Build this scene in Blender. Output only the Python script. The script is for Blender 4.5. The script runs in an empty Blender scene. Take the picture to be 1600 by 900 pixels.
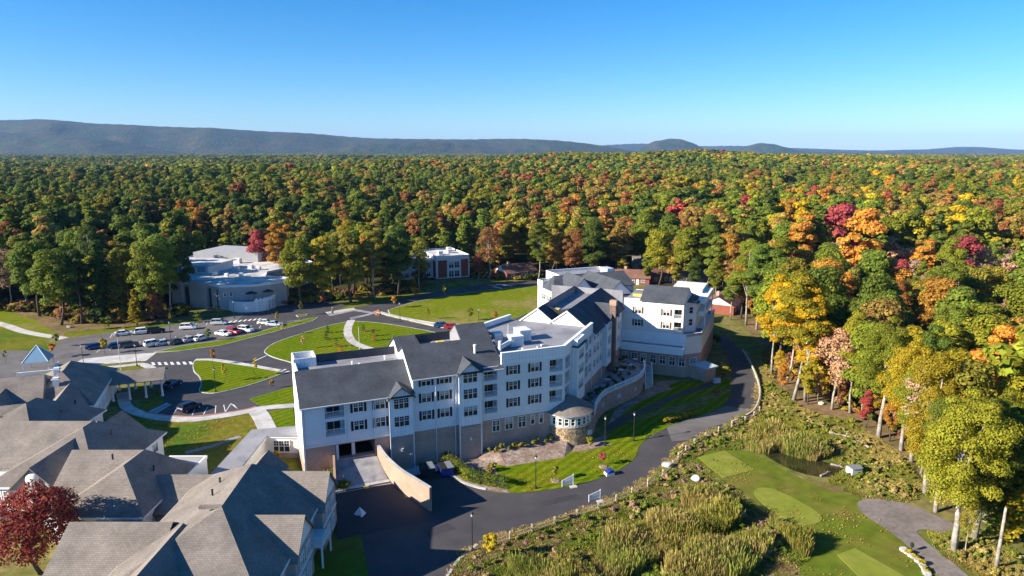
import bpy, bmesh, math, random
import numpy as np
from mathutils import Vector, Matrix
R = math.radians
rng = np.random.default_rng(7)
random.seed(7)
sc = bpy.context.scene
col = sc.collection

# ------------------------------------------------------------------ camera
cd = bpy.data.cameras.new('camera'); cam = bpy.data.objects.new('camera', cd); col.objects.link(cam)
cd.sensor_width = 36.0; cd.lens = 24.0; cd.clip_start = 0.5; cd.clip_end = 60000
cam.location = (0, 0, 50.0); cam.rotation_euler = (R(90 - 11.34), 0, 0)
sc.camera = cam
# ------------------------------------------------------------------ daylight
SUN_EL = R(24.5); SUN_AZ = R(21.3)          # the sun stands to the left, a little behind the viewer
TOSUN = Vector((-math.cos(SUN_AZ) * math.cos(SUN_EL), -math.sin(SUN_AZ) * math.cos(SUN_EL), math.sin(SUN_EL)))
world = bpy.data.worlds.new('World'); sc.world = world; world.use_nodes = True
wn = world.node_tree.nodes; wl = world.node_tree.links
bg = wn['Background']; sky = wn.new('ShaderNodeTexSky')
sky.sky_type = 'NISHITA'; sky.sun_disc = False; sky.sun_elevation = SUN_EL
sky.sun_rotation = math.atan2(TOSUN.x, TOSUN.y) % (2 * math.pi)
sky.altitude = 100; sky.air_density = 0.9; sky.dust_density = 0.3; sky.ozone_density = 6.0
hsv = wn.new('ShaderNodeHueSaturation'); hsv.inputs['Saturation'].default_value = 1.25
wl.new(sky.outputs[0], hsv.inputs['Color']); wl.new(hsv.outputs[0], bg.inputs[0]); bg.inputs[1].default_value = 0.077
sl = bpy.data.lights.new('sun', 'SUN'); so = bpy.data.objects.new('sun', sl); col.objects.link(so)
sl.energy = 5.0; sl.angle = R(0.5); sl.color = (1.0, 0.90, 0.76)
so.rotation_euler = (-TOSUN).to_track_quat('-Z', 'Y').to_euler(); so.location = (-200, -60, 120)
sc.view_settings.view_transform = 'Standard'; sc.view_settings.look = 'None'
sc.view_settings.exposure = 1.3; sc.view_settings.gamma = 1.0
sc.cycles.max_bounces = 5; sc.cycles.diffuse_bounces = 2; sc.cycles.glossy_bounces = 2
sc.cycles.transparent_max_bounces = 6; sc.cycles.transmission_bounces = 3; sc.cycles.volume_bounces = 0

# ------------------------------------------------------------------ materials
M = {}
def mat(name, color, rough=0.7, var=0.15, scale=1.0, bump=0.0, bscale=None, spec=0.3, metal=0.0,
        objcol=False, second=None, sscale=0.1, sfac=(0.45, 0.6), island=0.0, stripes=None, detail=6):
    """plain surface: base colour, noise variation, optional second colour in patches, fine bump"""
    m = bpy.data.materials.new(name); m.use_nodes = True
    n = m.node_tree.nodes; l = m.node_tree.links; p = n['Principled BSDF']
    p.inputs['Roughness'].default_value = rough; p.inputs['Metallic'].default_value = metal
    p.inputs['Specular IOR Level'].default_value = spec
    tc = n.new('ShaderNodeTexCoord')
    src = n.new('ShaderNodeRGB'); src.outputs[0].default_value = (*color, 1); c = src.outputs[0]
    if objcol:
        oi = n.new('ShaderNodeObjectInfo'); c = oi.outputs['Color']
    if second:
        nz = n.new('ShaderNodeTexNoise'); nz.inputs['Scale'].default_value = sscale; nz.inputs['Detail'].default_value = 8
        nz.inputs['Roughness'].default_value = 0.65
        l.new(tc.outputs['Object'], nz.inputs['Vector'])
        mr = n.new('ShaderNodeMapRange'); mr.inputs[1].default_value = sfac[0]; mr.inputs[2].default_value = sfac[1]
        l.new(nz.outputs[0], mr.inputs[0])
        mx = n.new('ShaderNodeMix'); mx.data_type = 'RGBA'; l.new(mr.outputs[0], mx.inputs[0])
        l.new(c, mx.inputs[6]); mx.inputs[7].default_value = (*second, 1); c = mx.outputs[2]
    val = None
    if var:
        nz2 = n.new('ShaderNodeTexNoise'); nz2.inputs['Scale'].default_value = scale; nz2.inputs['Detail'].default_value = detail
        l.new(tc.outputs['Object'], nz2.inputs['Vector'])
        mr2 = n.new('ShaderNodeMapRange'); mr2.inputs[1].default_value = 0.25; mr2.inputs[2].default_value = 0.75
        mr2.inputs[3].default_value = 1 - var; mr2.inputs[4].default_value = 1 + var
        l.new(nz2.outputs[0], mr2.inputs[0]); val = mr2.outputs[0]
    if stripes:      # (angle, period, strength): mower passes, clapboards
        mp = n.new('ShaderNodeMapping'); mp.inputs['Rotation'].default_value = stripes[3] if len(stripes) > 3 else (0, 0, stripes[0])
        l.new(tc.outputs['Object'], mp.inputs[0])
        wv = n.new('ShaderNodeTexWave'); wv.wave_profile = 'SIN'; wv.inputs['Scale'].default_value = 0.314 / stripes[1] 
        wv.inputs['Distortion'].default_value = 0.6; wv.inputs['Detail'].default_value = 2
        l.new(mp.outputs[0], wv.inputs[0])
        mr4 = n.new('ShaderNodeMapRange'); mr4.inputs[1].default_value = 0.3; mr4.inputs[2].default_value = 0.7
        mr4.inputs[3].default_value = 1 - stripes[2]; mr4.inputs[4].default_value = 1 + stripes[2]
        l.new(wv.outputs[1], mr4.inputs[0])
        if val is None: val = mr4.outputs[0]
        else:
            mm = n.new('ShaderNodeMath'); mm.operation = 'MULTIPLY'; l.new(val, mm.inputs[0]); l.new(mr4.outputs[0], mm.inputs[1]); val = mm.outputs[0]
    if island:
        ge = n.new('ShaderNodeNewGeometry'); mr3 = n.new('ShaderNodeMapRange')
        mr3.inputs[3].default_value = 1 - island; mr3.inputs[4].default_value = 1 + island
        l.new(ge.outputs['Random Per Island'], mr3.inputs[0])
        if val is None: val = mr3.outputs[0]
        else:
            mm = n.new('ShaderNodeMath'); mm.operation = 'MULTIPLY'; l.new(val, mm.inputs[0]); l.new(mr3.outputs[0], mm.inputs[1]); val = mm.outputs[0]
    if val is not None:
        vm = n.new('ShaderNodeVectorMath'); vm.operation = 'SCALE'; l.new(c, vm.inputs[0]); l.new(val, vm.inputs['Scale']); c = vm.outputs[0]
    l.new(c, p.inputs['Base Color'])
    if bump:
        nb = n.new('ShaderNodeTexNoise'); nb.inputs['Scale'].default_value = bscale or scale * 4; nb.inputs['Detail'].default_value = 4
        l.new(tc.outputs['Object'], nb.inputs['Vector'])
        bm_ = n.new('ShaderNodeBump'); bm_.inputs['Strength'].default_value = min(1, bump); bm_.inputs['Distance'].default_value = max(bump, 0.02) 
        l.new(nb.outputs[0], bm_.inputs['Height']); l.new(bm_.outputs[0], p.inputs['Normal'])
    M[name] = m
    return m

def course_mat(name, c1, c2, mortar, bw, bh, ms, rough=0.85, rot=(0, 0, 0), bumpd=0.01, var=0.18, offset=0.5):
    """bricks, shingles, clapboards: courses too fine to pick apart singly from the air"""
    m = bpy.data.materials.new(name); m.use_nodes = True
    n = m.node_tree.nodes; l = m.node_tree.links; p = n['Principled BSDF']
    p.inputs['Roughness'].default_value = rough; p.inputs['Specular IOR Level'].default_value = 0.2
    uv = n.new('ShaderNodeUVMap')
    br = n.new('ShaderNodeTexBrick'); br.offset = offset
    br.inputs['Color1'].default_value = (*c1, 1); br.inputs['Color2'].default_value = (*c2, 1); br.inputs['Mortar'].default_value = (*mortar, 1)
    br.inputs['Scale'].default_value = 1; br.inputs['Mortar Size'].default_value = ms
    br.inputs['Brick Width'].default_value = bw; br.inputs['Row Height'].default_value = bh
    l.new(uv.outputs[0], br.inputs['Vector'])
    tc = n.new('ShaderNodeTexCoord'); nz = n.new('ShaderNodeTexNoise'); nz.inputs['Scale'].default_value = 0.35; nz.inputs['Detail'].default_value = 8
    l.new(tc.outputs['Object'], nz.inputs['Vector'])
    mr = n.new('ShaderNodeMapRange'); mr.inputs[1].default_value = 0.3; mr.inputs[2].default_value = 0.7
    mr.inputs[3].default_value = 1 - var; mr.inputs[4].default_value = 1 + var; l.new(nz.outputs[0], mr.inputs[0])
    vm = n.new('ShaderNodeVectorMath'); vm.operation = 'SCALE'; l.new(br.outputs[0], vm.inputs[0]); l.new(mr.outputs[0], vm.inputs['Scale'])
    l.new(vm.outputs[0], p.inputs['Base Color'])
    bm_ = n.new('ShaderNodeBump'); bm_.inputs['Strength'].default_value = 0.6; bm_.inputs['Distance'].default_value = bumpd; bm_.invert = True
    l.new(br.outputs['Fac'], bm_.inputs['Height']); l.new(bm_.outputs[0], p.inputs['Normal'])
    M[name] = m
    return m

course_mat('siding', (0.79, 0.80, 0.82), (0.76, 0.77, 0.79), (0.60, 0.61, 0.62), 6.0, 0.20, 0.016, var=0.05, bumpd=0.015)
course_mat('siding_cream', (0.80, 0.78, 0.74), (0.77, 0.75, 0.71), (0.58, 0.57, 0.55), 6.0, 0.20, 0.016, var=0.05, bumpd=0.015)
course_mat('panel_white', (0.82, 0.83, 0.84), (0.80, 0.81, 0.82), (0.62, 0.62, 0.62), 0.62, 8.0, 0.03, var=0.04, bumpd=0.02, offset=0.0)
course_mat('siding_grey', (0.40, 0.38, 0.36), (0.37, 0.35, 0.33), (0.26, 0.25, 0.24), 5.0, 0.2, 0.016, var=0.08, bumpd=0.015)
course_mat('brick', (0.44, 0.29, 0.23), (0.36, 0.23, 0.18), (0.48, 0.42, 0.38), 0.46, 0.17, 0.016, var=0.16)
course_mat('brick_shaded', (0.20, 0.125, 0.095), (0.15, 0.095, 0.075), (0.22, 0.18, 0.15), 0.46, 0.17, 0.016, var=0.16)  # brick of the chimney shaft, its shade put into the colour
course_mat('brick_tan', (0.40, 0.265, 0.195), (0.34, 0.22, 0.16), (0.40, 0.32, 0.26), 0.8, 0.3, 0.02, var=0.14)
course_mat('shingle_slate', (0.080, 0.088, 0.102), (0.060, 0.067, 0.080), (0.034, 0.038, 0.045), 0.36, 0.2, 0.012, var=0.22)
course_mat('shingle_tan', (0.245, 0.212, 0.182), (0.195, 0.168, 0.145), (0.110, 0.095, 0.082), 0.4, 0.22, 0.014, var=0.2)
course_mat('shingle_rust', (0.24, 0.12, 0.085), (0.19, 0.095, 0.07), (0.10, 0.06, 0.05), 0.4, 0.22, 0.014, var=0.2)
mat('white_trim', (0.78, 0.78, 0.77), 0.5, var=0.03)
mat('stone_joint', (0.30, 0.25, 0.19), 0.9, var=0.2, scale=3)
mat('stone', (0.42, 0.31, 0.19), 0.9, var=0.3, scale=2.5, bump=0.03, second=(0.24, 0.17, 0.11), sscale=0.9, island=0.4)
mat('membrane', (0.26, 0.26, 0.28), 0.75, var=0.14, scale=0.5, second=(0.17, 0.17, 0.19), sscale=0.25)
mat('membrane_pale', (0.58, 0.55, 0.51), 0.75, var=0.12, scale=0.4, second=(0.36, 0.34, 0.32), sscale=0.15)
mat('conc', (0.52, 0.50, 0.47), 0.85, var=0.12, scale=0.8, second=(0.40, 0.38, 0.36), sscale=0.3)
mat('conc_worn', (0.30, 0.30, 0.31), 0.85, var=0.2, scale=0.7, second=(0.20, 0.20, 0.22), sscale=0.5)
mat('asphalt', (0.058, 0.054, 0.057), 0.82, var=0.16, scale=0.35, second=(0.082, 0.075, 0.077), sscale=0.05, sfac=(0.48, 0.72), bump=0.004, bscale=40)
mat('asphalt_new', (0.044, 0.042, 0.045), 0.8, var=0.16, scale=0.3, second=(0.050, 0.047, 0.049), sscale=0.1)
mat('asphalt_old', (0.145, 0.135, 0.130), 0.85, var=0.15, scale=0.4, second=(0.11, 0.10, 0.10), sscale=0.08)
mat('gravel', (0.22, 0.19, 0.175), 0.95, spec=0.03, var=0.2, scale=1.5, second=(0.17, 0.145, 0.13), sscale=0.2, bump=0.03, bscale=12)
mat('paint_white', (0.72, 0.72, 0.70), 0.6, var=0.25, scale=2.5)
mat('kerb_red', (0.42, 0.20, 0.16), 0.85, var=0.15, scale=1.5)
mat('lawn', (0.098, 0.150, 0.003), 0.9, spec=0.03, var=0.3, scale=1.2, second=(0.135, 0.160, 0.006), sscale=0.08, bump=0.05, bscale=9, stripes=(R(38), 1.6, 0.16))
mat('lawn_dry', (0.155, 0.145, 0.018), 0.9, spec=0.03, var=0.3, scale=0.8, second=(0.075, 0.130, 0.012), sscale=0.09, bump=0.05, bscale=9)
mat('lawn_big', (0.135, 0.168, 0.008), 0.9, spec=0.03, var=0.25, scale=0.6, second=(0.215, 0.185, 0.055), sscale=0.035, sfac=(0.5, 0.62), bump=0.05, bscale=9)
mat('tee', (0.185, 0.215, 0.030), 0.9, spec=0.03, var=0.14, scale=0.8, second=(0.215, 0.225, 0.04), sscale=0.25)
mat('fairway', (0.105, 0.140, 0.014), 0.9, spec=0.03, var=0.25, scale=0.5, second=(0.150, 0.140, 0.028), sscale=0.11, bump=0.05, bscale=8)
mat('rough_ground', (0.190, 0.165, 0.060), 0.95, spec=0.03, var=0.4, scale=0.7, second=(0.110, 0.130, 0.022), sscale=0.12, bump=0.12, bscale=3)
mat('mulch', (0.230, 0.165, 0.130), 0.95, spec=0.03, var=0.35, scale=2.0, second=(0.31, 0.25, 0.21), sscale=0.5, bump=0.06, bscale=6)
mat('forest_floor', (0.062, 0.052, 0.024), 0.95, spec=0.03, var=0.4, scale=0.3, second=(0.040, 0.048, 0.012), sscale=0.03, bump=0.1, bscale=1.5)
mat('leaf_litter', (0.210, 0.140, 0.075), 0.95, spec=0.03, var=0.35, scale=0.9, second=(0.120, 0.105, 0.040), sscale=0.15, bump=0.06, bscale=5)
mat('mown_path', (0.170, 0.120, 0.055), 0.95, spec=0.03, var=0.25, scale=0.9, second=(0.110, 0.105, 0.03), sscale=0.2, bump=0.05, bscale=5)
mat('metal_grey', (0.42, 0.44, 0.46), 0.4, var=0.06, metal=0.6)
mat('metal_white', (0.66, 0.67, 0.68), 0.45, var=0.06)
mat('dark_metal', (0.025, 0.025, 0.028), 0.5, var=0.0)
mat('yellow_plastic', (0.60, 0.45, 0.09), 0.6, var=0.08)
mat('wood_post', (0.50, 0.40, 0.27), 0.85, var=0.2, scale=3)
mat('bark', (0.085, 0.066, 0.050), 0.95, var=0.3, scale=3, bump=0.05)
mat('bark_pale', (0.38, 0.345, 0.30), 0.9, var=0.3, scale=1.5, second=(0.18, 0.15, 0.12), sscale=0.8, bump=0.03)
mat('shutter_black', (0.014, 0.016, 0.018), 0.55, var=0.0)
mat('shutter_brown', (0.10, 0.055, 0.035), 0.6, var=0.0)
mat('gap_shade_and_canopy', (0.03, 0.032, 0.036), 0.9, var=0.1)  # shade of the pavilion gaps as a colour; also the parasols' dark cloth
mat('boulder', (0.52, 0.50, 0.46), 0.9, var=0.25, scale=2, second=(0.30, 0.28, 0.25), sscale=0.9, bump=0.05)
mat('car_paint', (0.8, 0.8, 0.8), 0.25, var=0.0, objcol=True, spec=0.5)
mat('tyre', (0.015, 0.015, 0.015), 0.9, var=0.0)
mat('lamp_red', (0.35, 0.02, 0.02), 0.3, var=0.0)
mat('lamp_clear', (0.7, 0.7, 0.68), 0.2, var=0.0)
mat('tarp_blue', (0.05, 0.16, 0.34), 0.6, var=0.1)
mat('dumpster_blue', (0.015, 0.03, 0.22), 0.5, var=0.15)
mat('blue_sheet', (0.42, 0.50, 0.56), 0.7, var=0.1)
mat('orange_plastic', (0.55, 0.16, 0.02), 0.6, var=0.1)
mat('brick_red', (0.24, 0.075, 0.05), 0.85, var=0.15)
mat('wall_grey', (0.34, 0.35, 0.36), 0.85, var=0.1, scale=0.5)
def glass_mat(name, color, rough):
    m = mat(name, color, rough, var=0.0, spec=0.6); return m
glass_mat('glass', (0.020, 0.026, 0.030), 0.06)
glass_mat('car_glass', (0.012, 0.015, 0.018), 0.05)
glass_mat('sky_glass', (0.20, 0.34, 0.46), 0.12)
mat('curtain', (0.40, 0.39, 0.36), 0.8, var=0.1)
# water: dark pond
m = mat('pond_water', (0.026, 0.028, 0.010), 0.06, var=0.2, scale=0.4, bump=0.01, bscale=2, spec=0.5)

def leaf_mat(name, kind, island=0.38, transl=0.4):
    m = bpy.data.materials.new(name); m.use_nodes = True
    n = m.node_tree.nodes; l = m.node_tree.links; p = n['Principled BSDF']; out = n['Material Output']
    if kind == 'OBJ':
        oi = n.new('ShaderNodeObjectInfo'); c = oi.outputs['Color']
    else:
        at = n.new('ShaderNodeAttribute'); at.attribute_type = 'INSTANCER'; at.attribute_name = 'tint'; c = at.outputs['Color']
    ge = n.new('ShaderNodeNewGeometry'); mr = n.new('ShaderNodeMapRange')
    mr.inputs[3].default_value = 1 - island; mr.inputs[4].default_value = 1 + island
    l.new(ge.outputs['Random Per Island'], mr.inputs[0])
    hs = n.new('ShaderNodeHueSaturation')
    ma = n.new('ShaderNodeMath'); ma.operation = 'MULTIPLY_ADD'; ma.inputs[1].default_value = 0.07; ma.inputs[2].default_value = 0.465
    wn_ = n.new('ShaderNodeTexWhiteNoise'); wn_.noise_dimensions = '1D'; l.new(ge.outputs['Random Per Island'], wn_.inputs['W'])
    l.new(wn_.outputs['Value'], ma.inputs[0]); l.new(ma.outputs[0], hs.inputs['Hue'])
    l.new(c, hs.inputs['Color']); l.new(mr.outputs[0], hs.inputs['Value'])
    l.new(hs.outputs[0], p.inputs['Base Color']); p.inputs['Roughness'].default_value = 0.7; p.inputs['Specular IOR Level'].default_value = 0.15
    tr = n.new('ShaderNodeBsdfTranslucent'); l.new(hs.outputs[0], tr.inputs['Color'])
    mx = n.new('ShaderNodeMixShader'); mx.inputs[0].default_value = transl
    l.new(p.outputs[0], mx.inputs[1]); l.new(tr.outputs[0], mx.inputs[2]); l.new(mx.outputs[0], out.inputs['Surface'])
    M[name] = m
leaf_mat('leaves', 'OBJ'); leaf_mat('leaves_scatter', 'INST'); leaf_mat('grass_scatter', 'INST', 0.35, 0.3)

# ------------------------------------------------------------------ geometry helpers
class MB:
    """collects faces and links them as ONE mesh object; f maps local points to the parent's space"""
    def __init__(self, f=None): self.v = []; self.q = []; self.f = f
    def pt(self, p):
        self.v.append(self.f(p) if self.f else tuple(p)); return len(self.v) - 1
    def face(self, pts): self.q.append([self.pt(p) for p in pts]); return self
    def box(self, x0, x1, y0, y1, z0, z1):
        c = [self.pt(p) for p in ((x0, y0, z0), (x1, y0, z0), (x1, y1, z0), (x0, y1, z0), (x0, y0, z1), (x1, y0, z1), (x1, y1, z1), (x0, y1, z1))]
        for a in ((3, 2, 1, 0), (4, 5, 6, 7), (0, 1, 5, 4), (1, 2, 6, 5), (2, 3, 7, 6), (3, 0, 4, 7)): self.q.append([c[i] for i in a])
        return self
    def prism(self, poly, z0, z1, bottom=True):
        n = len(poly); a = [self.pt((p[0], p[1], z0)) for p in poly]; b = [self.pt((p[0], p[1], z1)) for p in poly]
        self.q.append(b)
        if bottom: self.q.append(a[::-1])
        for i in range(n): j = (i + 1) % n; self.q.append([a[i], a[j], b[j], b[i]])
        return self
    def slab(self, pts, th):
        """a sheet of thickness th under a planar outline"""
        n = len(pts); b = [self.pt(p) for p in pts]; a = [self.pt((p[0], p[1], p[2] - th)) for p in pts]
        self.q.append(b); self.q.append(a[::-1])
        for i in range(n): j = (i + 1) % n; self.q.append([a[i], a[j], b[j], b[i]])
        return self
    def profile(self, prof, s0, s1, axis='s'):
        """extrude a closed (t,z) outline along s (or an (s,z) outline along t)"""
        mk = (lambda s, p: (s, p[0], p[1])) if axis == 's' else (lambda s, p: (p[0], s, p[1]))
        a = [self.pt(mk(s0, p)) for p in prof]; b = [self.pt(mk(s1, p)) for p in prof]; n = len(prof)
        self.q.append(a); self.q.append(b[::-1])
        for i in range(n): j = (i + 1) % n; self.q.append([a[j], a[i], b[i], b[j]])
        return self
    def tube(self, pts, rad, n=6, cap=True):
        rings = []
        P = [Vector(p) for p in pts]
        for i, p in enumerate(P):
            d = (P[min(i + 1, len(P) - 1)] - P[max(i - 1, 0)]).normalized()
            a = d.orthogonal().normalized(); b = d.cross(a); r = rad[i] if hasattr(rad, '__len__') else rad
            rings.append([self.pt(p + a * (r * math.cos(2 * math.pi * k / n)) + b * (r * math.sin(2 * math.pi * k / n))) for k in range(n)])
        for i in range(len(rings) - 1):
            for k in range(n): self.q.append([rings[i][k], rings[i][(k + 1) % n], rings[i + 1][(k + 1) % n], rings[i + 1][k]])
        if cap: self.q.append(rings[0][::-1]); self.q.append(rings[-1])
        return self
    def lathe(self, cx, cy, prof, n=16, a0=0, a1=2 * math.pi):
        full = abs(a1 - a0 - 2 * math.pi) < 1e-6; k = n if full else n + 1
        rings = [[self.pt((cx + r * math.cos(a0 + (a1 - a0) * i / n), cy + r * math.sin(a0 + (a1 - a0) * i / n), z)) for i in range(k)] for r, z in prof]
        for i in range(len(rings) - 1):
            for j in range(n): self.q.append([rings[i][j], rings[i][(j + 1) % k], rings[i + 1][(j + 1) % k], rings[i + 1][j]])
        return self
    def wall(self, s0, s1, z0, z1, holes, t=0.0, depth=0.25):
        """upright wall in the plane t with real openings (s0,s1,z0,z1[,depth]) and their reveals"""
        ss = sorted({s0, s1, *[h[0] for h in holes], *[h[1] for h in holes]}); zs = sorted({z0, z1, *[h[2] for h in holes], *[h[3] for h in holes]})
        ss = [s for s in ss if s0 <= s <= s1]; zs = [z for z in zs if z0 <= z <= z1]
        for i in range(len(ss) - 1):
            for j in range(len(zs) - 1):
                cs = (ss[i] + ss[i + 1]) / 2; cz = (zs[j] + zs[j + 1]) / 2
                if any(h[0] < cs < h[1] and h[2] < cz < h[3] for h in holes): continue
                self.face([(ss[i], t, zs[j]), (ss[i + 1], t, zs[j]), (ss[i + 1], t, zs[j + 1]), (ss[i], t, zs[j + 1])])
        for h in holes:
            d = t + (h[4] if len(h) > 4 else depth); a, b, c, e = h[:4]
            self.face([(a, t, c), (a, t, e), (a, d, e), (a, d, c)]); self.face([(b, t, e), (b, t, c), (b, d, c), (b, d, e)])
            self.face([(a, t, e), (b, t, e), (b, d, e), (a, d, e)]); self.face([(b, t, c), (a, t, c), (a, d, c), (b, d, c)])
            if len(h) > 5 and h[5]: self.face([(a, d, c), (b, d, c), (b, d, e), (a, d, e)])
        return self
    def mesh(self, name, m=None, uv=True, smooth=False):
        me = bpy.data.meshes.new(name); me.from_pydata([tuple(p) for p in self.v], [], self.q); me.update()
        if m: me.materials.append(M[m])
        if uv and len(me.polygons): box_uv(me)
        if smooth: me.polygons.foreach_set('use_smooth', [True] * len(me.polygons))
        return me
    def build(self, name, m, parent=None, smooth=False, uv=True):
        return link(name, self.mesh(name, m, uv, smooth), parent)

def box_uv(me):
    """metre-true coordinates on each face: u level along the face, v up its slope"""
    L = me.uv_layers.new(name='UVMap'); vs = me.vertices
    for p in me.polygons:
        nrm = p.normal
        u = Vector((-nrm.y, nrm.x, 0))
        if u.length < 1e-3: u = Vector((1, 0, 0)); v = Vector((0, 1, 0))
        else: u.normalize(); v = nrm.cross(u)
        for li in p.loop_indices:
            c = vs[me.loops[li].vertex_index].co; L.data[li].uv = (c.dot(u), c.dot(v))
def link(name, data, parent=None, loc=None, rz=None):
    o = bpy.data.objects.new(name, data); col.objects.link(o)
    if parent: o.parent = parent
    if loc is not None: o.location = loc
    if rz is not None: o.rotation_euler = (0, 0, rz)
    return o
def tag(o, label=None, cat=None, group=None, kind=None):
    if label: o['label'] = label
    if cat: o['category'] = cat
    if group: o['group'] = group
    if kind: o['kind'] = kind
    return o
def thing(name, label, cat, loc=(0, 0, 0), rz=0, group=None):
    return tag(link(name, None, None, loc, rz), label, cat, group)
def kids(o): return KIDS.get(o.name, [])
KIDS = {}
def copy_tree(o, parent=None, children=None):
    c = o.copy(); col.objects.link(c); c.parent = parent
    for ch in o.children:
        k = ch.copy(); col.objects.link(k); k.parent = c
        for g in ch.children:
            j = g.copy(); col.objects.link(j); j.parent = k
    return c
def structure(name, mb, m): return tag(mb.build(name, m), kind='structure')
def sheet(name, poly, z, m, kind='structure', th=None):
    mb = MB()
    if th: mb.prism(poly, z - th, z, bottom=False)
    else: mb.face([(p[0], p[1], z) for p in poly])
    o = mb.build(name, m); me = o.data
    bm = bmesh.new(); bm.from_mesh(me); bmesh.ops.triangulate(bm, faces=[f for f in bm.faces if len(f.verts) > 4]); bm.to_mesh(me); bm.free()
    for p in me.polygons:
        if p.normal.z < -0.5: p.flip()
    return tag(o, kind=kind)
def smooth_line(pts, k=6, closed=False):
    out = []; n = len(pts)
    for i in range(n if closed else n - 1):
        p = [Vector((*pts[(i + d) % n if closed else min(max(i + d, 0), n - 1)][:2], 0)) for d in (-1, 0, 1, 2)]
        for j in range(k):
            t = j / k
            q = 0.5 * ((2 * p[1]) + (-p[0] + p[2]) * t + (2 * p[0] - 5 * p[1] + 4 * p[2] - p[3]) * t * t + (-p[0] + 3 * p[1] - 3 * p[2] + p[3]) * t ** 3)
            out.append((q.x, q.y))
    if not closed: out.append(tuple(pts[-1][:2]))
    return out
def offset(line, d, closed=False):
    n = len(line); o = []
    for i in range(n):
        a = Vector(line[(i - 1) % n if closed else max(i - 1, 0)]); b = Vector(line[(i + 1) % n if closed else min(i + 1, n - 1)])
        t = (b - a).normalized() if (b - a).length > 1e-6 else Vector((1, 0)); o.append((line[i][0] - t.y * d, line[i][1] + t.x * d))
    return o
def ribbon(name, line, w, z, m, th=0.0, kind='structure', parent=None):
    a = offset(line, w / 2); b = offset(line, -w / 2); mb = MB()
    for i in range(len(line) - 1):
        if th:
            q = [a[i], b[i], b[i + 1], a[i + 1]]
            mb.face([(*p, z) for p in q]); mb.face([(*a[i], z - th), (*a[i], z), (*a[i + 1], z), (*a[i + 1], z - th)]); mb.face([(*b[i], z), (*b[i], z - th), (*b[i + 1], z - th), (*b[i + 1], z)])
        else: mb.face([(*a[i], z), (*b[i], z), (*b[i + 1], z), (*a[i + 1], z)])
    o = mb.build(name, m, parent)
    for p in o.data.polygons:
        if p.normal.z < -0.5: p.flip()
    return tag(o, kind=kind) if kind else o
def inside(poly, x, y):
    c = False; n = len(poly); j = n - 1
    for i in range(n):
        xi, yi = poly[i]; xj, yj = poly[j]
        if (yi > y) != (yj > y) and x < (xj - xi) * (y - yi) / (yj - yi) + xi: c = not c
        j = i
    return c
def inside_np(poly, P):
    c = np.zeros(len(P), bool); n = len(poly); j = n - 1; x = P[:, 0]; y = P[:, 1]
    for i in range(n):
        xi, yi = poly[i]; xj, yj = poly[j]
        if yi != yj:
            c ^= ((yi > y) != (yj > y)) & (x < (xj - xi) * (y - yi) / (yj - yi) + xi)
        j = i
    return c
def quads_mesh(name, C, U, V, m):
    """many small leaf faces from arrays of centres and half-axes"""
    n = len(C); v = np.empty((n, 4, 3), np.float32)
    v[:, 0] = C - U - V; v[:, 1] = C + U - V * 0.8; v[:, 2] = C + U * 0.8 + V; v[:, 3] = C - U + V * 0.9
    me = bpy.data.meshes.new(name); me.vertices.add(4 * n); me.vertices.foreach_set('co', v.ravel())
    me.loops.add(4 * n); me.loops.foreach_set('vertex_index', np.arange(4 * n, dtype=np.int32))
    me.polygons.add(n); me.polygons.foreach_set('loop_start', np.arange(0, 4 * n, 4, dtype=np.int32))
    me.update(calc_edges=True); me.validate()
    if m: me.materials.append(M[m])
    return me

# ================================================================== THE SETTING
def hills_z(x, y):
    """gentle swell of the woodland a mile or so out"""
    d = np.hypot(x, y)
    g = lambda cx, cy, sx, sy, h: h * np.exp(-((x - cx) / sx) ** 2 - ((y - cy) / sy) ** 2)
    return (g(330, 1500, 420, 420, 25) + g(900, 2100, 700, 500, 14) + g(-700, 2600, 900, 500, 10) + g(-150, 950, 260, 260, 9)) * np.clip((d - 420) / 400, 0, 1)
# ground: one sheet out to the horizon, in rings
rings = [0] + list(np.geomspace(60, 21000, 54)); nseg = 120; gm = MB()
idx = []
for r in rings:
    row = []
    for k in range(nseg):
        a = 2 * math.pi * k / nseg; x = r * math.cos(a); y = 120 + r * math.sin(a)
        z = float(hills_z(np.float64(x), np.float64(y)))
        row.append(gm.pt((x, y, z - 0.02)))
    idx.append(row)
for i in range(len(rings) - 1):
    for k in range(nseg): gm.q.append([idx[i][k], idx[i + 1][k], idx[i + 1][(k + 1) % nseg], idx[i][(k + 1) % nseg]])
structure('ground', gm, 'forest_floor')

# mown and rough grass of the grounds
SITE = [(-204.8, 200.2), (-167.2, 217.4), (-147.4, 206.8), (-127.5, 194.0), (-112.7, 191.0), (-99.7, 202.6), (-104.5, 217.4), (-75.9, 219.3), (-61.0, 227.1), (-37.1, 242.2), (-32.3, 264.7), (-16.7, 270.2), (12.5, 262.0), (50.0, 262.0), (67.6, 227.1), (68.2, 196.3), (65.2, 169.6), (57.7, 142.4), (57.4, 127.3), (63.7, 120.9), (65.2, 108.3), (63.5, 97.9), (63.3, 88.4), (68.1, 80.4), (76.8, 73.5), (43.1, 42.1), (-62.3, 42.1), (-164.9, 109.6)]
sheet('rough_grass', SITE, 0.0, 'rough_ground')
sheet('leaf_litter', [(-168.6, 219.3), (-148.6, 208.5), (-131.3, 197.1), (-116.7, 194.8), (-99.6, 206.8), (-94.4, 208.5), (-90.8, 200.2), (-111.7, 186.1), (-123.5, 182.0), (-140.3, 196.3), (-154.5, 200.2)], 0.012, 'leaf_litter')
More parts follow.
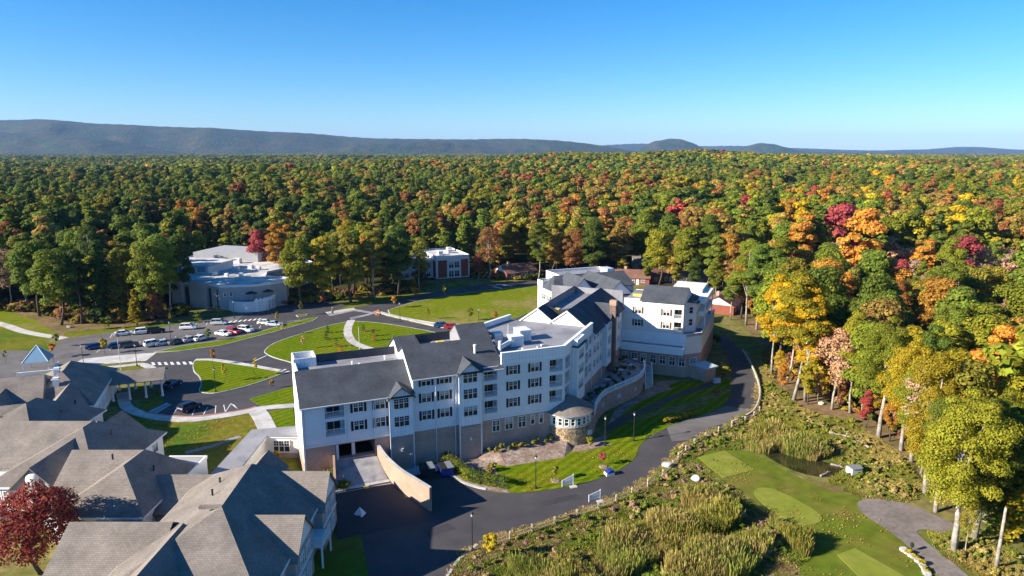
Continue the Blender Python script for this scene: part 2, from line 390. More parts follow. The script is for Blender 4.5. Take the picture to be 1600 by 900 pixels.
sheet('verge', [(-122.7, 180.7), (-126.1, 186.1), (-117.8, 190.3), (-105.8, 195.5), (-92.9, 205.1), (-82.2, 213.8), (-70.1, 221.2), (-52.5, 228.2), (-36.8, 239.9), (-28.3, 246.9), (-49.5, 214.7), (-67.0, 211.1), (-84.3, 208.5), (-94.8, 196.3), (-109.9, 186.1)], 0.016, 'lawn_dry')
sheet('field_edge', [(-208.5, 196.3), (-165.8, 215.6), (-143.9, 200.2), (-125.3, 182.0), (-126.2, 175.6), (-173.1, 161.3)], 0.016, 'lawn_big')
sheet('field_edge', [(-167.9, 156.1), (-147.8, 191.0), (-129.2, 180.0), (-115.5, 169.6), (-116.5, 161.3), (-138.8, 127.3)], 0.02, 'lawn_dry')
ribbon('footpath', smooth_line([(-229.9, 217.4), (-168.7, 203.4), (-151.1, 195.5), (-136.9, 186.1), (-121.8, 179.4)]), 2.6, 0.03, 'conc')
sheet('understory_floor', [(66.9, 217.4), (68.2, 196.3), (65.2, 169.6), (57.2, 142.4), (56.1, 125.7), (62.6, 118.4), (65.3, 104.6), (61.5, 88.4), (73.5, 78.9), (126.6, 88.4), (141.7, 161.3), (150.0, 262.0), (100.0, 262.0)], 0.008, 'leaf_litter')

# asphalt of the entrance court and the drive that leaves to the right
COURT = [(-88.9, 158.1), (-89.3, 165.0), (-82.2, 169.0), (-75.0, 175.6), (-66.9, 186.8), (-58.8, 201.0), (-64.5, 209.3), (-53.7, 214.7), (-43.2, 225.1), (-27.7, 241.1), (-9.8, 258.1), (13.2, 266.1), (12.6, 253.0), (-13.8, 241.1), (-24.5, 232.3), (-39.0, 215.6), (-39.5, 205.1), (-30.6, 197.8), (-20.2, 190.3), (-11.1, 191.0), (0.0, 178.7), (-3.0, 156.1), (-22.4, 142.4), (-41.6, 127.3), (-49.9, 125.7), (-57.6, 123.4), (-66.8, 124.7), (-73.0, 127.3), (-72.3, 131.5), (-74.0, 137.6), (-79.0, 142.4), (-81.0, 149.0), (-84.7, 152.2)]
sheet('entrance_court', COURT, 0.03, 'asphalt')
sheet('car_park', [(-116.5, 161.3), (-121.4, 178.7), (-114.5, 184.7), (-110.7, 187.5), (-103.1, 190.3), (-95.5, 197.8), (-90.2, 203.4), (-84.3, 211.1), (-75.9, 219.3), (-65.4, 227.1), (-55.2, 221.2), (-59.8, 206.8), (-61.9, 201.8), (-68.2, 191.8), (-71.9, 184.0), (-77.9, 177.5), (-86.7, 171.3), (-90.7, 166.2), (-100.1, 162.9), (-104.8, 160.2), (-105.3, 153.7)], 0.034, 'asphalt_old')
sheet('car_park_lane', [(-84.3, 211.1), (-75.9, 219.3), (-65.4, 227.1), (-54.0, 220.2), (-59.3, 205.1), (-61.9, 201.8), (-68.2, 191.8), (-71.0, 188.2), (-81.3, 191.0)], 0.038, 'asphalt')
sheet('service_road', [(-154.1, 142.4), (-130.8, 167.8), (-121.0, 167.8), (-110.9, 163.4), (-105.8, 162.3), (-102.9, 155.1), (-108.1, 149.0), (-123.6, 112.2)], 0.026, 'asphalt_old')
for q_ in ([(-74.0, 161.3), (-69.1, 165.6), (-66.9, 163.4), (-71.3, 158.7)], [(-57.6, 180.0), (-54.2, 186.8), (-52.6, 184.7), (-55.7, 178.1)], [(-65.5, 132.6), (-60.9, 135.6), (-59.3, 134.1), (-63.6, 131.2)]): sheet('court_patch', q_, 0.036, 'asphalt_new')
# raised grass islands with kerbs
def island(name, pts, m, k=4, kerb='conc', z=0.14, line=True):
    ln = smooth_line(pts, k, True) if k else pts
    o = sheet(name, ln, z, m, th=z)
    if line:
        e = [tuple(p) for p in ln] + [tuple(ln[0])]
        ribbon('kerb', e, 0.2, z + 0.02, kerb, th=z + 0.02)
    return o
island('teardrop_lawn', [(-76.8, 158.1), (-75.2, 159.7), (-65.7, 156.1), (-53.5, 150.8), (-53.0, 148.5), (-56.2, 142.8), (-59.1, 139.2), (-62.6, 136.4), (-66.2, 137.6), (-67.8, 142.0), (-70.6, 147.2), (-73.7, 151.3)], 'lawn', 3)
island('oval_lawn', [(-63.1, 167.8), (-62.9, 175.0), (-58.8, 184.0), (-54.0, 192.5), (-48.7, 197.8), (-44.9, 197.8), (-37.8, 195.5), (-27.5, 189.6), (-19.5, 182.7), (-16.5, 169.6), (-23.7, 151.3), (-40.3, 146.7), (-49.6, 153.7), (-53.1, 157.6), (-58.2, 161.3), (-61.4, 164.5)], 'lawn', 3)
island('long_verge', [(-90.7, 166.2), (-86.7, 171.3), (-77.9, 177.5), (-71.9, 184.0), (-68.2, 191.8), (-61.9, 201.8), (-59.4, 203.4), (-59.8, 198.6), (-66.5, 186.8), (-71.5, 179.4), (-76.0, 172.5), (-84.7, 167.3)], 'lawn', 0)
island('parking_island', [(-66.9, 205.9), (-63.8, 207.6), (-63.6, 205.1), (-65.5, 203.4)], 'lawn_dry', 0)
BIG = [(-39.7, 212.8), (-34.3, 223.2), (-24.6, 233.4), (-13.9, 242.2), (0.0, 249.3), (14.6, 254.2), (13.5, 200.2), (0.0, 191.0), (-11.1, 191.8), (-14.9, 193.2), (-20.7, 194.8), (-29.0, 200.2), (-37.9, 206.8)]
island('big_lawn', BIG, 'lawn_big', 0)
ribbon('sidewalk', smooth_line([(-42.1, 210.2), (-36.6, 205.1), (-28.8, 198.6), (-20.4, 191.8), (-17.6, 191.8), (-15.9, 194.0), (-11.1, 191.0)]), 1.7, 0.17, 'conc', th=0.15)
ribbon('sidewalk', smooth_line([(-77.2, 159.7), (-72.8, 159.7), (-66.0, 157.1), (-53.8, 151.3)]), 1.4, 0.172, 'conc', th=0.15)
ribbon('lawn_path', smooth_line([(-48.3, 199.4), (-47.3, 191.0), (-45.3, 182.7), (-42.0, 175.0), (-37.1, 169.6), (-32.0, 166.2), (-25.5, 163.4)]), 2.3, 0.158, 'conc')
sheet('paver_crossing', [(-57.4, 206.8), (-50.6, 214.7), (-42.3, 209.3), (-48.5, 200.2), (-49.8, 202.6), (-44.6, 208.5), (-50.4, 212.0), (-56.1, 205.1)], 0.042, 'conc_worn')
sheet('kerb_ramp', [(-59.1, 210.2), (-51.6, 216.5), (-50.2, 213.8), (-57.6, 207.6)], 0.05, 'conc')
sheet('kerb_ramp', [(-44.1, 211.1), (-42.8, 213.8), (-40.8, 207.6), (-42.3, 205.9)], 0.05, 'kerb_red')
for i in range(7):      # crosswalk bars by the portico
    u = 236 + i * 8.2
    sheet('crosswalk_bar', [(x + 1.45 * i, y + 0.10 * i) for x, y in [(-87.0, 157.9), (-86.4, 158.0), (-84.9, 155.9), (-85.6, 155.7)]], 0.045, 'paint_white')
# apron, walk and lawns by the portico
sheet('apron', [(-104.9, 157.1), (-105.4, 160.7), (-100.2, 163.1), (-89.8, 166.2), (-88.9, 159.2), (-94.0, 157.6), (-102.0, 155.1)], 0.06, 'conc')
sheet('portico_lawn', [(-102.6, 154.7), (-93.4, 156.6), (-89.0, 155.6), (-82.7, 149.4), (-89.7, 142.4), (-98.8, 145.9)], 0.05, 'lawn_dry')
ribbon('sidewalk', smooth_line([(-99.3, 152.2), (-92.4, 154.9), (-89.3, 156.1), (-87.1, 155.6), (-83.5, 152.2), (-79.4, 145.9)]), 1.8, 0.12, 'conc', th=0.1)
sheet('corner_bed', [(-74.2, 127.3), (-74.3, 130.8), (-73.2, 132.3), (-75.3, 138.0), (-70.8, 131.5), (-70.7, 129.4), (-71.8, 127.0), (-72.6, 125.7)], 0.10, 'lawn_dry', th=0.1)
ribbon('sidewalk', smooth_line([(-82.2, 136.8), (-79.4, 132.3), (-76.1, 128.0), (-71.5, 124.7), (-66.5, 122.7), (-60.7, 122.1), (-55.9, 123.7), (-51.9, 126.0), (-49.2, 128.0), (-43.3, 129.4)]), 2.2, 0.13, 'conc', th=0.12)
ribbon('kerb', smooth_line([(-71.7, 125.8), (-66.3, 124.0), (-61.4, 123.5), (-56.5, 125.0), (-52.3, 127.2), (-51.0, 128.7)]), 0.55, 0.145, 'kerb_red', th=0.14)
ribbon('sidewalk', smooth_line([(-50.6, 127.3), (-48.0, 123.4), (-44.7, 117.3)]), 3.2, 0.128, 'conc', th=0.12)
sheet('side_lawn', [(-74.2, 125.7), (-66.0, 121.8), (-60.3, 121.2), (-55.5, 122.7), (-50.8, 125.3), (-47.9, 120.9), (-45.6, 116.7), (-46.0, 112.2), (-46.0, 101.2), (-60.7, 100.1), (-71.4, 109.6), (-76.1, 119.3)], 0.04, 'lawn_dry')
sheet('side_lawn', [(-53.9, 133.0), (-47.4, 140.8), (-43.9, 129.8), (-49.1, 128.5), (-51.2, 130.1)], 0.10, 'lawn', th=0.1)
sheet('side_lawn', [(-48.7, 126.3), (-43.4, 128.0), (-39.9, 118.4), (-44.1, 117.5)], 0.06, 'lawn')
sheet('court_grass', [(-44.4, 112.2), (-37.1, 112.2), (-31.1, 95.9), (-40.9, 95.9)], 0.03, 'lawn_dry')
ribbon('footpath', [(-55.1, 107.5), (-51.9, 110.1), (-48.6, 114.4)], 1.2, 0.06, 'conc_worn')
# stall lines: short ribbons of paint
def line(a, b, w=0.14, z=0.046, name='stall_line'): ribbon(name, [a, b], w, z, 'paint_white')
for p, q in zip([(-70.9, 126.0), (-69.2, 125.3), (-65.5, 124.7), (-61.7, 124.3), (-59.7, 124.7), (-57.7, 125.3), (-56.0, 126.0), (-54.0, 127.3)], [(-69.6, 130.8), (-68.6, 130.1), (-66.8, 129.4), (-63.0, 128.7), (-60.6, 128.7), (-59.3, 129.4), (-57.9, 129.8), (-56.1, 130.1)]): line(p, q)
sheet('hatched_bay', [(-71.3, 126.3), (-70.0, 131.0), (-68.5, 130.1), (-69.4, 125.3)], 0.040, 'conc_worn')
line(*[(-56.0, 126.0), (-56.7, 130.5)]); line(*[(-56.7, 130.5), (-54.0, 127.3)])
for p, q in zip([(-109.7, 180.0), (-107.6, 181.3), (-105.0, 182.3), (-102.7, 183.3), (-100.4, 184.3), (-98.2, 185.7), (-94.3, 188.9), (-91.6, 191.0), (-89.6, 194.0), (-87.6, 195.5)], [(-111.7, 184.7), (-109.6, 186.1), (-106.9, 187.1), (-104.5, 188.2), (-102.2, 189.2), (-100.0, 190.3), (-96.2, 194.0), (-93.5, 196.3), (-91.1, 198.6), (-89.0, 200.2)]): line(p, q)
for i in range(15):
    t = i / 14; a = (1 - t) * np.array([(-105.2, 166.2)][0]) + t * np.array([(-72.7, 190.3)][0]); line(tuple(a), (a[0] - 1.2, a[1] + 5.0))
for i in range(7): line(*[tuple(np.array(p) + np.array([i * 1.25, i * 0.55])) for p in [(-84.1, 196.7), (-84.1, 199.0)]], w=0.6)
line(*[(-62.5, 159.2), (-61.2, 163.4)], w=0.3); line(*[(-53.5, 151.3), (-52.8, 152.7)], w=0.5); line(*[(-52.5, 149.9), (-51.6, 151.3)], w=0.5)
line(*[(-70.1, 211.1), (-68.4, 215.6)]); line(*[(-67.2, 197.8), (-64.1, 200.2)]); line(*[(-77.3, 190.3), (-71.1, 187.5)])
line(*[(-7.2, 251.8), (0.0, 244.5)], w=0.8); line(*[(-6.1, 256.8), (0.0, 253.0)], w=0.8)

# front drive round the building, asphalt yard
OUT = [(59.4, 184.0), (58.7, 172.5), (57.2, 160.2), (54.5, 146.7), (51.7, 136.4), (47.7, 127.3), (43.8, 122.4), (37.5, 117.5), (31.4, 112.2), (27.0, 106.6), (23.4, 100.7), (17.8, 94.7), (12.5, 90.5), (6.2, 86.5), (0.0, 82.8), (-4.8, 79.5), (-6.7, 76.2), (-8.3, 72.3)]
INN = [(54.5, 180.0), (54.7, 171.3), (52.9, 160.2), (49.4, 146.7), (45.4, 135.2), (40.6, 127.3), (35.0, 123.7), (28.3, 118.4), (24.1, 113.8), (21.9, 110.1), (21.1, 107.3), (19.3, 103.9), (16.0, 100.3), (11.8, 97.3), (6.8, 95.1), (1.9, 93.9), (-1.9, 93.9), (-5.3, 95.3), (-7.9, 97.3), (-9.7, 99.7)]
drive = smooth_line(OUT, 4) + [(-16.8, 72.3), (-19.8, 81.8), (-23.8, 92.7), (-24.3, 100.1), (-16.6, 102.8), (-10.2, 101.2)] + smooth_line(INN, 4)[::-1]
sheet('front_drive', drive, 0.03, 'asphalt')
sheet('drive_patch', [(28.6, 119.6), (35.0, 123.7), (42.9, 129.4), (47.0, 127.3), (42.5, 122.1), (36.6, 118.4), (31.0, 112.8), (28.1, 112.2)], 0.037, 'asphalt_old')
sheet('yard_paving', [(-18.7, 102.8), (-10.4, 103.7), (-9.4, 99.2), (-15.6, 95.9), (-19.3, 95.1)], 0.036, 'asphalt_new')
ribbon('kerb', smooth_line([(-3.9, 94.9), (-5.3, 95.5), (-7.1, 96.7), (-8.3, 97.9), (-9.7, 99.7)], 4), 0.5, 0.13, 'conc', th=0.12)
ribbon('kerb', smooth_line([(-4.5, 80.1), (-6.5, 77.0), (-7.7, 73.5), (-8.2, 71.1)], 4), 0.35, 0.16, 'conc', th=0.14)
for q_ in ([(3.7, 91.1), (9.5, 93.5), (10.2, 92.4), (4.6, 89.8)], [(28.9, 111.1), (33.3, 115.0), (33.9, 113.8), (29.5, 109.8)], [(-12.0, 83.4), (-8.8, 85.3), (-7.6, 84.0), (-10.8, 82.2)]): sheet('drive_patch', q_, 0.041, 'asphalt_new')
# front lawn, beds
FL = [(-2.8, 102.8), (-2.1, 105.6), (0.0, 107.8), (5.5, 108.8), (11.4, 108.0), (16.4, 110.3), (24.4, 115.0), (21.9, 110.1), (21.1, 107.3), (19.3, 103.9), (16.0, 100.3), (11.8, 97.3), (6.8, 95.1), (1.9, 93.9), (-0.3, 94.1), (-1.4, 97.5)]
sheet('front_lawn', smooth_line(FL, 3, True), 0.07, 'lawn')
sheet('planting_bed', [(-9.7, 99.7), (-10.0, 103.7), (-8.9, 105.6), (-4.3, 108.0), (5.6, 112.2), (15.4, 113.8), (18.8, 116.1), (17.8, 111.1), (11.4, 107.8), (5.5, 108.5), (0.0, 107.5), (-2.1, 105.3), (-2.9, 102.5), (-1.5, 97.3), (-0.3, 93.7), (-3.9, 94.7), (-6.3, 96.3)], 0.05, 'mulch')
sheet('shade_lawn', smooth_line([(16.3, 111.1), (19.5, 118.4), (22.7, 120.2), (28.5, 124.7), (36.0, 127.3), (45.8, 137.6), (45.0, 134.5), (40.3, 127.0), (31.3, 120.9), (24.0, 114.1)], 3, True), 0.06, 'lawn')
sheet('shade_lawn', smooth_line([(20.1, 122.4), (26.0, 131.5), (33.4, 138.4), (42.0, 142.4), (48.0, 145.9), (46.6, 140.0), (38.3, 133.7), (29.0, 127.3), (22.5, 122.4)], 3, True), 0.065, 'lawn')
sheet('shade_lawn', smooth_line([(33.7, 140.8), (37.5, 144.1), (42.7, 145.0), (41.2, 142.0), (35.7, 139.6)], 3, True), 0.068, 'lawn')
ribbon('footpath', smooth_line([(17.3, 117.3), (21.3, 122.4), (26.5, 127.3), (33.0, 133.7), (39.8, 139.2), (45.4, 143.3)]), 1.8, 0.075, 'asphalt')
sheet('foundation_bed', [(17.8, 119.3), (20.2, 127.3), (28.6, 138.4), (32.6, 144.1), (44.4, 145.9), (36.0, 140.8), (26.0, 131.5)], 0.04, 'mulch')
# golf ground right of the meadow
GOLF = [(28.9, 105.6), (32.7, 108.5), (37.2, 110.1), (39.9, 108.0), (42.8, 102.3), (45.5, 97.5), (48.7, 93.9), (51.3, 92.4), (49.3, 88.4), (50.6, 83.4), (51.2, 78.6), (51.1, 72.3), (46.7, 62.6), (29.4, 62.6), (35.3, 76.2), (37.9, 79.2), (38.1, 84.2), (35.9, 90.2), (33.8, 95.1), (31.2, 100.1)]
sheet('golf_fairway', smooth_line(GOLF, 2, True), 0.05, 'fairway')
island('tee', [(30.9, 105.8), (36.1, 108.3), (38.8, 101.2), (32.9, 98.4)], 'tee', 0, line=False, z=0.11)
island('tee', smooth_line([(36.1, 93.9), (37.7, 95.3), (39.6, 94.7), (41.6, 91.6), (43.0, 88.4), (42.9, 86.3), (41.2, 85.0), (39.3, 85.0), (37.6, 87.0), (36.2, 90.5)], 3, True), 'tee', 0, line=False, z=0.11)
island('tee', [(41.0, 77.8), (44.0, 79.3), (47.3, 72.9), (41.8, 71.1)], 'tee', 0, line=False, z=0.11)
sheet('gravel_turnaround', smooth_line([(49.7, 90.2), (51.1, 91.6), (54.4, 92.0), (57.5, 90.2), (59.8, 86.3), (60.5, 84.0), (58.0, 82.5), (56.0, 83.7), (54.2, 83.2), (54.1, 80.4), (54.5, 77.2), (54.5, 72.3), (51.3, 72.3), (51.3, 77.2), (50.7, 82.6), (49.4, 87.3)], 3, True), 0.055, 'gravel')
ribbon('footpath', [(61.5, 80.4), (62.9, 77.8), (65.5, 74.8)], 2.2, 0.04, 'conc_worn')
ribbon('mown_path', smooth_line([(48.0, 127.3), (49.9, 124.0), (53.1, 119.9), (55.9, 111.7), (58.0, 105.8), (58.5, 101.2), (55.3, 97.5), (50.6, 95.9), (46.5, 95.5)]), 2.9, 0.03, 'mown_path')
sheet('pond', smooth_line([(42.5, 107.5), (45.1, 109.6), (47.9, 108.5), (49.9, 105.6), (52.2, 103.2), (54.1, 101.0), (52.4, 99.2), (48.5, 98.8), (45.6, 100.3), (43.4, 103.7)], 3, True), 0.062, 'pond_water')
sheet('bare_soil', [(56.9, 146.7), (57.8, 141.6), (56.2, 127.3), (61.9, 124.7), (62.6, 115.0), (57.2, 114.4), (53.5, 122.4), (52.4, 130.8)], 0.015, 'leaf_litter')
sheet('meadow_clearing', smooth_line([(8.3, 76.4), (10.1, 77.8), (11.1, 76.2), (10.4, 73.9), (8.9, 73.9)], 3, True), 0.02, 'fairway')
sheet('meadow_clearing', smooth_line([(19.3, 83.4), (23.3, 87.5), (25.4, 87.0), (24.0, 85.0), (20.4, 82.5)], 3, True), 0.02, 'lawn')
sheet('east_bank', [(56.1, 182.7), (68.2, 196.3), (65.2, 169.6), (57.2, 142.4), (49.2, 127.3), (52.1, 137.6), (57.6, 160.2), (59.1, 173.7)], 0.01, 'rough_ground')
# yard left of the drive, below the brown-roofed house
sheet('side_slope', [(-25.3, 88.4), (-23.7, 92.4), (-19.1, 80.4), (-16.4, 71.1), (-23.9, 71.1), (-25.7, 78.9)], 0.02, 'fairway')

# bank of the bed against the brick base
mb = MB(); OB = (-16.03, 102.54); cb, sb0 = math.cos(R(22.5)), math.sin(R(22.5))
fB = lambda p: (OB[0] + p[0] * cb - p[1] * sb0, OB[1] + p[0] * sb0 + p[1] * cb, p[2])
prof = [(11.4, 0.02, 0.05), (12.2, 0.02, 0.9), (14.0, 0.02, 1.12), (24.4, 0.02, 1.12), (26.5, -2.0, 0.9)]; foot = [(10.6, -1.2, 0.05), (11.4, -3.0, 0.05), (14.0, -6.0, 0.05), (24.0, -6.6, 0.05), (26.5, -4.6, 0.05)]
mid = [tuple((a[i] * 0.72 + b[i] * 0.28) if i < 2 else a[2] * 0.92 for i in range(3)) for a, b in zip(prof, foot)]
for A_, B_ in ((prof, mid), (mid, foot)):
    for i in range(4): mb.face([fB(B_[i]), fB(B_[i + 1]), fB(A_[i + 1]), fB(A_[i])])
structure('bed_bank', mb, 'mulch')

# ================================================================== THE LONG RESIDENCE
Q = math.sqrt(0.5)
OX, OY = -16.03, 102.54; TH = R(22.5)
def W(s, t): return (OX + s * math.cos(TH) - t * math.sin(TH), OY + s * math.sin(TH) + t * math.cos(TH))
fA = lambda p: (p[0], p[1], p[2])
fD = lambda p: (27.1 + (p[0] - p[1]) * Q, (p[0] + p[1]) * Q, p[2])
fE = lambda p: (67.53 + (p[0] + p[1]) * Q, 19.87 + (p[1] - p[0]) * Q, p[2])
res = thing('residence', 'long four-storey residence with pale siding, brick base and dark slate roofs', 'building', (OX, OY, 0), TH)

WCACHE = {}
def window_meshes(w, h, style, inset=0.10):
    key = (round(w, 2), round(h, 2), style)
    if key in WCACHE: return WCACHE[key]
    fr = MB(); c = 0.11
    fr.box(-w/2 - c, -w/2, -0.05, 0.10, -c, h + c); fr.box(w/2, w/2 + c, -0.05, 0.10, -c, h + c)
    fr.box(-w/2, w/2, -0.05, 0.10, h, h + c); fr.box(-w/2, w/2, -0.07, 0.10, -c, 0)
    n = {'double': 2, 'triple': 3, 'single': 1, 'grid': 2}[style]
    for k in range(1, n): x = -w/2 + w * k / n; fr.box(x - 0.05, x + 0.05, -0.02, 0.08, 0, h)
    fr.box(-w/2, w/2, 0.0, 0.07, h * 0.52 - 0.035, h * 0.52 + 0.035)
    if style in ('double', 'triple', 'grid'):
        for k in range(n): x = -w/2 + w * (k + 0.5) / n; fr.box(x - 0.016, x + 0.016, 0.03, 0.07, h * 0.555, h)
        fr.box(-w/2, w/2, 0.03, 0.07, h * 0.77 - 0.016, h * 0.77 + 0.016)
    pn = MB().box(-w/2, w/2, 0.085, 0.11, 0, h)
    cu = MB().box(-w/2, w/2, 0.07, 0.084, h * 0.60, h)
    sh = MB().box(-0.19, 0.19, -0.055, -0.005, -0.06, h + 0.06)
    for k in range(5): sh.box(-0.13, 0.13, -0.07, -0.055, 0.05 + k * h / 5, 0.05 + (k + 0.55) * h / 5)
    WCACHE[key] = (fr.mesh('window', 'white_trim', False), pn.mesh('pane', 'glass', False), cu.mesh('blind', 'curtain', False), sh.mesh('shutter', None, False))
    return WCACHE[key]
SHM = {}
def put_window(root, f, phi, s, t, z, w, h, style='double', shutters=None, blind=False, cut=False):
    """cut: the wall has an opening here; otherwise the unit is set on the wall face"""
    fr, pn, cu, sh = window_meshes(w, h, style); q = f((s, t, z)); k = 0 if cut else 0.125
    o = link('window', fr, root, (q[0] + k * math.sin(phi), q[1] - k * math.cos(phi), q[2]), phi); link('pane', pn, o)
    if blind: link('blind', cu, o)
    if shutters:
        key = (sh.name, shutters)
        if key not in SHM:
            d = sh.copy(); d.materials.clear(); d.materials.append(M[shutters]); SHM[key] = d
        for k in (-1, 1): link('shutter', SHM[key], o, (k * (w / 2 + 0.32), 0, 0))
    return o
def railing(root, f, a, b, z, t, h=1.0, name='railing', m='white_trim', n=None):
    mb = MB(f); mb.box(a, b, t - 0.03, t + 0.03, z + h - 0.06, z + h); mb.box(a, b, t - 0.025, t + 0.025, z + 0.08, z + 0.14)
    n = n or max(4, int((b - a) / 0.22))
    for k in range(n + 1): x = a + 0.03 + (b - a - 0.06) * k / n; mb.box(x - 0.022, x + 0.022, t - 0.02, t + 0.02, z, z + h - 0.06)
    return mb.build(name, m, root, uv=False)
def facade(root, f, phi, s0, s1, z0, z1, m, t=0.0, wins=(), balcs=(), name='wall', bdepth=1.7):
    """wins: (centre s, sill z, w, h, style, shutter material or None); balcs: (s0, s1, z0, z1)"""
    holes = [(w[0] - w[2]/2, w[0] + w[2]/2, w[1], w[1] + w[3], 0.2) for w in wins] + [(b[0], b[1], b[2], b[3], bdepth, True) for b in balcs]
    MB(f).wall(s0, s1, z0, z1, holes, t).build(name, m, root)
    for w in wins: put_window(root, f, phi, w[0], t, w[1], w[2], w[3], w[4], w[5] if len(w) > 5 else None, blind=rng.random() < 0.45, cut=True)
    for a, b, c, e in balcs:
        tr = MB(f); g = 0.16
        tr.box(a - g, a, t - 0.06, t + 0.06, c - g, e + g); tr.box(b, b + g, t - 0.06, t + 0.06, c - g, e + g); tr.box(a, b, t - 0.06, t + 0.06, c - g, c); tr.box(a, b, t - 0.06, t + 0.06, e, e + g)
        bo = tr.build('balcony', 'white_trim', root, uv=False)
        mid = (a + b) / 2
        MB(f).box(mid - 0.95, mid - 0.05, t + bdepth - 0.08, t + bdepth - 0.03, c + 0.05, c + 2.1).box(mid + 0.05, mid + 0.95, t + bdepth - 0.08, t + bdepth - 0.03, c + 0.05, c + 2.1).build('glazed_door', 'glass', bo, uv=False)
        railing(bo, f, a, b, c, t + 0.12)
def gable(root, f, axis, c, hw, a0, a1, ze, zr, m, over=0.4, th=0.16, name='roof'):
    """pitched roof; axis 's': ridge along s at t=c; axis 't': ridge along t at s=c"""
    P = (lambda a, x, z: (a, x, z)) if axis == 's' else (lambda a, x, z: (x, a, z))
    k = (zr - ze) / hw; mb = MB(f)
    mb.slab([P(a0, c - hw - over, ze - k * over), P(a1, c - hw - over, ze - k * over), P(a1, c, zr), P(a0, c, zr)], th)
    mb.slab([P(a1, c + hw + over, ze - k * over), P(a0, c + hw + over, ze - k * over), P(a0, c + 0.001, zr), P(a1, c + 0.001, zr)], th)
    o = mb.build(name, m, root); fix_normals(o); return o
def fix_normals(o):
    bm = bmesh.new(); bm.from_mesh(o.data); bmesh.ops.recalc_face_normals(bm, faces=bm.faces); bm.to_mesh(o.data); bm.free()
    while o.data.uv_layers: o.data.uv_layers.remove(o.data.uv_layers[0])
    box_uv(o.data)
def gable_wall(root, f, axis, c, hw, a, ze, zr, m, th=0.12, name='gable_wall'):
    prof = [(c - hw, ze), (c + hw, ze), (c, zr - 0.12)]
    mb = MB(f); mb.profile(prof, a, a + th, 't' if axis == 't' else 's'); o = mb.build(name, m, root); fix_normals(o); return o
def rooflet(root, f, pts, m, th=0.16, name='roof'):
    o = MB(f).slab(pts, th).build(name, m, root); fix_normals(o); return o
def flat(root, f, poly, z, m, name='flat_roof', th=0.1):
    mb = MB(f); mb.prism(poly, z - th, z); o = mb.build(name, m, root); fix_normals(o); return o
def parapet(root, f, poly, z0, z1, m, th=0.3, name='parapet', closed=True):
    mb = MB(f); n = len(poly)
    inner = offset(poly, th, closed)
    for i in range(n if closed else n - 1):
        j = (i + 1) % n; mb.prism([poly[i], poly[j], inner[j], inner[i]], z0, z1)
    o = mb.build(name, m, root); fix_normals(o); return o
SL = 'shingle_slate'
F3 = (7.7, 10.65, 13.4)     # window sills of the three upper storeys
BK = 'shutter_black'

# ---- wing with the ramp (left end)
MB(fA).wall(-16.6, 0.5, 0, 6.0, [(-12.0, -5.9, 3.3, 5.75, 8.0, True)]).build('brick_base', 'brick', res)
MB(fA).box(-11.95, -5.95, 1.2, 7.9, 3.2, 3.3).build('garage_floor', 'conc_worn', res)
MB(fA).box(-9.4, -8.9, 0.9, 1.4, 3.3, 5.75).build('pillar', 'metal_white', res)
MB(fA).box(-11.9, -11.5, 0.1, 0.5, 3.3, 5.75).build('pillar', 'metal_white', res)
facade(res, fA, 0, -16.6, 0.5, 6.0, 12.75, 'siding', 0,
       [(s, z, 1.45, 1.45, 'double', BK) for s in (-8.25, -4.9) for z in F3[:2]], [(-13.3, -10.4, z, z + 2.35) for z in (7.35, 10.2)])
MB(fA).box(-16.66, 0.5, -0.07, 0.02, 5.92, 6.18).build('belt_trim', 'white_trim', res, uv=False)
MB(fA).box(-16.68, -16.4, -0.08, 0.1, 0, 12.6).build('corner_board', 'white_trim', res, uv=False)
endw = [(0, 0), (14, 0), (14, 17.0), (10.3, 17.0), (10.3, 16.4), (5.8, 16.4), (0, 12.8)]
o = MB(fA).profile(endw, -16.6, -16.3).build('end_wall', 'siding_cream', res); fix_normals(o)
o = MB(fA).profile([(0.02, 0), (13.9, 0), (13.9, 3.0), (0.02, 3.0)], -16.66, -16.58).build('end_base', 'brick_tan', res); fix_normals(o)
for t in (4.0, 9.0):
    for z in F3[:2]: put_window(res, fA, -math.pi / 2, -16.6, t, z, 0.9, 1.4, 'single')
rooflet(res, fA, [(-16.9, -0.5, 12.5), (0.6, -0.5, 12.5), (0.6, 5.8, 16.45), (-16.9, 5.8, 16.45)], SL)
MB(fA).box(-16.9, 0.55, -0.62, -0.48, 12.28, 12.46).build('gutter', 'white_trim', res, uv=False)
MB(fA).box(-16.3, 0.5, 5.75, 5.95, 15.4, 16.25).build('roof_curb', 'membrane', res, uv=False)
flat(res, fA, [(-16.3, 5.9), (0.5, 5.9), (0.5, 12.3), (-16.3, 12.3)], 15.5, 'membrane')
rooflet(res, fA, [(-13.0, 12.3, 16.9), (0.5, 12.3, 16.9), (0.5, 14.5, 13.4), (-13.0, 14.5, 13.4)], SL)
MB(fA).box(-13.0, 0.5, 12.25, 12.42, 15.4, 16.85).build('roof_curb', SL, res)
MB(fA).wall(-16.6, 0.5, 0, 13.5, [], 14.0).build('rear_wall', 'siding_cream', res)
parapet(res, fA, [(-16.55, 10.3), (-13.0, 10.3), (-13.0, 14.3), (-16.55, 14.3)], 15.4, 17.05, 'panel_white', 0.28)
flat(res, fA, [(-16.2, 10.6), (-13.3, 10.6), (-13.3, 14.0), (-16.2, 14.0)], 16.0, 'membrane', th=0.3)
for s, t in ((-7.5, 8.6), (-6.6, 7.1), (-1.9, 9.6)): MB(fA).lathe(s, t, [(0.14, 15.5), (0.14, 16.0), (0.22, 16.0), (0.22, 16.15), (0.01, 16.2)], 8).build('roof_vent', 'metal_white', res, uv=False)
MB(fA).box(-12.5, -8.5, 6.6, 7.6, 15.5, 15.62).build('roof_pallets', 'wood_post', res, uv=False)

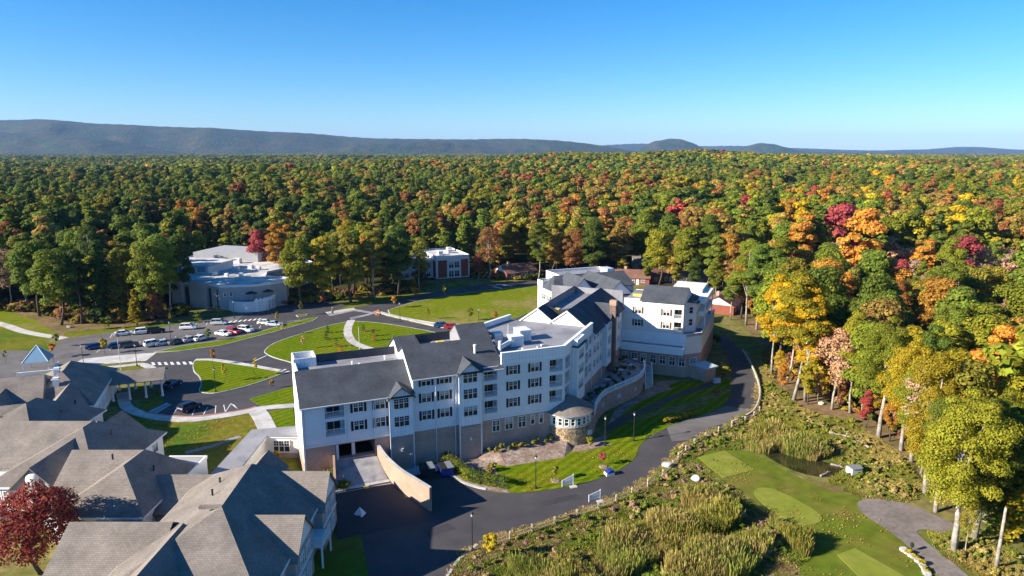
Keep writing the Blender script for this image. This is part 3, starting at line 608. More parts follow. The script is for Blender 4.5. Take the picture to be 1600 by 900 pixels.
# ---- projecting bays with little gables
def bay(f, phi, s0, s1, t, zb, zt, floors, apex, wide, brick_to=6.0, zground=0):
    if brick_to: MB(f).wall(s0, s1, zground, brick_to - 0.02, [], t).build('bay_base', 'brick', res); MB(f).face([(s0, 0.1, zground), (s0, t, zground), (s0, t, brick_to), (s0, 0.1, brick_to)]).build('bay_base', 'brick', res); MB(f).face([(s1, t, zground), (s1, 0.1, zground), (s1, 0.1, brick_to), (s1, t, brick_to)]).build('bay_base', 'brick', res)
    mb = MB(f); mb.wall(s0, s1, zb, zt, [((s0 + s1)/2 - wide/2, (s0 + s1)/2 + wide/2, z, z + 1.6, 0.2) for z in floors], t)
    mb.face([(s0, 0.1, zb), (s0, t, zb), (s0, t, zt), (s0, 0.1, zt)]); mb.face([(s1, t, zb), (s1, 0.1, zb), (s1, 0.1, zt), (s1, t, zt)]); mb.face([(s0, t, zb), (s0, 0, zb), (s1, 0, zb), (s1, t, zb)])
    mb.build('bay_wall', 'panel_white', res)
    for z in floors: put_window(res, f, phi, (s0 + s1)/2, t, z, wide, 1.6, 'triple', None, blind=rng.random() < 0.3, cut=True)
    for x in (s0, s1): MB(f).box(x - 0.09, x + 0.09, t - 0.04, t + 0.12, zground, zt - 0.1).build('corner_board', 'white_trim', res, uv=False)
    if apex:
        c = (s0 + s1) / 2; hw = (s1 - s0) / 2
        gable_wall(res, f, 't', c, hw, t - 0.02, zt, apex, 'panel_white')
        MB(f).box(s0 - 0.3, s1 + 0.3, t - 0.3, t + 0.1, zt - 0.22, zt - 0.02).build('pediment_shelf', SL, res, uv=False)
        gable(res, f, 't', c, hw, t - 0.45, 4.2, zt, apex, SL, 0.45)
bay(fA, 0, -3.6, 0.1, -0.95, 5.6, 12.55, [z - 0.1 for z in F3[:2]], 14.1, 2.3)
bay(fA, 0, 7.8, 11.5, -0.95, 5.6, 15.05, [z - 0.1 for z in F3], 16.7, 2.3)
for s in (-1.8, 9.6): MB(fA).box(s - 0.16, s + 0.16, -1.2, -0.94, 3.4, 3.9).build('wall_lamp', 'lamp_clear', res, uv=False)
MB(fA).box(-0.6, -0.2, -1.15, -0.94, 2.6, 2.85).build('wall_lamp', 'lamp_clear', res, uv=False)

for s_ in (-10.0, -5.95): MB(fA).tube([(s_ + 0.1, -0.55, 12.3), (s_, -0.09, 11.9), (s_, -0.09, 6.2)], 0.06, 6).build('downpipe', 'white_trim', res, uv=False)
for s_ in (4.05, 7.3, 11.95): MB(fA).tube([(s_ + 0.1, -0.55, 14.6), (s_, -0.09, 14.2), (s_, -0.09, 0.2)], 0.06, 6).build('downpipe', 'white_trim', res, uv=False)
# ---- middle wing
MB(fA).wall(0.5, 15.4, 0, 6.0, [(14.45 - 0.6, 14.45 + 0.6, 3.75, 5.6, 0.2)]).build('brick_base', 'brick', res)
put_window(res, fA, 0, 14.45, 0, 3.75, 1.2, 1.85, 'grid', cut=True)
facade(res, fA, 0, 0.5, 15.4, 6.0, 15.05, 'siding', 0, [(s, z, 1.45, 1.45, 'double', BK) for s in (2.55, 5.55) for z in F3], [(12.4, 14.7, z, z + 2.2) for z in (7.1, 9.95, 12.8)])
MB(fA).box(0.5, 15.4, -0.07, 0.02, 5.92, 6.18).build('belt_trim', 'white_trim', res, uv=False)
o = MB(fA).profile([(0, 11), (18, 11), (18, 15), (12.2, 18.5), (9.1, 16.8), (6, 18.5), (0, 15.0)], 0.42, 0.6).build('end_wall', 'siding_cream', res); fix_normals(o)
rooflet(res, fA, [(0.15, -0.5, 14.78), (15.75, -0.5, 14.78), (15.75, 9.2, 20.45), (10.4, 9.2, 20.45), (10.4, 6.0, 18.58), (0.15, 6.0, 18.58)], SL)
rooflet(res, fA, [(10.4, 9.21, 20.44), (15.75, 9.21, 20.44), (15.75, 18.5, 15.0), (10.4, 18.5, 15.0)], SL)
rooflet(res, fA, [(0.15, 12.2, 18.58), (10.4, 12.2, 18.58), (10.4, 18.5, 14.9), (0.15, 18.5, 14.9)], SL)
rooflet(res, fA, [(0.15, 6.01, 18.57), (4.0, 6.01, 18.57), (4.0, 9.1, 16.8), (0.15, 9.1, 16.8)], SL)
rooflet(res, fA, [(0.15, 9.11, 16.8), (4.0, 9.11, 16.8), (4.0, 12.19, 18.57), (0.15, 12.19, 18.57)], SL)
o = MB(fA).profile([(6.0, 17.0), (12.2, 17.0), (12.2, 18.4), (9.1, 16.9), (6.0, 18.4)], 3.95, 4.05).build('well_wall', SL, res); fix_normals(o)
for y_ in (5.98, 12.08): MB(fA).box(4.0, 10.4, y_, y_ + 0.14, 16.9, 18.35).build('well_wall', SL, res)
o = MB(fA).profile([(6.0, 17.0), (12.2, 17.0), (12.2, 18.3), (9.2, 20.2), (6.0, 18.3)], 10.35, 10.45).build('well_wall', 'membrane', res); fix_normals(o)
flat(res, fA, [(4.0, 6.1), (10.4, 6.1), (10.4, 12.1), (4.0, 12.1)], 17.1, 'membrane')
MB(fA).box(7.2, 8.6, 9.2, 10.2, 17.1, 17.6).build('roof_hatch', 'yellow_plastic', res, uv=False)
MB(fA).box(0.2, 15.7, -0.62, -0.48, 14.56, 14.74).build('gutter', 'white_trim', res, uv=False)
MB(fA).lathe(11.9, 3.1, [(0.22, 16.2), (0.22, 18.0), (0.3, 18.0), (0.3, 18.3), (0.01, 18.35)], 8).build('flue', 'metal_white', res, uv=False)
o = MB(fA).profile([(-0.4, 14.4), (3.2, 14.4), (3.2, 16.9)], 15.62, 15.8).build('rake_board', 'white_trim', res, uv=False); fix_normals(o)
MB(fA).wall(0.5, 15.4, 0, 15, [], 18.0).build('rear_wall', 'siding_cream', res)

# ---- flat-roofed corner block
cw = [(s, z, 1.45, 1.45, 'double', BK) for s in (17.55, 21.55) for z in F3]
facade(res, fA, 0, 15.4, 27.1, 6.0, 15.3, 'siding', 0, cw, [(24.3, 26.85, z, z + 2.15) for z in (7.35, 10.1, 12.85)])
bw = [(16.8, 3.75, 1.3, 1.85, 'grid'), (19.2, 3.75, 1.3, 1.85, 'grid'), (21.2, 3.95, 0.65, 1.6, 'single'), (22.8, 3.95, 0.65, 1.6, 'single')]
facade(res, fA, 0, 15.4, 27.1, 0, 6.0, 'brick', 0, bw, [], 'brick_base')
MB(fA).box(15.4, 27.1, -0.07, 0.02, 5.92, 6.18).build('belt_trim', 'white_trim', res, uv=False)
PC = [(15.45, -0.08), (27.13, -0.08), fD((17.5, -0.08, 0))[:2], fD((17.5, 17.6, 0))[:2], (15.45, 17.5)]
for ln in (PC[:3], PC[3:]):
    parapet(res, None, ln, 15.3, 17.2, 'panel_white', 0.45, closed=False); parapet(res, None, offset(ln, -0.08), 17.2, 17.3, 'white_trim', 0.6, 'coping', closed=False)
flat(res, None, offset(PC, 0.4, True), 16.3, 'membrane')
# east face of the block
MB(fD).wall(0, 17.5, 0, 6.0, []).build('brick_base', 'brick', res)
dwins = [(10.5, z, 1.0, 1.5, 'single') for z in F3] + [(16.0, z, 1.4, 1.5, 'double') for z in F3]
facade(res, fD, R(45), 0, 17.5, 6.0, 15.3, 'siding', 0, dwins, [(0.5, 3.1, z, z + 2.15) for z in (7.35, 10.1, 12.85)] + [(11.9, 14.4, z, z + 2.15) for z in (7.35, 10.1, 12.85)])
bay(fD, R(45), 4.2, 8.9, -1.1, 5.4, 15.9, [z for z in F3], None, 2.6, brick_to=None, zground=5.4)
flat(res, fD, [(4.0, -1.35), (9.1, -1.35), (9.1, -0.1), (4.0, -0.1)], 16.1, SL, 'bay_roof', 0.25)
parapet(res, fD, [(4.4, -1.0), (8.7, -1.0), (8.7, -0.1), (4.4, -0.1)], 16.1, 17.2, 'panel_white', 0.3)
# roof plant on the block
def hvac(s, t, w, d, h, name='air_handler', z=16.3, m='metal_white'):
    b = MB(fA).box(s, s + w, t, t + d, z + 0.25, z + h).box(s - 0.1, s + w + 0.1, t - 0.1, t + d + 0.1, z, z + 0.25)
    for k in range(3): b.box(s + w * (0.15 + 0.3 * k), s + w * (0.15 + 0.3 * k) + 0.1, t - 0.04, t, z + 0.5, z + h - 0.3)
    b.box(s - 0.06, s + w + 0.06, t - 0.06, t + d + 0.06, z + h, z + h + 0.08)
    return b.build(name, m, res, uv=False)
hvac(22.4, 8.4, 2.2, 3.0, 1.9); hvac(19.6, 5.8, 2.4, 2.0, 1.7); hvac(17.6, 8.6, 1.6, 1.6, 1.8)
MB(fA).tube([(16.6, 3.6, 17.1), (19.6, 6.3, 17.1)], 0.42, 10).tube([(20.8, 7.0, 17.3), (22.4, 9.6, 17.3)], 0.35, 10).tube([(18.4, 9.2, 17.4), (18.4, 12.4, 17.2)], 0.35, 10).build('duct', 'metal_white', res, uv=False)
MB(fA).tube([(16.6, 3.6, 16.3), (16.6, 3.6, 18.3)], 0.3, 8).build('duct', 'metal_white', res, uv=False)
hvac(16.3, 11.8, 1.6, 1.8, 1.3, m='dark_metal')
for k, (s, t) in enumerate(((23.6, 3.4), (24.6, 3.9), (20.4, 2.6), (25.5, 12.0))): MB(fA).box(s, s + 0.5, t, t + 0.5, 16.3, 16.55 + 0.1 * k).build('roof_vent', 'conc', res, uv=False)
MB(fA).tube([(21.2, 11.2, 16.3), (21.2, 11.2, 19.0)], 0.05, 5).build('vent_pipe', 'metal_white', res, uv=False)

# ---- wing running back to the far end
dw = [(s, z, 1.3, 1.5, 'double') for s in (19.3, 21.8, 33.0, 36.0, 39.2) for z in F3] + [(24.0, z, 0.7, 1.5, 'single') for z in F3]
facade(res, fD, R(45), 17.5, 42.6, 6.0, 15.0, 'siding', 0, dw, [])
MB(fD).wall(17.5, 42.6, 0, 6.0, []).build('brick_base', 'brick', res)
bay(fD, R(45), 25.6, 29.2, -0.9, 6.0, 15.0, F3, None, 2.0, brick_to=None, zground=6.0)
for u in (17.5, 25.0, 31.5): MB(fD).box(u - 0.1, u + 0.1, -0.1, 0.05, 3.6, 15.0).build('corner_board', 'white_trim', res, uv=False)
rooflet(res, fD, [(17.2, -0.5, 14.8), (42.6, -0.5, 14.8), (42.6, 5.2, 19.2), (17.2, 5.2, 19.2)], SL)
rooflet(res, fD, [(17.2, 5.21, 19.19), (21.5, 5.21, 19.19), (21.5, 8.3, 16.9), (17.2, 8.3, 16.9)], SL)
rooflet(res, fD, [(17.2, 8.31, 16.9), (21.5, 8.31, 16.9), (21.5, 11.4, 19.19), (17.2, 11.4, 19.19)], SL)
rooflet(res, fD, [(17.2, 11.41, 19.2), (42.6, 11.41, 19.2), (42.6, 17.5, 14.8), (17.2, 17.5, 14.8)], SL)
rooflet(res, fD, [(17.2, 16.2, 16.2), (24.0, 16.2, 16.2), (24.0, 22.5, 13.4), (17.2, 22.5, 13.4)], SL)
gable_wall(res, fD, 's', 5.2, 5.6, 17.35, 15.0, 19.1, 'siding_cream'); gable_wall(res, fD, 's', 11.4, 5.6, 17.35, 15.0, 19.1, 'siding_cream')
for c in (5.2, 11.4):
    for k in (-1, 1):
        MB(fD).slab([(17.1, c, 19.25), (17.1, c + k * 5.9, 14.85), (17.36, c + k * 5.9, 14.85), (17.36, c, 19.25)], 0.28).build('rake_board', 'white_trim', res, uv=False)
o = MB(fD).profile([(5.2, 17.2), (11.4, 17.2), (11.4, 19.0), (8.3, 16.8), (5.2, 19.0)], 21.4, 21.55).build('well_wall', SL, res); fix_normals(o)
flat(res, fD, [(21.5, 5.3), (42.6, 5.3), (42.6, 11.3), (21.5, 11.3)], 17.6, 'membrane')
for y_ in (5.15, 11.3): MB(fD).box(21.5, 42.6, y_, y_ + 0.15, 17.3, 19.0).build('well_wall', 'membrane', res)
MB(fD).box(42.5, 42.62, 0, 17.2, 14.0, 18.9).build('end_wall', 'membrane', res)
MB(fD).box(22.4, 23.6, 8.6, 9.6, 17.6, 18.1).build('roof_hatch', 'yellow_plastic', res, uv=False)
gable(res, fD, 't', 31.5, 3.4, -0.9, 5.0, 15.0, 18.2, SL, 0.4)
gable_wall(res, fD, 't', 31.5, 3.4, -0.5, 15.0, 18.2, 'panel_white')
MB(fD).wall(17.5, 42.6, 0, 15.0, [], 17.0).build('rear_wall', 'siding_cream', res)
MB(fD).box(29.6, 30.8, -1.55, -0.3, 3.6, 18.2).build('chimney', 'brick_shaded', res)  # shaft darkened to carry its shade, the cap left in sunlit tan
MB(fD).box(29.5, 30.9, -1.65, -0.2, 18.2, 19.2).build('chimney_cap', 'brick_tan', res)

# ---- far wing that closes the terrace, with its podium
ew = [(-13.6 + 2.15 * k, 2.6, 1.2, 1.9, 'double') for k in range(7)]
POD = [(-14.6, 0.0), (0.0, 0.0), (3.0, 3.0), (3.0, 28.0), (-14.6, 28.0)]
facade(res, fE, R(-45), -14.6, 0, 0, 5.4, 'brick', 0, ew, [], 'brick_base')
MB(fE).wall(-14.6, 0, 5.4, 10.0, []).build('podium_wall', 'panel_white', res)
o = MB(fE).prism([(-14.6, -1.3), (-0.3, -1.3), (-0.3, -0.02), (-14.6, -0.02)], 5.4, 7.15).build('canopy_band', 'panel_white', res); fix_normals(o)
flat(res, fE, [(-14.4, -1.1), (-0.5, -1.1), (-0.5, -0.05), (-14.4, -0.05)], 7.2, 'membrane', 'canopy_roof')
MB(fE).face([(0, 0, 5.4), (3, 3, 5.4), (3, 3, 10), (0, 0, 10)]).face([(3, 3, 5.4), (3, 28, 5.4), (3, 28, 10), (3, 3, 10)]).build('podium_wall', 'siding_cream', res)
MB(fE).face([(0, 0, 0), (3, 3, 0), (3, 3, 5.4), (0, 0, 5.4)]).face([(3, 3, 0), (3, 28, 0), (3, 28, 5.4), (3, 3, 5.4)]).build('brick_base', 'brick', res)
put_window(res, fE, 0, 1.5, 1.45, 2.9, 1.5, 1.5, 'double')
flat(res, fE, offset(POD, 0.05, True), 9.6, 'membrane', 'podium_roof'); parapet(res, fE, POD[1:4], 9.4, 10.1, 'siding_cream', 0.3, closed=False)
uw = [(-11.0, z, 1.4, 1.4, 'double', 'shutter_brown') for z in (11.0, 13.9)] + [(-4.6, z, 1.4, 1.4, 'double', 'shutter_brown') for z in (11.0, 13.9)]
facade(res, fE, R(-45), -14.6, -0.85, 10.0, 17.2, 'siding_cream', 0.1, uw, [(-2.9, -1.2, z, z + 2.2) for z in (10.4, 13.3)], bdepth=1.2)
UP = [(-0.85, 0.1), (-0.85, 3.2), (1.2, 5.2), (1.2, 14.0), (-14.6, 14.0)]
mb = MB(fE)
for i in range(4): a, b = UP[i], UP[i + 1]; mb.face([(*a, 9.6), (*b, 9.6), (*b, 16.6), (*a, 16.6)])
mb.build('upper_wall', 'siding', res)
for z in (11.2, 14.0): put_window(res, fE, R(0), 0.15, 4.15, z, 1.0, 1.4, 'single')
rooflet(res, fE, [(-10.6, -0.35, 17.0), (-0.6, -0.35, 17.0), (-0.6, 5.5, 19.6), (-10.6, 5.5, 19.6)], SL)
rooflet(res, fE, [(-10.6, 5.51, 19.6), (-0.6, 5.51, 19.6), (-0.6, 12.5, 16.2), (-10.6, 12.5, 16.2)], SL)
rooflet(res, fE, [(-0.9, 2.6, 16.9), (1.7, 5.0, 16.3), (1.7, 12, 16.3), (-0.9, 12, 17.2)], SL)
o = MB(fE).profile([(0.1, 16.6), (12, 16.2), (5.5, 19.5)], -0.75, -0.65).build('gable_wall', 'siding_cream', res); fix_normals(o)
o = MB(fE).profile([(0.1, 16.6), (12, 16.2), (5.5, 19.5)], -10.6, -10.5).build('gable_wall', 'siding', res); fix_normals(o)
flat(res, fE, [(-14.6, 0.2), (-10.5, 0.2), (-10.5, 14), (-14.6, 14)], 16.5, 'membrane'); parapet(res, fE, [(-14.6, 0.12), (-10.6, 0.12)], 16.4, 17.2, 'white_trim', 0.3, closed=False)
MB(fE).box(-13.6, -11.0, 6.0, 7.0, 16.5, 17.0).build('roof_hatch', 'yellow_plastic', res, uv=False)
for k, z in enumerate((10.0, 12.9, 15.8)): MB(fE).box(1.25, 3.0, 7.5, 22.0, z - 0.15, z + 0.95 if k else z).build('balcony', 'siding_cream', res)
MB(fE).box(2.8, 3.0, 7.5, 7.8, 10, 16).box(2.8, 3.0, 21.7, 22.0, 10, 16).build('balcony_post', 'white_trim', res, uv=False)
MB(fE).box(-6, 1.25, 14.1, 24, 9.6, 17.5).build('upper_wall', 'siding_cream', res)
# brick entrance with a flat canopy, at the far end of the drive
MB(fE).prism([(1.0, 0.9), (4.8, -1.5), (6.6, 1.2), (4.0, 3.9)], 0, 2.9).build('entrance_lobby', 'brick', res)
flat(res, fE, [(0.8, 0.9), (4.9, -1.9), (7.1, 1.2), (3.9, 4.3)], 3.25, 'blue_sheet', 'canopy_roof', 0.3)

# ---- rear wings seen over the roofs
def block(f, s0, s1, t0, t1, z0, z1, m='siding_cream', name='wall'):
    mb = MB(f); mb.wall(s0, s1, z0, z1, [], t0); mb.face([(s0, t1, z0), (s0, t0, z0), (s0, t0, z1), (s0, t1, z1)]); mb.face([(s1, t0, z0), (s1, t1, z0), (s1, t1, z1), (s1, t0, z1)]); mb.face([(s1, t1, z0), (s0, t1, z0), (s0, t1, z1), (s1, t1, z1)])
    return mb.build(name, m, res)
fF = lambda p: (p[0] + 4.2, p[1] + 8.5, p[2])
block(fF, 49.3, 74, 50, 60, 0, 13.8)
rooflet(res, fF, [(48.9, 49.5, 13.6), (74.3, 49.5, 13.6), (74.3, 56.0, 16.6), (52.5, 56.0, 16.6)], SL)
rooflet(res, fF, [(48.9, 49.51, 13.6), (52.5, 56.01, 16.6), (52.5, 56.6, 16.6), (48.9, 56.6, 13.6)], SL)
flat(res, fF, [(52.5, 56.0), (74, 56.0), (74, 60), (52.5, 60)], 15.2, 'membrane')
parapet(res, fF, [(49.2, 56.6), (53.0, 56.6), (53.0, 60), (49.2, 60)], 13.6, 15.2, 'siding_cream', 0.35)
flat(res, fF, [(49.5, 56.9), (52.7, 56.9), (52.7, 59.7), (49.5, 59.7)], 14.4, 'membrane')
block(fF, 57, 75, 60.1, 71, 0, 15.0); flat(res, fF, [(57.3, 60.4), (74.7, 60.4), (74.7, 70.7), (57.3, 70.7)], 14.7, 'membrane'); parapet(res, fF, [(57, 60.1), (75, 60.1), (75, 71), (57, 71)], 14.6, 15.4, 'siding_cream', 0.35)
MB(fF).box(72, 74.2, 61, 65, 14.7, 16.4).build('plant_screen', 'blue_sheet', res, uv=False)
for z in (7.4, 10.4):
    for t in (52.5, 56.0): put_window(res, fF, -math.pi / 2, 49.3, t, z, 1.3, 1.4, 'double', BK)
for c, t0, hw in ((55.7, 45.5, 3.2), (62.2, 38.0, 4.0)):
    block(fF, c - hw, c + hw, t0, 52, 0, 14.0); gable(res, fF, 't', c, hw, t0 - 0.5, 55.0, 14.0, 17.6, SL, 0.5); gable_wall(res, fF, 't', c, hw, t0 - 0.05, 14.0, 17.6, 'panel_white')
    MB(fF).box(c - hw - 0.3, c + hw + 0.3, t0 - 0.4, t0, 13.7, 14.0).build('pediment_shelf', SL, res, uv=False)
block(fF, 50.5, 70, 30, 50, 0, 13.2); flat(res, fF, [(50.5, 30), (70, 30), (70, 50), (50.5, 50)], 13.3, 'membrane')
MB(fF).box(53, 54, 34, 35, 13.3, 13.8).build('roof_hatch', 'yellow_plastic', res, uv=False)

block(fA, 47, 60, 36, 48, 0, 12.6); flat(res, fA, [(47, 36), (60, 36), (60, 48), (47, 48)], 12.7, 'membrane')

# ---- round stone tower on the corner
TX, TY, TR = 28.4, 1.0, 4.1
tw = MB().lathe(TX, TY, [(TR - 0.12, 0), (TR - 0.12, 3.3)], 40).build('tower_core', 'stone_joint', res)
st = MB()
zz = 0.0
while zz < 3.2:
    hh = 0.22 + 0.16 * rng.random(); a = rng.random() * 0.1
    while a < 2 * math.pi:
        da = (0.35 + 0.5 * rng.random()) / TR; r1 = TR + 0.05 * rng.random()
        a1, a2 = a + 0.008, min(a + da - 0.008, 2 * math.pi)
        c = [(TX + r * math.cos(x), TY + r * math.sin(x)) for r, x in ((TR - 0.15, a1), (r1, a1), (r1, a2), (TR - 0.15, a2))]
        st.prism(c, zz + 0.015, min(zz + hh - 0.015, 3.3)); a += da
    zz += hh
tag(st.build('stone_cladding', 'stone', res, uv=False), kind='stuff')
MB().lathe(TX, TY, [(TR + 0.12, 3.3), (TR + 0.12, 3.55), (TR - 0.1, 3.55)], 40).build('stone_cap', 'conc', res, uv=False)
MB().lathe(TX, TY, [(TR - 0.1, 3.5), (TR - 0.1, 5.5)], 40).build('tower_wall', 'white_trim', res, uv=False)
MB().lathe(TX, TY, [(TR + 0.05, 5.25), (TR + 0.3, 5.45), (TR + 0.62, 5.5), (TR + 0.62, 5.62)], 40).build('tower_eave', 'white_trim', res, uv=False)
for k in range(13):
    a = R(-150 + k * 15.5); put_window(res, fA, a + math.pi / 2, TX + (TR - 0.1) * math.cos(a), TY + (TR - 0.1) * math.sin(a), 3.75, 0.62, 1.2, 'single')
MB().lathe(TX, TY, [(TR + 0.7, 5.6), (0.25, 7.9), (0.02, 8.0)], 24).build('tower_roof', 'shingle_tan', res)
MB(fA).box(30.4, 31.3, -2.85, -2.72, 1.5, 2.4).build('sign_panel', 'blue_sheet', res, uv=False)

# ---- glazed link to the brown-roofed houses
lk = thing('link_corridor', 'low flat-roofed corridor bending towards the left end of the residence', 'corridor', (-41, 106, 0))
LKP = [(-43.5, 90.5), (-40.4, 90.5), (-40.7, 105.6), (-35.0, 105.6), (-36.4, 109.6), (-43.6, 107.9)]
loc = [(x + 41, y - 106) for x, y in LKP]
o = MB().prism(loc, 0, 0.9).build('base', 'brick', lk); fix_normals(o)
o = MB().prism(offset(loc, 0.04, True), 0.9, 3.7).build('wall', 'siding_cream', lk); fix_normals(o)
o = MB().prism(offset(loc, -0.3, True), 3.7, 4.0).build('roof', 'membrane', lk); fix_normals(o)
o = MB().prism(offset(loc, -0.36, True), 3.62, 3.8).build('gutter', 'white_trim', lk); fix_normals(o)
put_window(lk, fA, 0, 2.9, -0.4, 1.2, 2.6, 1.9, 'triple')

# ---- ramp up to the garage, its walls
rp = thing('garage_ramp', 'concrete ramp between two brick walls rising to the garage opening', 'ramp', (*W(-9, -4), 0), TH)
fR = lambda p: (p[0] + 9, p[1] + 4, p[2])
o = MB(fR).slab([(-12.0, 0.6, 3.28), (-5.9, 0.6, 3.28), (-5.2, -5.6, 1.4), (-12.9, -5.6, 1.4)], 1.3).build('deck', 'conc_worn', rp); fix_normals(o)
o = MB(fR).slab([(-13.0, -5.62, 1.42), (-5.1, -5.62, 1.42), (-5.0, -6.1, 1.28), (-13.1, -6.1, 1.28)], 0.5).build('drain_strip', 'conc', rp); fix_normals(o)
o = MB(fR).slab([(-13.0, -6.5, 1.2), (-4.9, -6.5, 1.2), (-4.8, -7.0, 1.06), (-13.1, -7.0, 1.06)], 0.5).build('drain_strip', 'conc', rp); fix_normals(o)
o = MB(fR).slab([(-13.1, -6.0, 1.24), (-5.0, -6.0, 1.24), (-0.5, -17.0, 0.04), (-14.5, -17.0, 0.04)], 0.6).build('apron', 'asphalt_new', rp); fix_normals(o)
MB(fR).box(-9.0, -8.3, -6.9, -6.2, 1.22, 1.30).build('marking', 'yellow_plastic', rp, uv=False)
wl_ = MB(fR); 
for (a, b, za, zb) in (((-12.15, 0.0), (-12.9, -6.0), 4.3, 3.2),): wl_.face([(*a, 0), (*b, 0), (*b, zb), (*a, za)]).face([(a[0] - 0.35, a[1], 0), (b[0] - 0.35, b[1], 0), (b[0] - 0.35, b[1], zb), (a[0] - 0.35, a[1], za)]).face([(*a, za), (*b, zb), (b[0] - 0.35, b[1], zb), (a[0] - 0.35, a[1], za)]).face([(*b, 0), (b[0] - 0.35, b[1], 0), (b[0] - 0.35, b[1], zb), (*b, zb)])
o = wl_.build('side_wall', 'brick_tan', rp); fix_normals(o)
cv = smooth_line([(-5.7, 0.0), (-5.3, -4.0), (-4.2, -8.6), (-2.6, -12.4), (-1.4, -15.0)], 5)
ci = offset(cv, 0.4); wl2 = MB(fR); n = len(cv)
for i in range(n - 1):
    z0_ = 4.7 - 1.0 * i / (n - 1); z1_ = 4.7 - 1.0 * (i + 1) / (n - 1)
    for L_ in (cv, ci): wl2.face([(*L_[i], 0), (*L_[i + 1], 0), (*L_[i + 1], z1_), (*L_[i], z0_)])
    wl2.face([(*cv[i], z0_), (*cv[i + 1], z1_), (*ci[i + 1], z1_), (*ci[i], z0_)])
wl2.face([(*cv[-1], 0), (*ci[-1], 0), (*ci[-1], 3.7), (*cv[-1], 3.7)])
o = wl2.build('curved_wall', 'brick_tan', rp); fix_normals(o)
cp = MB(fR); co = offset(cv, -0.06); cj = offset(cv, 0.46)
for i in range(n - 1):
    z0_ = 4.78 - 1.0 * i / (n - 1); z1_ = 4.78 - 1.0 * (i + 1) / (n - 1); cp.face([(*co[i], z0_), (*co[i + 1], z1_), (*cj[i + 1], z1_), (*cj[i], z0_)])
cp.build('coping', 'conc', rp, uv=False)

# ---- terrace with its balustrade
tc_ = thing('terrace', 'raised garden terrace with a curved brick wall and white balustrade', 'terrace', (22, 136, 0))
fT = lambda p: (p[0] - 22, p[1] - 136, p[2])
EDGE = [(14.79, 115.62), (15.87, 120.77), (18.12, 125.99), (22.19, 130.48), (26.06, 134.87), (28.36, 139.98), (29.17, 144.99)]
ed = smooth_line(EDGE, 5)
back = [W(*fD((41.5, 0.05, 0))[:2]), W(*fD((1.5, 0.05, 0))[:2])]
o = MB(fT).prism(ed + back, 0, 3.6).build('wall', 'brick', tc_); fix_normals(o)
pv = sheet('paving', [fT((*p, 0))[:2] for p in offset(ed, 0.1) + back], 3.63, 'conc_worn', kind=None); pv.parent = tc_
bl = MB(fT); a_ = offset(ed, 0.12); b_ = offset(ed, -0.12)
for i in range(len(ed) - 1):
    for z0_, z1_ in ((4.5, 4.62), (3.62, 3.74)): bl.prism([a_[i], b_[i], b_[i + 1], a_[i + 1]], z0_, z1_)
o = bl.build('balustrade', 'white_trim', tc_, uv=False)
L = 0; bu = MB()
bmesh_ = MB().lathe(0, 0, [(0.05, 0), (0.09, 0.25), (0.04, 0.5), (0.06, 0.78)], 6).mesh('baluster', 'white_trim', False)
pd = MB().box(-0.2, 0.2, -0.2, 0.2, 0, 1.1).mesh('pedestal', 'white_trim', False)
cnt = 0
for i in range(len(ed) - 1):
    d = Vector(ed[i + 1]) - Vector(ed[i]); k = int(d.length / 0.38) + 1
    for j in range(k):
        p = Vector(ed[i]) + d * (j / k); cnt += 1
        if cnt % 12 == 0: link('pedestal', pd, tc_, fT((p.x, p.y, 3.6)))
        else: link('baluster', bmesh_, tc_, fT((p.x, p.y, 3.73)))
for i in (9, 14, 19, 24):
    p = Vector(ed[i]); d = (Vector(ed[i + 1]) - p).normalized(); nx = Vector((d.y, -d.x)); q = p + nx * 0.04
    MB(fT).prism([tuple(q - d * 0.7), tuple(q + d * 0.7), tuple(q + d * 0.7 + nx * 0.06), tuple(q - d * 0.7 + nx * 0.06)], 1.5, 2.4).build('wall_panel', 'blue_sheet', tc_, uv=False)
# stair at the terrace's right end
sb = [(29.57, 145.49), (30.62, 143.64), (30.41, 140.47), (28.44, 138.84)]
sr = MB(fT); N = 14
for i in range(N):
    t0 = i / N; t1 = (i + 1) / N; A0, B0, B1, A1 = [Vector(p) for p in sb]
    sr.prism([tuple(A0.lerp(A1, t0)), tuple(B0.lerp(B1, t0)), tuple(B0.lerp(B1, t1)), tuple(A0.lerp(A1, t1))], 0, 3.6 * (1 - t0) * 1.0)
sr.build('stair', 'conc', tc_, uv=False)
for k in (0, 1):
    a, b = (sb[0], sb[3]) if k == 0 else (sb[1], sb[2])
    r_ = MB(fT); r_.tube([(*a, 4.7), (*b, 1.2)], 0.09, 5); 
    for j in range(8): t = j / 7; p = Vector(a).lerp(Vector(b), t); r_.tube([(p.x, p.y, 3.5 * (1 - t)), (p.x, p.y, 4.7 - 3.5 * t)], 0.05, 4)
    r_.build('stair_rail', 'white_trim', tc_, uv=False)

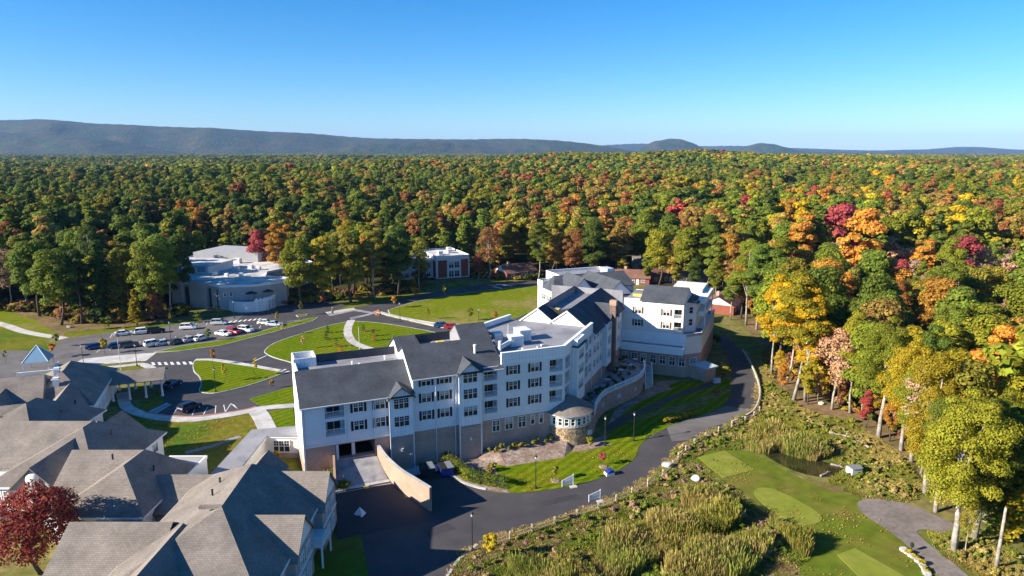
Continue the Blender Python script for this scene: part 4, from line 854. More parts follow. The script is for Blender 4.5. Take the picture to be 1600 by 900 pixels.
# ================================================================== BROWN-ROOFED HOUSES ON THE LEFT
TAN = 'shingle_tan'
def hip(root, x0, x1, y0, y1, ze, ra, rb, zr, m=TAN, over=0.45, wall=None, wz0=0.0, th=0.16, name='roof'):
    """hipped block; ra, rb: plan points of the ridge's two ends"""
    X0, X1, Y0, Y1 = x0 - over, x1 + over, y0 - over, y1 + over
    A, B, C, D = (X0, Y0, ze), (X1, Y0, ze), (X1, Y1, ze), (X0, Y1, ze)
    a = (*ra, zr); b = (*rb, zr); mb = MB()
    if abs(ra[0] - rb[0]) < abs(ra[1] - rb[1]):      # ridge runs north-south, a south, b north
        for q in ([A, B, a], [B, C, b, a], [C, D, b], [D, A, a, b]): mb.face(q)
    else:                                            # a west, b east
        for q in ([A, B, b, a], [B, C, b], [C, D, a, b], [D, A, a]): mb.face(q)
    mb.face([(p[0], p[1], ze - th) for p in (D, C, B, A)])
    for p, q in ((A, B), (B, C), (C, D), (D, A)): mb.face([(p[0], p[1], ze - th), (q[0], q[1], ze - th), q, p])
    o = mb.build(name, m, root); fix_normals(o)
    if wall:
        w = MB().box(x0, x1, y0, y1, wz0, ze - 0.05).build('wall', wall, root); fix_normals(w)
    g = MB(); e = 0.1
    for p, q in ((A, B), (B, C), (C, D), (D, A)):
        if p[1] == q[1]: g.box(min(p[0], q[0]) - e, max(p[0], q[0]) + e, p[1] - e, p[1] + e, ze - 0.3, ze - 0.08)
        else: g.box(p[0] - e, p[0] + e, min(p[1], q[1]) + e, max(p[1], q[1]) - e, ze - 0.3, ze - 0.08)
    g.build('gutter', 'white_trim', root, uv=False)
    return o
def wing(root, axis, c, hw, a0, a1, ze, zr, wall='siding_grey', m=TAN, ends=(True, True), z0=0.0, gm=None):
    """gabled wing with its walls and gable ends"""
    f = fA
    gable(root, f, axis, c, hw, a0 - 0.4, a1 + 0.4, ze, zr, m, 0.45)
    w = MB()
    if axis == 's': w.box(a0, a1, c - hw, c + hw, z0, ze - 0.08)
    else: w.box(c - hw, c + hw, a0, a1, z0, ze - 0.08)
    fix_normals(w.build('wall', wall, root))
    for k, a in ((0, a0 - 0.02), (1, a1 - 0.1)):
        if ends[k]: gable_wall(root, f, axis if axis == 't' else 's', c, hw, a, ze - 0.1, zr, gm or wall)
def wins(root, phi, pts, w=1.1, h=1.4, style='double'):
    for x, y, z in pts: put_window(root, fA, phi, x, y, z, w, h, style, blind=rng.random() < 0.4)
def vents(root, pts):
    for x, y, z in pts: MB().lathe(x, y, [(0.12, z - 0.4), (0.12, z + 0.35), (0.18, z + 0.35), (0.01, z + 0.42)], 7).build('roof_vent', 'dark_metal', root, uv=False)
EAST = math.pi / 2; SOUTH = 0
# nearest house
h1 = thing('brown_roofed_house', 'nearest brown-shingled house with two gables facing the asphalt yard', 'house', (-33, 74, 0))
lx = lambda *p: (p[0] + 33, p[1] - 74)
hip(h1, -9.2, 8.0, -14.0, 12.5, 6.0, (0.4, -3.7), (-0.2, 7.0), 10.9, wall='siding_grey')
MB().box(7.98, 8.06, -13.9, 12.4, 0, 2.2).build('brick_base', 'brick', h1)
rooflet(h1, fA, [(-2.2, -3.75, 10.86), (0.4, -3.75, 10.9), (0.4, -3.3, 10.95), (-2.2, -3.3, 10.9)], TAN, 0.3, 'ridge_cap')
for c in (8.2, -2.7):
    wing(h1, 's', c, 3.2, 2.0, 9.0, 6.0, 9.3, ends=(False, True), gm='panel_white')
    wins(h1, EAST, [(9.0, c - 1.1, 3.6), (9.0, c + 1.1, 3.6), (9.0, c - 1.1, 0.7), (9.0, c + 1.1, 0.7)], 1.2, 1.6)
    MB().box(9.0, 9.08, c - 3.2, c + 3.2, 2.9, 3.2).build('belt_trim', 'white_trim', h1, uv=False)
    MB().box(8.98, 9.05, c - 3.15, c + 3.15, 0, 1.2).build('brick_base', 'brick', h1)
    # balcony south of the gable
    MB().box(7.9, 10.0, c - 7.2, c - 3.3, 2.8, 3.05).build('balcony', 'white_trim', h1, uv=False)
    o = railing(h1, (lambda p: (10.0 + p[1], p[0], p[2])), c - 7.2, c - 3.3, 3.05, 0, 1.05); o = railing(h1, fA, 8.0, 10.0, 3.05, c - 7.15, 1.05)
    wins(h1, EAST, [(8.0, c - 5.4, 3.3)], 1.6, 2.0)
    for y in (c - 7.1, c - 3.4): MB().box(9.8, 10.0, y - 0.1, y + 0.1, 0, 2.8).build('post', 'white_trim', h1, uv=False)
wing(h1, 's', -3.0, 5.0, -17.0, -6.0, 5.5, 8.6, ends=(True, False))
wing(h1, 't', -3.6, 4.2, -18.0, -5.0, 6.0, 9.4, ends=(True, False))
wing(h1, 't', -0.6, 2.2, 8.0, 13.6, 7.6, 9.6, ends=(False, True), z0=5)
vents(h1, [(-3.2, 2.0, 9.6), (-4.0, 6.0, 9.1)])
wins(h1, SOUTH, [(-14.0, -8.0, 0.8), (-10.5, -8.0, 0.8), (-14.0, -8.0, 3.4), (-10.5, -8.0, 3.4)])

h2 = thing('stepped_brown_house', 'long brown-shingled house of stepped hipped roofs with a white dish gable', 'house', (-62, 94, 0))
for (rx, ya, yb, s_, n_) in ((-79.7, 106.0, 108.6, 9.6, 5.2), (-64.2, 96.0, 98.8, 9.8, 5.2), ):
    hip(h2, rx + 62 - 7.4, rx + 62 + 7.4, ya - 94 - s_, yb - 94 + n_, 5.2, (rx + 62, ya - 94), (rx + 62, yb - 94), 9.5, wall='siding_cream')
hip(h2, -57.5 + 62, -46.5 + 62, 78.4 - 94, 92.0 - 94, 5.2, (-51.1 + 62, 83.4 - 94), (-50.9 + 62, 88.4 - 94), 9.5, wall='siding_cream')
for (y, xa, xb, zr) in ((98.7, -84, -64, 9.4), (88.4, -60.6, -51, 9.4)):
    wing(h2, 's', y - 94, 6.4, xa + 62, xb + 62, 5.2, zr, wall='siding_cream')
wing(h2, 't', -64.2 + 62, 3.4, 84.6 - 94, 95 - 94, 5.4, 8.7, wall='siding_cream', ends=(True, False), gm='siding_grey')
dd = MB().lathe(0, 0, [(0.95, 0.0), (0.8, 0.2), (0.5, 0.36), (0.01, 0.42)], 18).build('dish', 'white_trim', h2, uv=False, smooth=True)
dd.location = (-2.2, -9.5, 6.9); dd.rotation_euler = (R(90), 0, 0)
wing(h2, 't', -2.6, 3.4, 3.0, 12.5, 5.0, 7.9, wall='siding_cream', ends=(False, True))
wing(h2, 's', 85.6 - 94, 4.4, 13.5, 26.0, 4.2, 7.1, wall='siding_grey')
MB().box(-51.8 + 62, -46.3 + 62, 90.6 - 94, 96.4 - 94, 0, 4.3).build('annex_wall', 'white_trim', h2)
MB().box(-51.9 + 62, -46.2 + 62, 90.5 - 94, 96.5 - 94, 4.3, 4.75).build('annex_parapet', 'white_trim', h2, uv=False)
flat(h2, fA, [(10.5, -3.1), (15.4, -3.1), (15.4, 2.1), (10.5, 2.1)], 4.78, 'membrane_pale', 'annex_roof')
rr = lambda x, y, z: (x + 62, y - 94, z)
wins(h2, EAST, [rr(-72.3, y, 3.0) for y in (108.0, 110.5)] + [rr(-56.8, y, 3.0) for y in (98.5, 101.5)], 1.2, 1.5)
wins(h2, SOUTH, [rr(x, 78.4, z) for x in (-56.3, -54.4, -51.6, -49.5, -47.6) for z in (2.9, 0.5)], 1.2, 1.5)
wins(h2, SOUTH, [rr(x, 86.2, z) for x in (-70.6, -69.0) for z in (2.9, 0.5)], 1.2, 1.4)
wins(h2, SOUTH, [rr(x, 96.4, z) for x in (-85.5, -83.5, -80.5, -78.0, -75.0) for z in (2.9, 0.5)], 1.2, 1.4)
wins(h2, SOUTH, [rr(-65.6, 84.6, 1.0), rr(-62.8, 84.6, 1.0), rr(-41.5, 81.2, 1.6), rr(-44.0, 81.2, 1.6)], 1.1, 1.4)
MB().box(4.5, 12.5, -17.0, -15.62, 2.3, 2.6).build('porch_roof', 'white_trim', h2, uv=False)
MB().box(-14, -5, -9.6, -8.0, 2.3, 2.6).build('porch_roof', 'white_trim', h2, uv=False)
vents(h2, [rr(-75.5, 108.0, 7.4), rr(-61, 97.5, 8.1), rr(-82, 103, 8.1), rr(-48.6, 86, 7.9), rr(-85, 101, 7.6), rr(-54, 86, 9.5)])

h3 = thing('portico_house', 'brown-shingled house with a columned white portico beside the entrance court', 'house', (-76.5, 118.4, 0), R(20))
hip(h3, -13.0, -0.4, 0.0, 22.0, 4.6, (-6.4, 8.0), (-6.6, 15.5), 9.0, wall='siding_cream')
hip(h3, -40.0, -8.0, -2.0, 16.0, 4.6, (-33.0, 7.0), (-9.0, 7.0), 9.1, wall='siding_cream')
wing(h3, 't', -14.5, 3.6, -7.5, 5.0, 4.8, 7.9, wall='siding_cream', ends=(True, False))
wing(h3, 't', -4.4, 3.4, -6.5, 5.0, 4.8, 7.8, wall='siding_cream', ends=(True, False))
wing(h3, 's', -6.0, 5.0, -32.0, -8.0, 4.8, 8.0, wall='siding_cream', ends=(False, True))
gable(h3, fA, 's', 17.6, 3.7, -1.0, 9.8, 3.9, 5.3, TAN, 0.4)
for y in (14.1, 20.9): MB().box(-0.6, 9.5, y, y + 0.3, 3.5, 3.85).build('portico_beam', 'white_trim', h3, uv=False)
gable_wall(h3, fA, 's', 17.6, 3.7, 9.3, 3.8, 5.3, 'white_trim')
for x in (0.2, 3.2, 6.2, 9.2):
    for y in (14.25, 21.05): MB().lathe(x, y, [(0.3, 0), (0.3, 0.3), (0.2, 0.35), (0.17, 3.2), (0.28, 3.35), (0.28, 3.5)], 10).build('column', 'white_trim', h3, uv=False)
for x, y, z in ((-7.4, 8.6, 9.4), (-6.8, 5.0, 8.5)):
    MB().box(x - 0.45, x + 0.45, y - 0.45, y + 0.45, z - 2.2, z).box(x - 0.65, x + 0.65, y - 0.65, y + 0.65, z, z + 0.1).box(x - 0.5, x + 0.5, y - 0.5, y + 0.5, z + 0.1, z + 0.35).build('roof_cupola', 'metal_white', h3, uv=False)
wins(h3, EAST, [(-0.4, y, 1.2) for y in (2.5, 5.5, 8.5, 11.5)], 1.2, 1.5)
vents(h3, [(-2.2, -3.0, 6.3), (-20, 3, 7.6)])
gz = thing('glass_gazebo', 'pale blue pyramid-roofed gazebo behind the portico house', 'gazebo', (*(-110.04, 152.24), 0), R(20))
o = MB().face([(-2.6, -2.6, 2.6), (2.6, -2.6, 2.6), (0, 0, 6.0)]).face([(2.6, -2.6, 2.6), (2.6, 2.6, 2.6), (0, 0, 6.0)]).face([(2.6, 2.6, 2.6), (-2.6, 2.6, 2.6), (0, 0, 6.0)]).face([(-2.6, 2.6, 2.6), (-2.6, -2.6, 2.6), (0, 0, 6.0)]).build('roof', 'sky_glass', gz); fix_normals(o)
for x in (-2.4, 2.4):
    for y in (-2.4, 2.4): MB().box(x - 0.12, x + 0.12, y - 0.12, y + 0.12, 0, 2.6).build('post', 'white_trim', gz, uv=False); MB().tube([(x * 1.08, y * 1.08, 2.62), (0, 0, 6.05)], 0.07, 5).build('rib', 'white_trim', gz, uv=False)
MB().box(-3.6, 3.2, -3.4, -3.1, 0, 0.7).box(2.9, 3.2, -3.1, 3.2, 0, 0.7).build('low_wall', 'white_trim', gz, uv=False)

# ================================================================== BUILDINGS AT THE EDGE OF THE WOOD
b3 = thing('curved_pavilion', 'grey flat-roofed pavilion with white roof and curved terrace below the trees', 'building', (-95, 225, 0))
P3 = [(-15.0, -5.5), (-3.2, -8.5), (1.8, -12.0), (12.0, -10.5), (20.5, -4.0), (19.0, 3.0), (10.5, 6.0), (8.0, 14.0), (13.0, 24.0), (18.0, 36.0), (2, 58), (-34, 66), (-38, 40), (-22, 10)]
o = MB().prism(P3, 0, 7.4).build('wall', 'wall_grey', b3); fix_normals(o)
flat(b3, fA, offset(P3, 0.3, True), 7.6, 'membrane_pale'); parapet(b3, fA, P3, 7.4, 8.1, 'metal_white', 0.35)
MB().prism([(-16.5, -6.0), (-12.5, -7.5), (-11.5, -5), (-15, -3)], 0, 8.6).prism([(-10, -7.5), (-3.5, -9.8), (-2.5, -7), (-9, -5)], 0, 8.5).build('pier', 'wall_grey', b3)
o = MB().prism([(-32, 14), (-12, 12), (-8, 24), (-30, 30)], 7.4, 10.4).build('penthouse_wall', 'white_trim', b3); fix_normals(o)
flat(b3, fA, [(-33, 13), (-11, 11), (-7, 25), (-31, 31)], 10.8, 'membrane_pale', 'penthouse_roof', 0.35)
for k in range(4): MB().box(-29 + 4.4 * k, -25.6 + 4.4 * k, 11.2 + 2.6 - 0.2 * k - 0.5, 13.9 - 0.45 * k - 1.0 + 0.55, 8.2, 10.0).build('clerestory', 'sky_glass', b3, uv=False)
o = MB().prism([(-30, 40), (-4, 38), (6, 50), (-26, 60)], 7.4, 11.2).build('rear_block', 'wall_grey', b3); fix_normals(o)
for x, y, w in ((-6, 18, 2.0), (-2, 22, 1.6), (2, 19, 1.5), (-9, 8, 1.4), (-4, 6, 1.2), (1, 6, 1.2), (5, 40, 2.0), (-12, 34, 2.4)): MB().box(x, x + w, y, y + w, 7.6, 7.9 + w * 0.7).box(x + 0.2, x + w - 0.2, y - 0.05, y, 7.9, 7.7 + w * 0.6).build('roof_unit', 'metal_white', b3, uv=False)
for x0_, y0_ in ((-11.6, -6.75), (-2.7, -9.3), (0.6, -11.4)): MB().box(x0_, x0_ + 1.3, y0_, y0_ + 1.2, 0.4, 6.6).build('gap_shade', 'gap_shade_and_canopy', b3, uv=False)  # solid dark boxes stand for the shade in gaps between the piers
for x0_, z_ in ((14.0, 4.4), (16.4, 4.4)): put_window(b3, fA, R(37), x0_, -8.95 + (x0_ - 12) * 0.765, z_, 1.6, 1.5, 'double')
MB().lathe(10.5, -8.0, [(7.2, 0), (7.2, 3.4), (6.8, 3.4)], 36, R(190), R(330)).build('terrace_wall', 'metal_white', b3, uv=False)
MB().lathe(10.5, -8.0, [(7.0, 3.2), (0.1, 3.2)], 36, R(190), R(380)).build('terrace_floor', 'conc_worn', b3, uv=False)
for k in range(7): a = R(302 + 10 * k); MB().box(10.5 + 7.1 * math.cos(a) - 0.25, 10.5 + 7.1 * math.cos(a) + 0.25, -8 + 7.1 * math.sin(a) - 0.25, -8 + 7.1 * math.sin(a) + 0.25, 0, 4.3).build('column', 'white_trim', b3, uv=False)
MB().lathe(10.5, -8.0, [(7.3, 3.3), (7.3, 3.9), (6.7, 3.9)], 36, R(295), R(372)).build('terrace_beam', 'white_trim', b3, uv=False)
wins(b3, R(-12), [(3.4, -11.8, 4.6), (5.2, -11.55, 4.6)], 0.9, 1.3, 'single')
for x, y in ((11.5, -11.0), (15.6, -7.6)):
    u = thing('parasol', 'dark square parasol on the pavilion terrace, the ' + ('left' if x < 13 else 'right') + ' one', 'parasol', (x - 95, y + 225, 3.2), 0.3)
    MB().tube([(0, 0, 0), (0, 0, 2.7)], 0.05, 6).build('pole', 'metal_white', u, uv=False)
    o = MB().face([(-1.7, -1.7, 2.2), (1.7, -1.7, 2.2), (0, 0, 2.9)]).face([(1.7, -1.7, 2.2), (1.7, 1.7, 2.2), (0, 0, 2.9)]).face([(1.7, 1.7, 2.2), (-1.7, 1.7, 2.2), (0, 0, 2.9)]).face([(-1.7, 1.7, 2.2), (-1.7, -1.7, 2.2), (0, 0, 2.9)]).build('canopy', 'gap_shade_and_canopy', u, uv=False)

b4 = thing('brick_panel_building', 'white flat-roofed block with red brick panels left of the birch trunks', 'building', (-30, 267, 0), R(24))
MB().box(0, 14.0, 0, 22, 0, 8.6).box(-14, 0, 4, 26, 0, 7.4).build('wall', 'metal_white', b4)
flat(b4, fA, [(0.3, 0.3), (13.7, 0.3), (13.7, 21.7), (0.3, 21.7)], 8.7, 'membrane_pale'); flat(b4, fA, [(-13.7, 4.3), (0, 4.3), (0, 25.7), (-13.7, 25.7)], 7.5, 'membrane_pale')
parapet(b4, fA, [(0, 0), (14, 0), (14, 22), (0, 22)], 8.6, 9.2, 'white_trim', 0.3)
for a, b in ((0.7, 4.4), (10.4, 13.4)): MB().box(a, b, -0.12, 0.05, 0.4, 7.4).build('brick_panel', 'brick_red', b4)
for y in (1.2, 5.4): MB().box(-0.1, 0.05, y, y + 2.6, 0.4, 7.0).build('brick_panel', 'brick_red', b4)
for z in (0.6, 4.2): wins(b4, SOUTH, [(6.2, 0, z), (8.6, 0, z)], 1.9, 2.4, 'grid')
wins(b4, SOUTH, [(-11 + 3 * k, 4, z) for k in range(4) for z in (0.8, 4.2)], 1.6, 2.0, 'grid')
for x, y in ((3, 6), (8, 9), (10, 15)): MB().box(x, x + 1.8, y, y + 2.4, 8.7, 10.2).box(x + 0.2, x + 1.6, y - 0.05, y, 9.0, 9.9).build('roof_unit', 'metal_white', b4, uv=False)

def cottage(pos, rz, w, d, label, wallm='brick_red', roofm='shingle_rust', h=2.8):
    c = thing('cottage', label, 'house', (*pos, 0), rz, 'low cottages among the trees behind the residence')
    MB().box(-w/2, w/2, -d/2, d/2, 0, h).build('wall', wallm, c)
    gable(c, fA, 's', 0, d/2, -w/2 - 0.4, w/2 + 0.4, h, h + d * 0.26, roofm, 0.5)
    for k in (-1, 1): gable_wall(c, fA, 's', 0, d/2, k * (w/2 - 0.05) - 0.06, h - 0.02, h + d * 0.26, 'white_trim')
    for x in (-w * 0.3, w * 0.02, w * 0.32): put_window(c, fA, 0, x, -d/2, 0.9, 1.3, 1.3, 'double')
    MB().box(w * 0.16 - 0.5, w * 0.16 + 0.5, -d/2 - 0.06, -d/2, 0, 2.1).build('door', 'white_trim', c, uv=False)
    MB().box(-w * 0.25, -w * 0.25 + 0.9, 0.4, 1.3, h, h + d * 0.26 + 0.9).build('chimney', 'brick', c)
cottage((46.77, 260.68), R(-12), 13, 9, 'rust-roofed cottage directly behind the yellow tree, left of the far wing roof')
cottage((58.06, 264.70), R(20), 14, 9, 'rust-roofed brick cottage seen just above the far wing roof')
cottage((69.49, 262.01), R(-25), 12, 9, 'tan-walled cottage in the shade right of the rust-roofed pair', 'siding_grey', 'shingle_tan')
cottage((67.45, 213.75), R(60), 13, 10, 'brick cottage among pale trunks right of the far wing', 'brick_red', 'shingle_rust', 3.0)
cottage((1.56, 273.11), R(30), 14, 10, 'dark-roofed cottage under the trees left of the rear wings', 'brick_red', 'shingle_rust')
cottage((58.84, 294.90), R(0), 12, 9, 'small cottage deeper in the shade behind the rust-roofed pair', 'siding_grey', 'shingle_tan')

# ================================================================== TREES AND PLANTS
def unit(n, r): v = r.normal(size=(n, 3)); return v / np.linalg.norm(v, axis=1, keepdims=True)
def leaf_quads(C, N, size, r):
    """one small face per leaf clump, facing roughly N"""
    n = len(C); a = np.cross(N, unit(n, r)); a /= np.linalg.norm(a, axis=1, keepdims=True) + 1e-9; b = np.cross(N, a)
    s = size * r.uniform(0.6, 1.3, (n, 1)); return C, a * s * 0.5, b * s * 0.5
def broadleaf(seed, H=24.0, cr=5.2, base=0.28, n=3000, leaf=0.62, lobes=20, sparse=1.0, m='leaves', lob=(0.22, 0.42)):
    r = np.random.default_rng(seed); zc = H * (0.5 + base / 2); hz = H * (1 - base) / 2
    k = lobes; d = unit(k, r); rad = r.uniform(0.35, 0.92, (k, 1)) ** 0.6
    taper = 1 - 0.35 * np.clip(d[:, 2:3], 0, 1)
    L = d * rad * np.array([cr * 0.78, cr * 0.78, hz * 0.80]); L[:, :2] *= taper; L[:, 2] += zc
    lr = cr * r.uniform(lob[0], lob[1], k)
    w = lr ** 2; pick = r.choice(k, n, p=w / w.sum()); dirs = unit(n, r); dirs[:, 2] = np.where(dirs[:, 2] < -0.35, -dirs[:, 2] * 0.6, dirs[:, 2])
    dirs /= np.linalg.norm(dirs, axis=1, keepdims=True)
    C = L[pick] + dirs * lr[pick][:, None] * r.uniform(0.72, 1.12, (n, 1)) * np.array([1, 1, 0.82])
    keep = np.ones(n, bool)
    for j in range(k):
        q = (C - L[j]) / np.array([1, 1, 0.82]); keep &= ~((np.linalg.norm(q, axis=1) < lr[j] * 0.62) & (pick != j))
    C = C[keep]; dirs = dirs[keep]
    if sparse < 1: s = r.random(len(C)) < sparse; C = C[s]; dirs = dirs[s]
    N = dirs * 0.95 + unit(len(C), r) * 0.55 + np.array([0, 0, 0.2]); N /= np.linalg.norm(N, axis=1, keepdims=True)
    crown = quads_mesh('crown', *leaf_quads(C, N, leaf, r), m)
    return crown, L, lr
def trunk_mesh(seed, H, r0, L, m, limbs=7, top=0.8):
    r = np.random.default_rng(seed + 500); mb = MB(); k = 6
    bend = r.normal(scale=0.25, size=(k, 2)).cumsum(axis=0); bend[0] = 0
    P = [(bend[i, 0], bend[i, 1], H * top * i / (k - 1)) for i in range(k)]
    mb.tube(P, [r0 * (1.25 if i == 0 else 1) * (1 - 0.82 * i / (k - 1)) for i in range(k)], 7)
    for j in list(range(len(L)))[:limbs]:
        t = r.uniform(0.35, 0.8); i = min(int(t * (k - 1)), k - 2); f = t * (k - 1) - i
        a = Vector(P[i]).lerp(Vector(P[i + 1]), f); e = Vector(L[j]); mid = a.lerp(e, 0.5) + Vector((0, 0, 0.6))
        rr_ = r0 * (1 - 0.8 * t) * 0.75; mb.tube([a, mid, e], [rr_, rr_ * 0.6, rr_ * 0.2], 5, False)
    me = mb.mesh('trunk', m, False, True); return me
def conifer(seed, H=20.0, cr=3.4, n=2600, leaf=0.6, m='leaves', base=0.12):
    r = np.random.default_rng(seed); tiers = int(H / 0.85); C = []; N = []
    for i in range(tiers):
        z = H * (base + (1 - base) * i / tiers); R_ = cr * (1 - (i / tiers)) ** 0.85 * r.uniform(0.75, 1.1) + 0.15
        nb = max(4, int(5 + 5 * (1 - i / tiers))); per = max(3, int(n / tiers / nb))
        for b in range(nb):
            a = r.uniform(0, 2 * math.pi); rb = R_ * r.uniform(0.6, 1.15)
            t = r.uniform(0.15, 1, per); sp = r.normal(scale=0.22, size=(per, 3)) * (0.4 + t[:, None])
            c = np.stack([np.cos(a) * rb * t, np.sin(a) * rb * t, z - 0.28 * rb * t ** 2 + 0.15 * t], 1) + sp * np.array([1, 1, 0.5]); C.append(c)
            nn = np.array([np.cos(a) * 0.35, np.sin(a) * 0.35, 0.9]) + r.normal(scale=0.35, size=(per, 3)); N.append(nn / np.linalg.norm(nn, axis=1, keepdims=True))
    C = np.concatenate(C); N = np.concatenate(N)
    crown = quads_mesh('crown', *leaf_quads(C, N, leaf, r), m)
    tr = MB().tube([(0, 0, 0), (0, 0, H * 0.5), (0, 0, H * 0.97)], [H * 0.016, H * 0.011, 0.03], 7).mesh('trunk', 'bark', False, True)
    return crown, tr
def bare_branches(seed, H, spread, m='bark_pale', n=46, r0=0.16):
    r = np.random.default_rng(seed); mb = MB(); mb.tube([(0, 0, 0), (0.2, 0.1, H * 0.5), (0.1, -0.2, H * 0.85)], [r0, r0 * 0.7, r0 * 0.25], 6); tips = []
    for i in range(n):
        z = H * r.uniform(0.3, 0.85); a = r.uniform(0, 6.28); l = spread * r.uniform(0.35, 1.0); e = Vector((math.cos(a) * l, math.sin(a) * l, z + l * r.uniform(0.4, 0.9)))
        s = Vector((0.15, 0, z)); md = s.lerp(e, 0.5) + Vector((0, 0, -0.1 * l)); mb.tube([s, md, e], [0.06, 0.04, 0.015], 4, False); tips.append(e)
        for j in range(2):
            e2 = md.lerp(e, 0.5) + Vector(r.normal(size=3) * 0.35 * l); mb.tube([md.lerp(e, 0.3 + 0.3 * j), e2], [0.03, 0.01], 3, False); tips.append(e2)
    return mb.mesh('trunk', m, False, True), np.array(tips)
def tuft_leaves(tips, per, spread, leaf, seed, m='leaves'):
    r = np.random.default_rng(seed); C = np.repeat(tips, per, 0) + r.normal(scale=spread, size=(len(tips) * per, 3)); return quads_mesh('crown', *leaf_quads(C, unit(len(C), r), leaf, r), m)

# kinds: broad (near, dense), mid (woodland), slim (forest-edge with bare trunk), thin (sparse), bare, pine
PROTO = {}
def add_proto(kind, crown, trunk, h): PROTO.setdefault(kind, []).append((crown, trunk, h))
for s in range(3):
    c, L, lr = broadleaf(11 + s, 25, 5.6 + 0.4 * s, 0.10, 46000, 0.17, 76, lob=(0.13, 0.32)); add_proto('hero', c, trunk_mesh(11 + s, 25, 0.42, L, 'bark_pale', 12), 25)
for s in range(7):
    c, L, lr = broadleaf(31 + s, 24, (4.3, 5.0, 5.8, 4.7, 5.3, 6.1, 4.0)[s], 0.09 + 0.03 * (s % 3), 13000, 0.33, 40, lob=(0.17, 0.40)); add_proto('mid', c, trunk_mesh(31 + s, 24, 0.30, L, 'bark'), 24)
for s in range(4):
    c, L, lr = broadleaf(61 + s, 26, 4.3, 0.20, 24000, 0.20, 52, lob=(0.14, 0.36)); add_proto('slim', c, trunk_mesh(61 + s, 26, 0.24, L, 'bark_pale', 14), 26)
for s in range(3):
    c, L, lr = broadleaf(81 + s, 20, 4.2, 0.18, 13000, 0.24, 36, sparse=0.42); add_proto('thin', c, trunk_mesh(81 + s, 20, 0.22, L, 'bark_pale', 14), 20)
for s in range(3):
    t, tips = bare_branches(91 + s, 15, 4.2); add_proto('bare', tuft_leaves(tips, 9, 0.5, 0.26, 91 + s), t, 16)
for s in range(3): c, t = conifer(101 + s, 21, 4.0, 8500, 0.40); add_proto('pine', c, t, 21)
for s in range(3):
    c, L, lr = broadleaf(121 + s, 4.0, 1.15, 0.30, 1300, 0.17, 12); add_proto('young', c, trunk_mesh(121 + s, 4.0, 0.05, L, 'bark', 4), 4.0)
for s in range(2):
    c, L, lr = broadleaf(131 + s, 4.6, 0.7, 0.28, 800, 0.17, 10); add_proto('slender', c, trunk_mesh(131 + s, 4.6, 0.045, L, 'bark', 3), 4.6)
c, t = conifer(141, 2.2, 0.34, 1900, 0.12, base=0.0); add_proto('column', c, t, 2.2)
c, t = conifer(143, 4.2, 1.25, 700, 0.26, base=0.03); add_proto('spruce', c, t, 4.2)
for s in range(2): c, L, lr = broadleaf(151 + s, 1.0, 0.62, 0.02, 260, 0.17, 8); add_proto('shrub', c, trunk_mesh(151 + s, 1.0, 0.03, L, 'bark', 4), 1.0)
c, L, lr = broadleaf(161, 10.5, 4.6, 0.10, 26000, 0.16, 60, lob=(0.20, 0.40)); add_proto('maple', c, trunk_mesh(161, 10.5, 0.2, L, 'bark', 12), 10.5)

COL = {'dark green': (0.082, 0.120, 0.022), 'green': (0.150, 0.195, 0.024), 'yellow-green': (0.24, 0.255, 0.022), 'olive': (0.25, 0.225, 0.030), 'yellow': (0.60, 0.41, 0.018),
       'orange': (0.48, 0.235, 0.035), 'rust': (0.33, 0.145, 0.045), 'red': (0.42, 0.065, 0.048), 'crimson': (0.34, 0.055, 0.060), 'salmon': (0.48, 0.30, 0.175), 'grey-pink': (0.43, 0.32, 0.23), 'gold-green': (0.37, 0.31, 0.022), 'bronze': (0.36, 0.24, 0.055)}
def jitter(c, r, a=0.22): k = 1 + r.uniform(-a, a); h = r.uniform(-0.12, 0.12); return (c[0] * k * (1 + h), c[1] * k, c[2] * k * (1 - h), 1)
TREES = []
def tree(pos, h, colour, kind, label, cat='tree', group=None, name='tree', rot=None, wide=1.0, pick=None):
    P = PROTO[kind]; c, t, h0 = P[int(rng.integers(len(P))) if pick is None else pick % len(P)]; s = h / h0
    o = thing(name, label, cat, (pos[0], pos[1], float(hills_z(np.float64(pos[0]), np.float64(pos[1])))), rng.uniform(0, 6.28) if rot is None else rot, group)
    o.scale = (s * wide, s * wide, s)
    tr = link('trunk', t, o); cr = link('crown', c, o)
    cr.color = jitter(COL[colour] if isinstance(colour, str) else colour, rng)
    TREES.append((pos[0], pos[1], 3.2 * s * wide)); return o
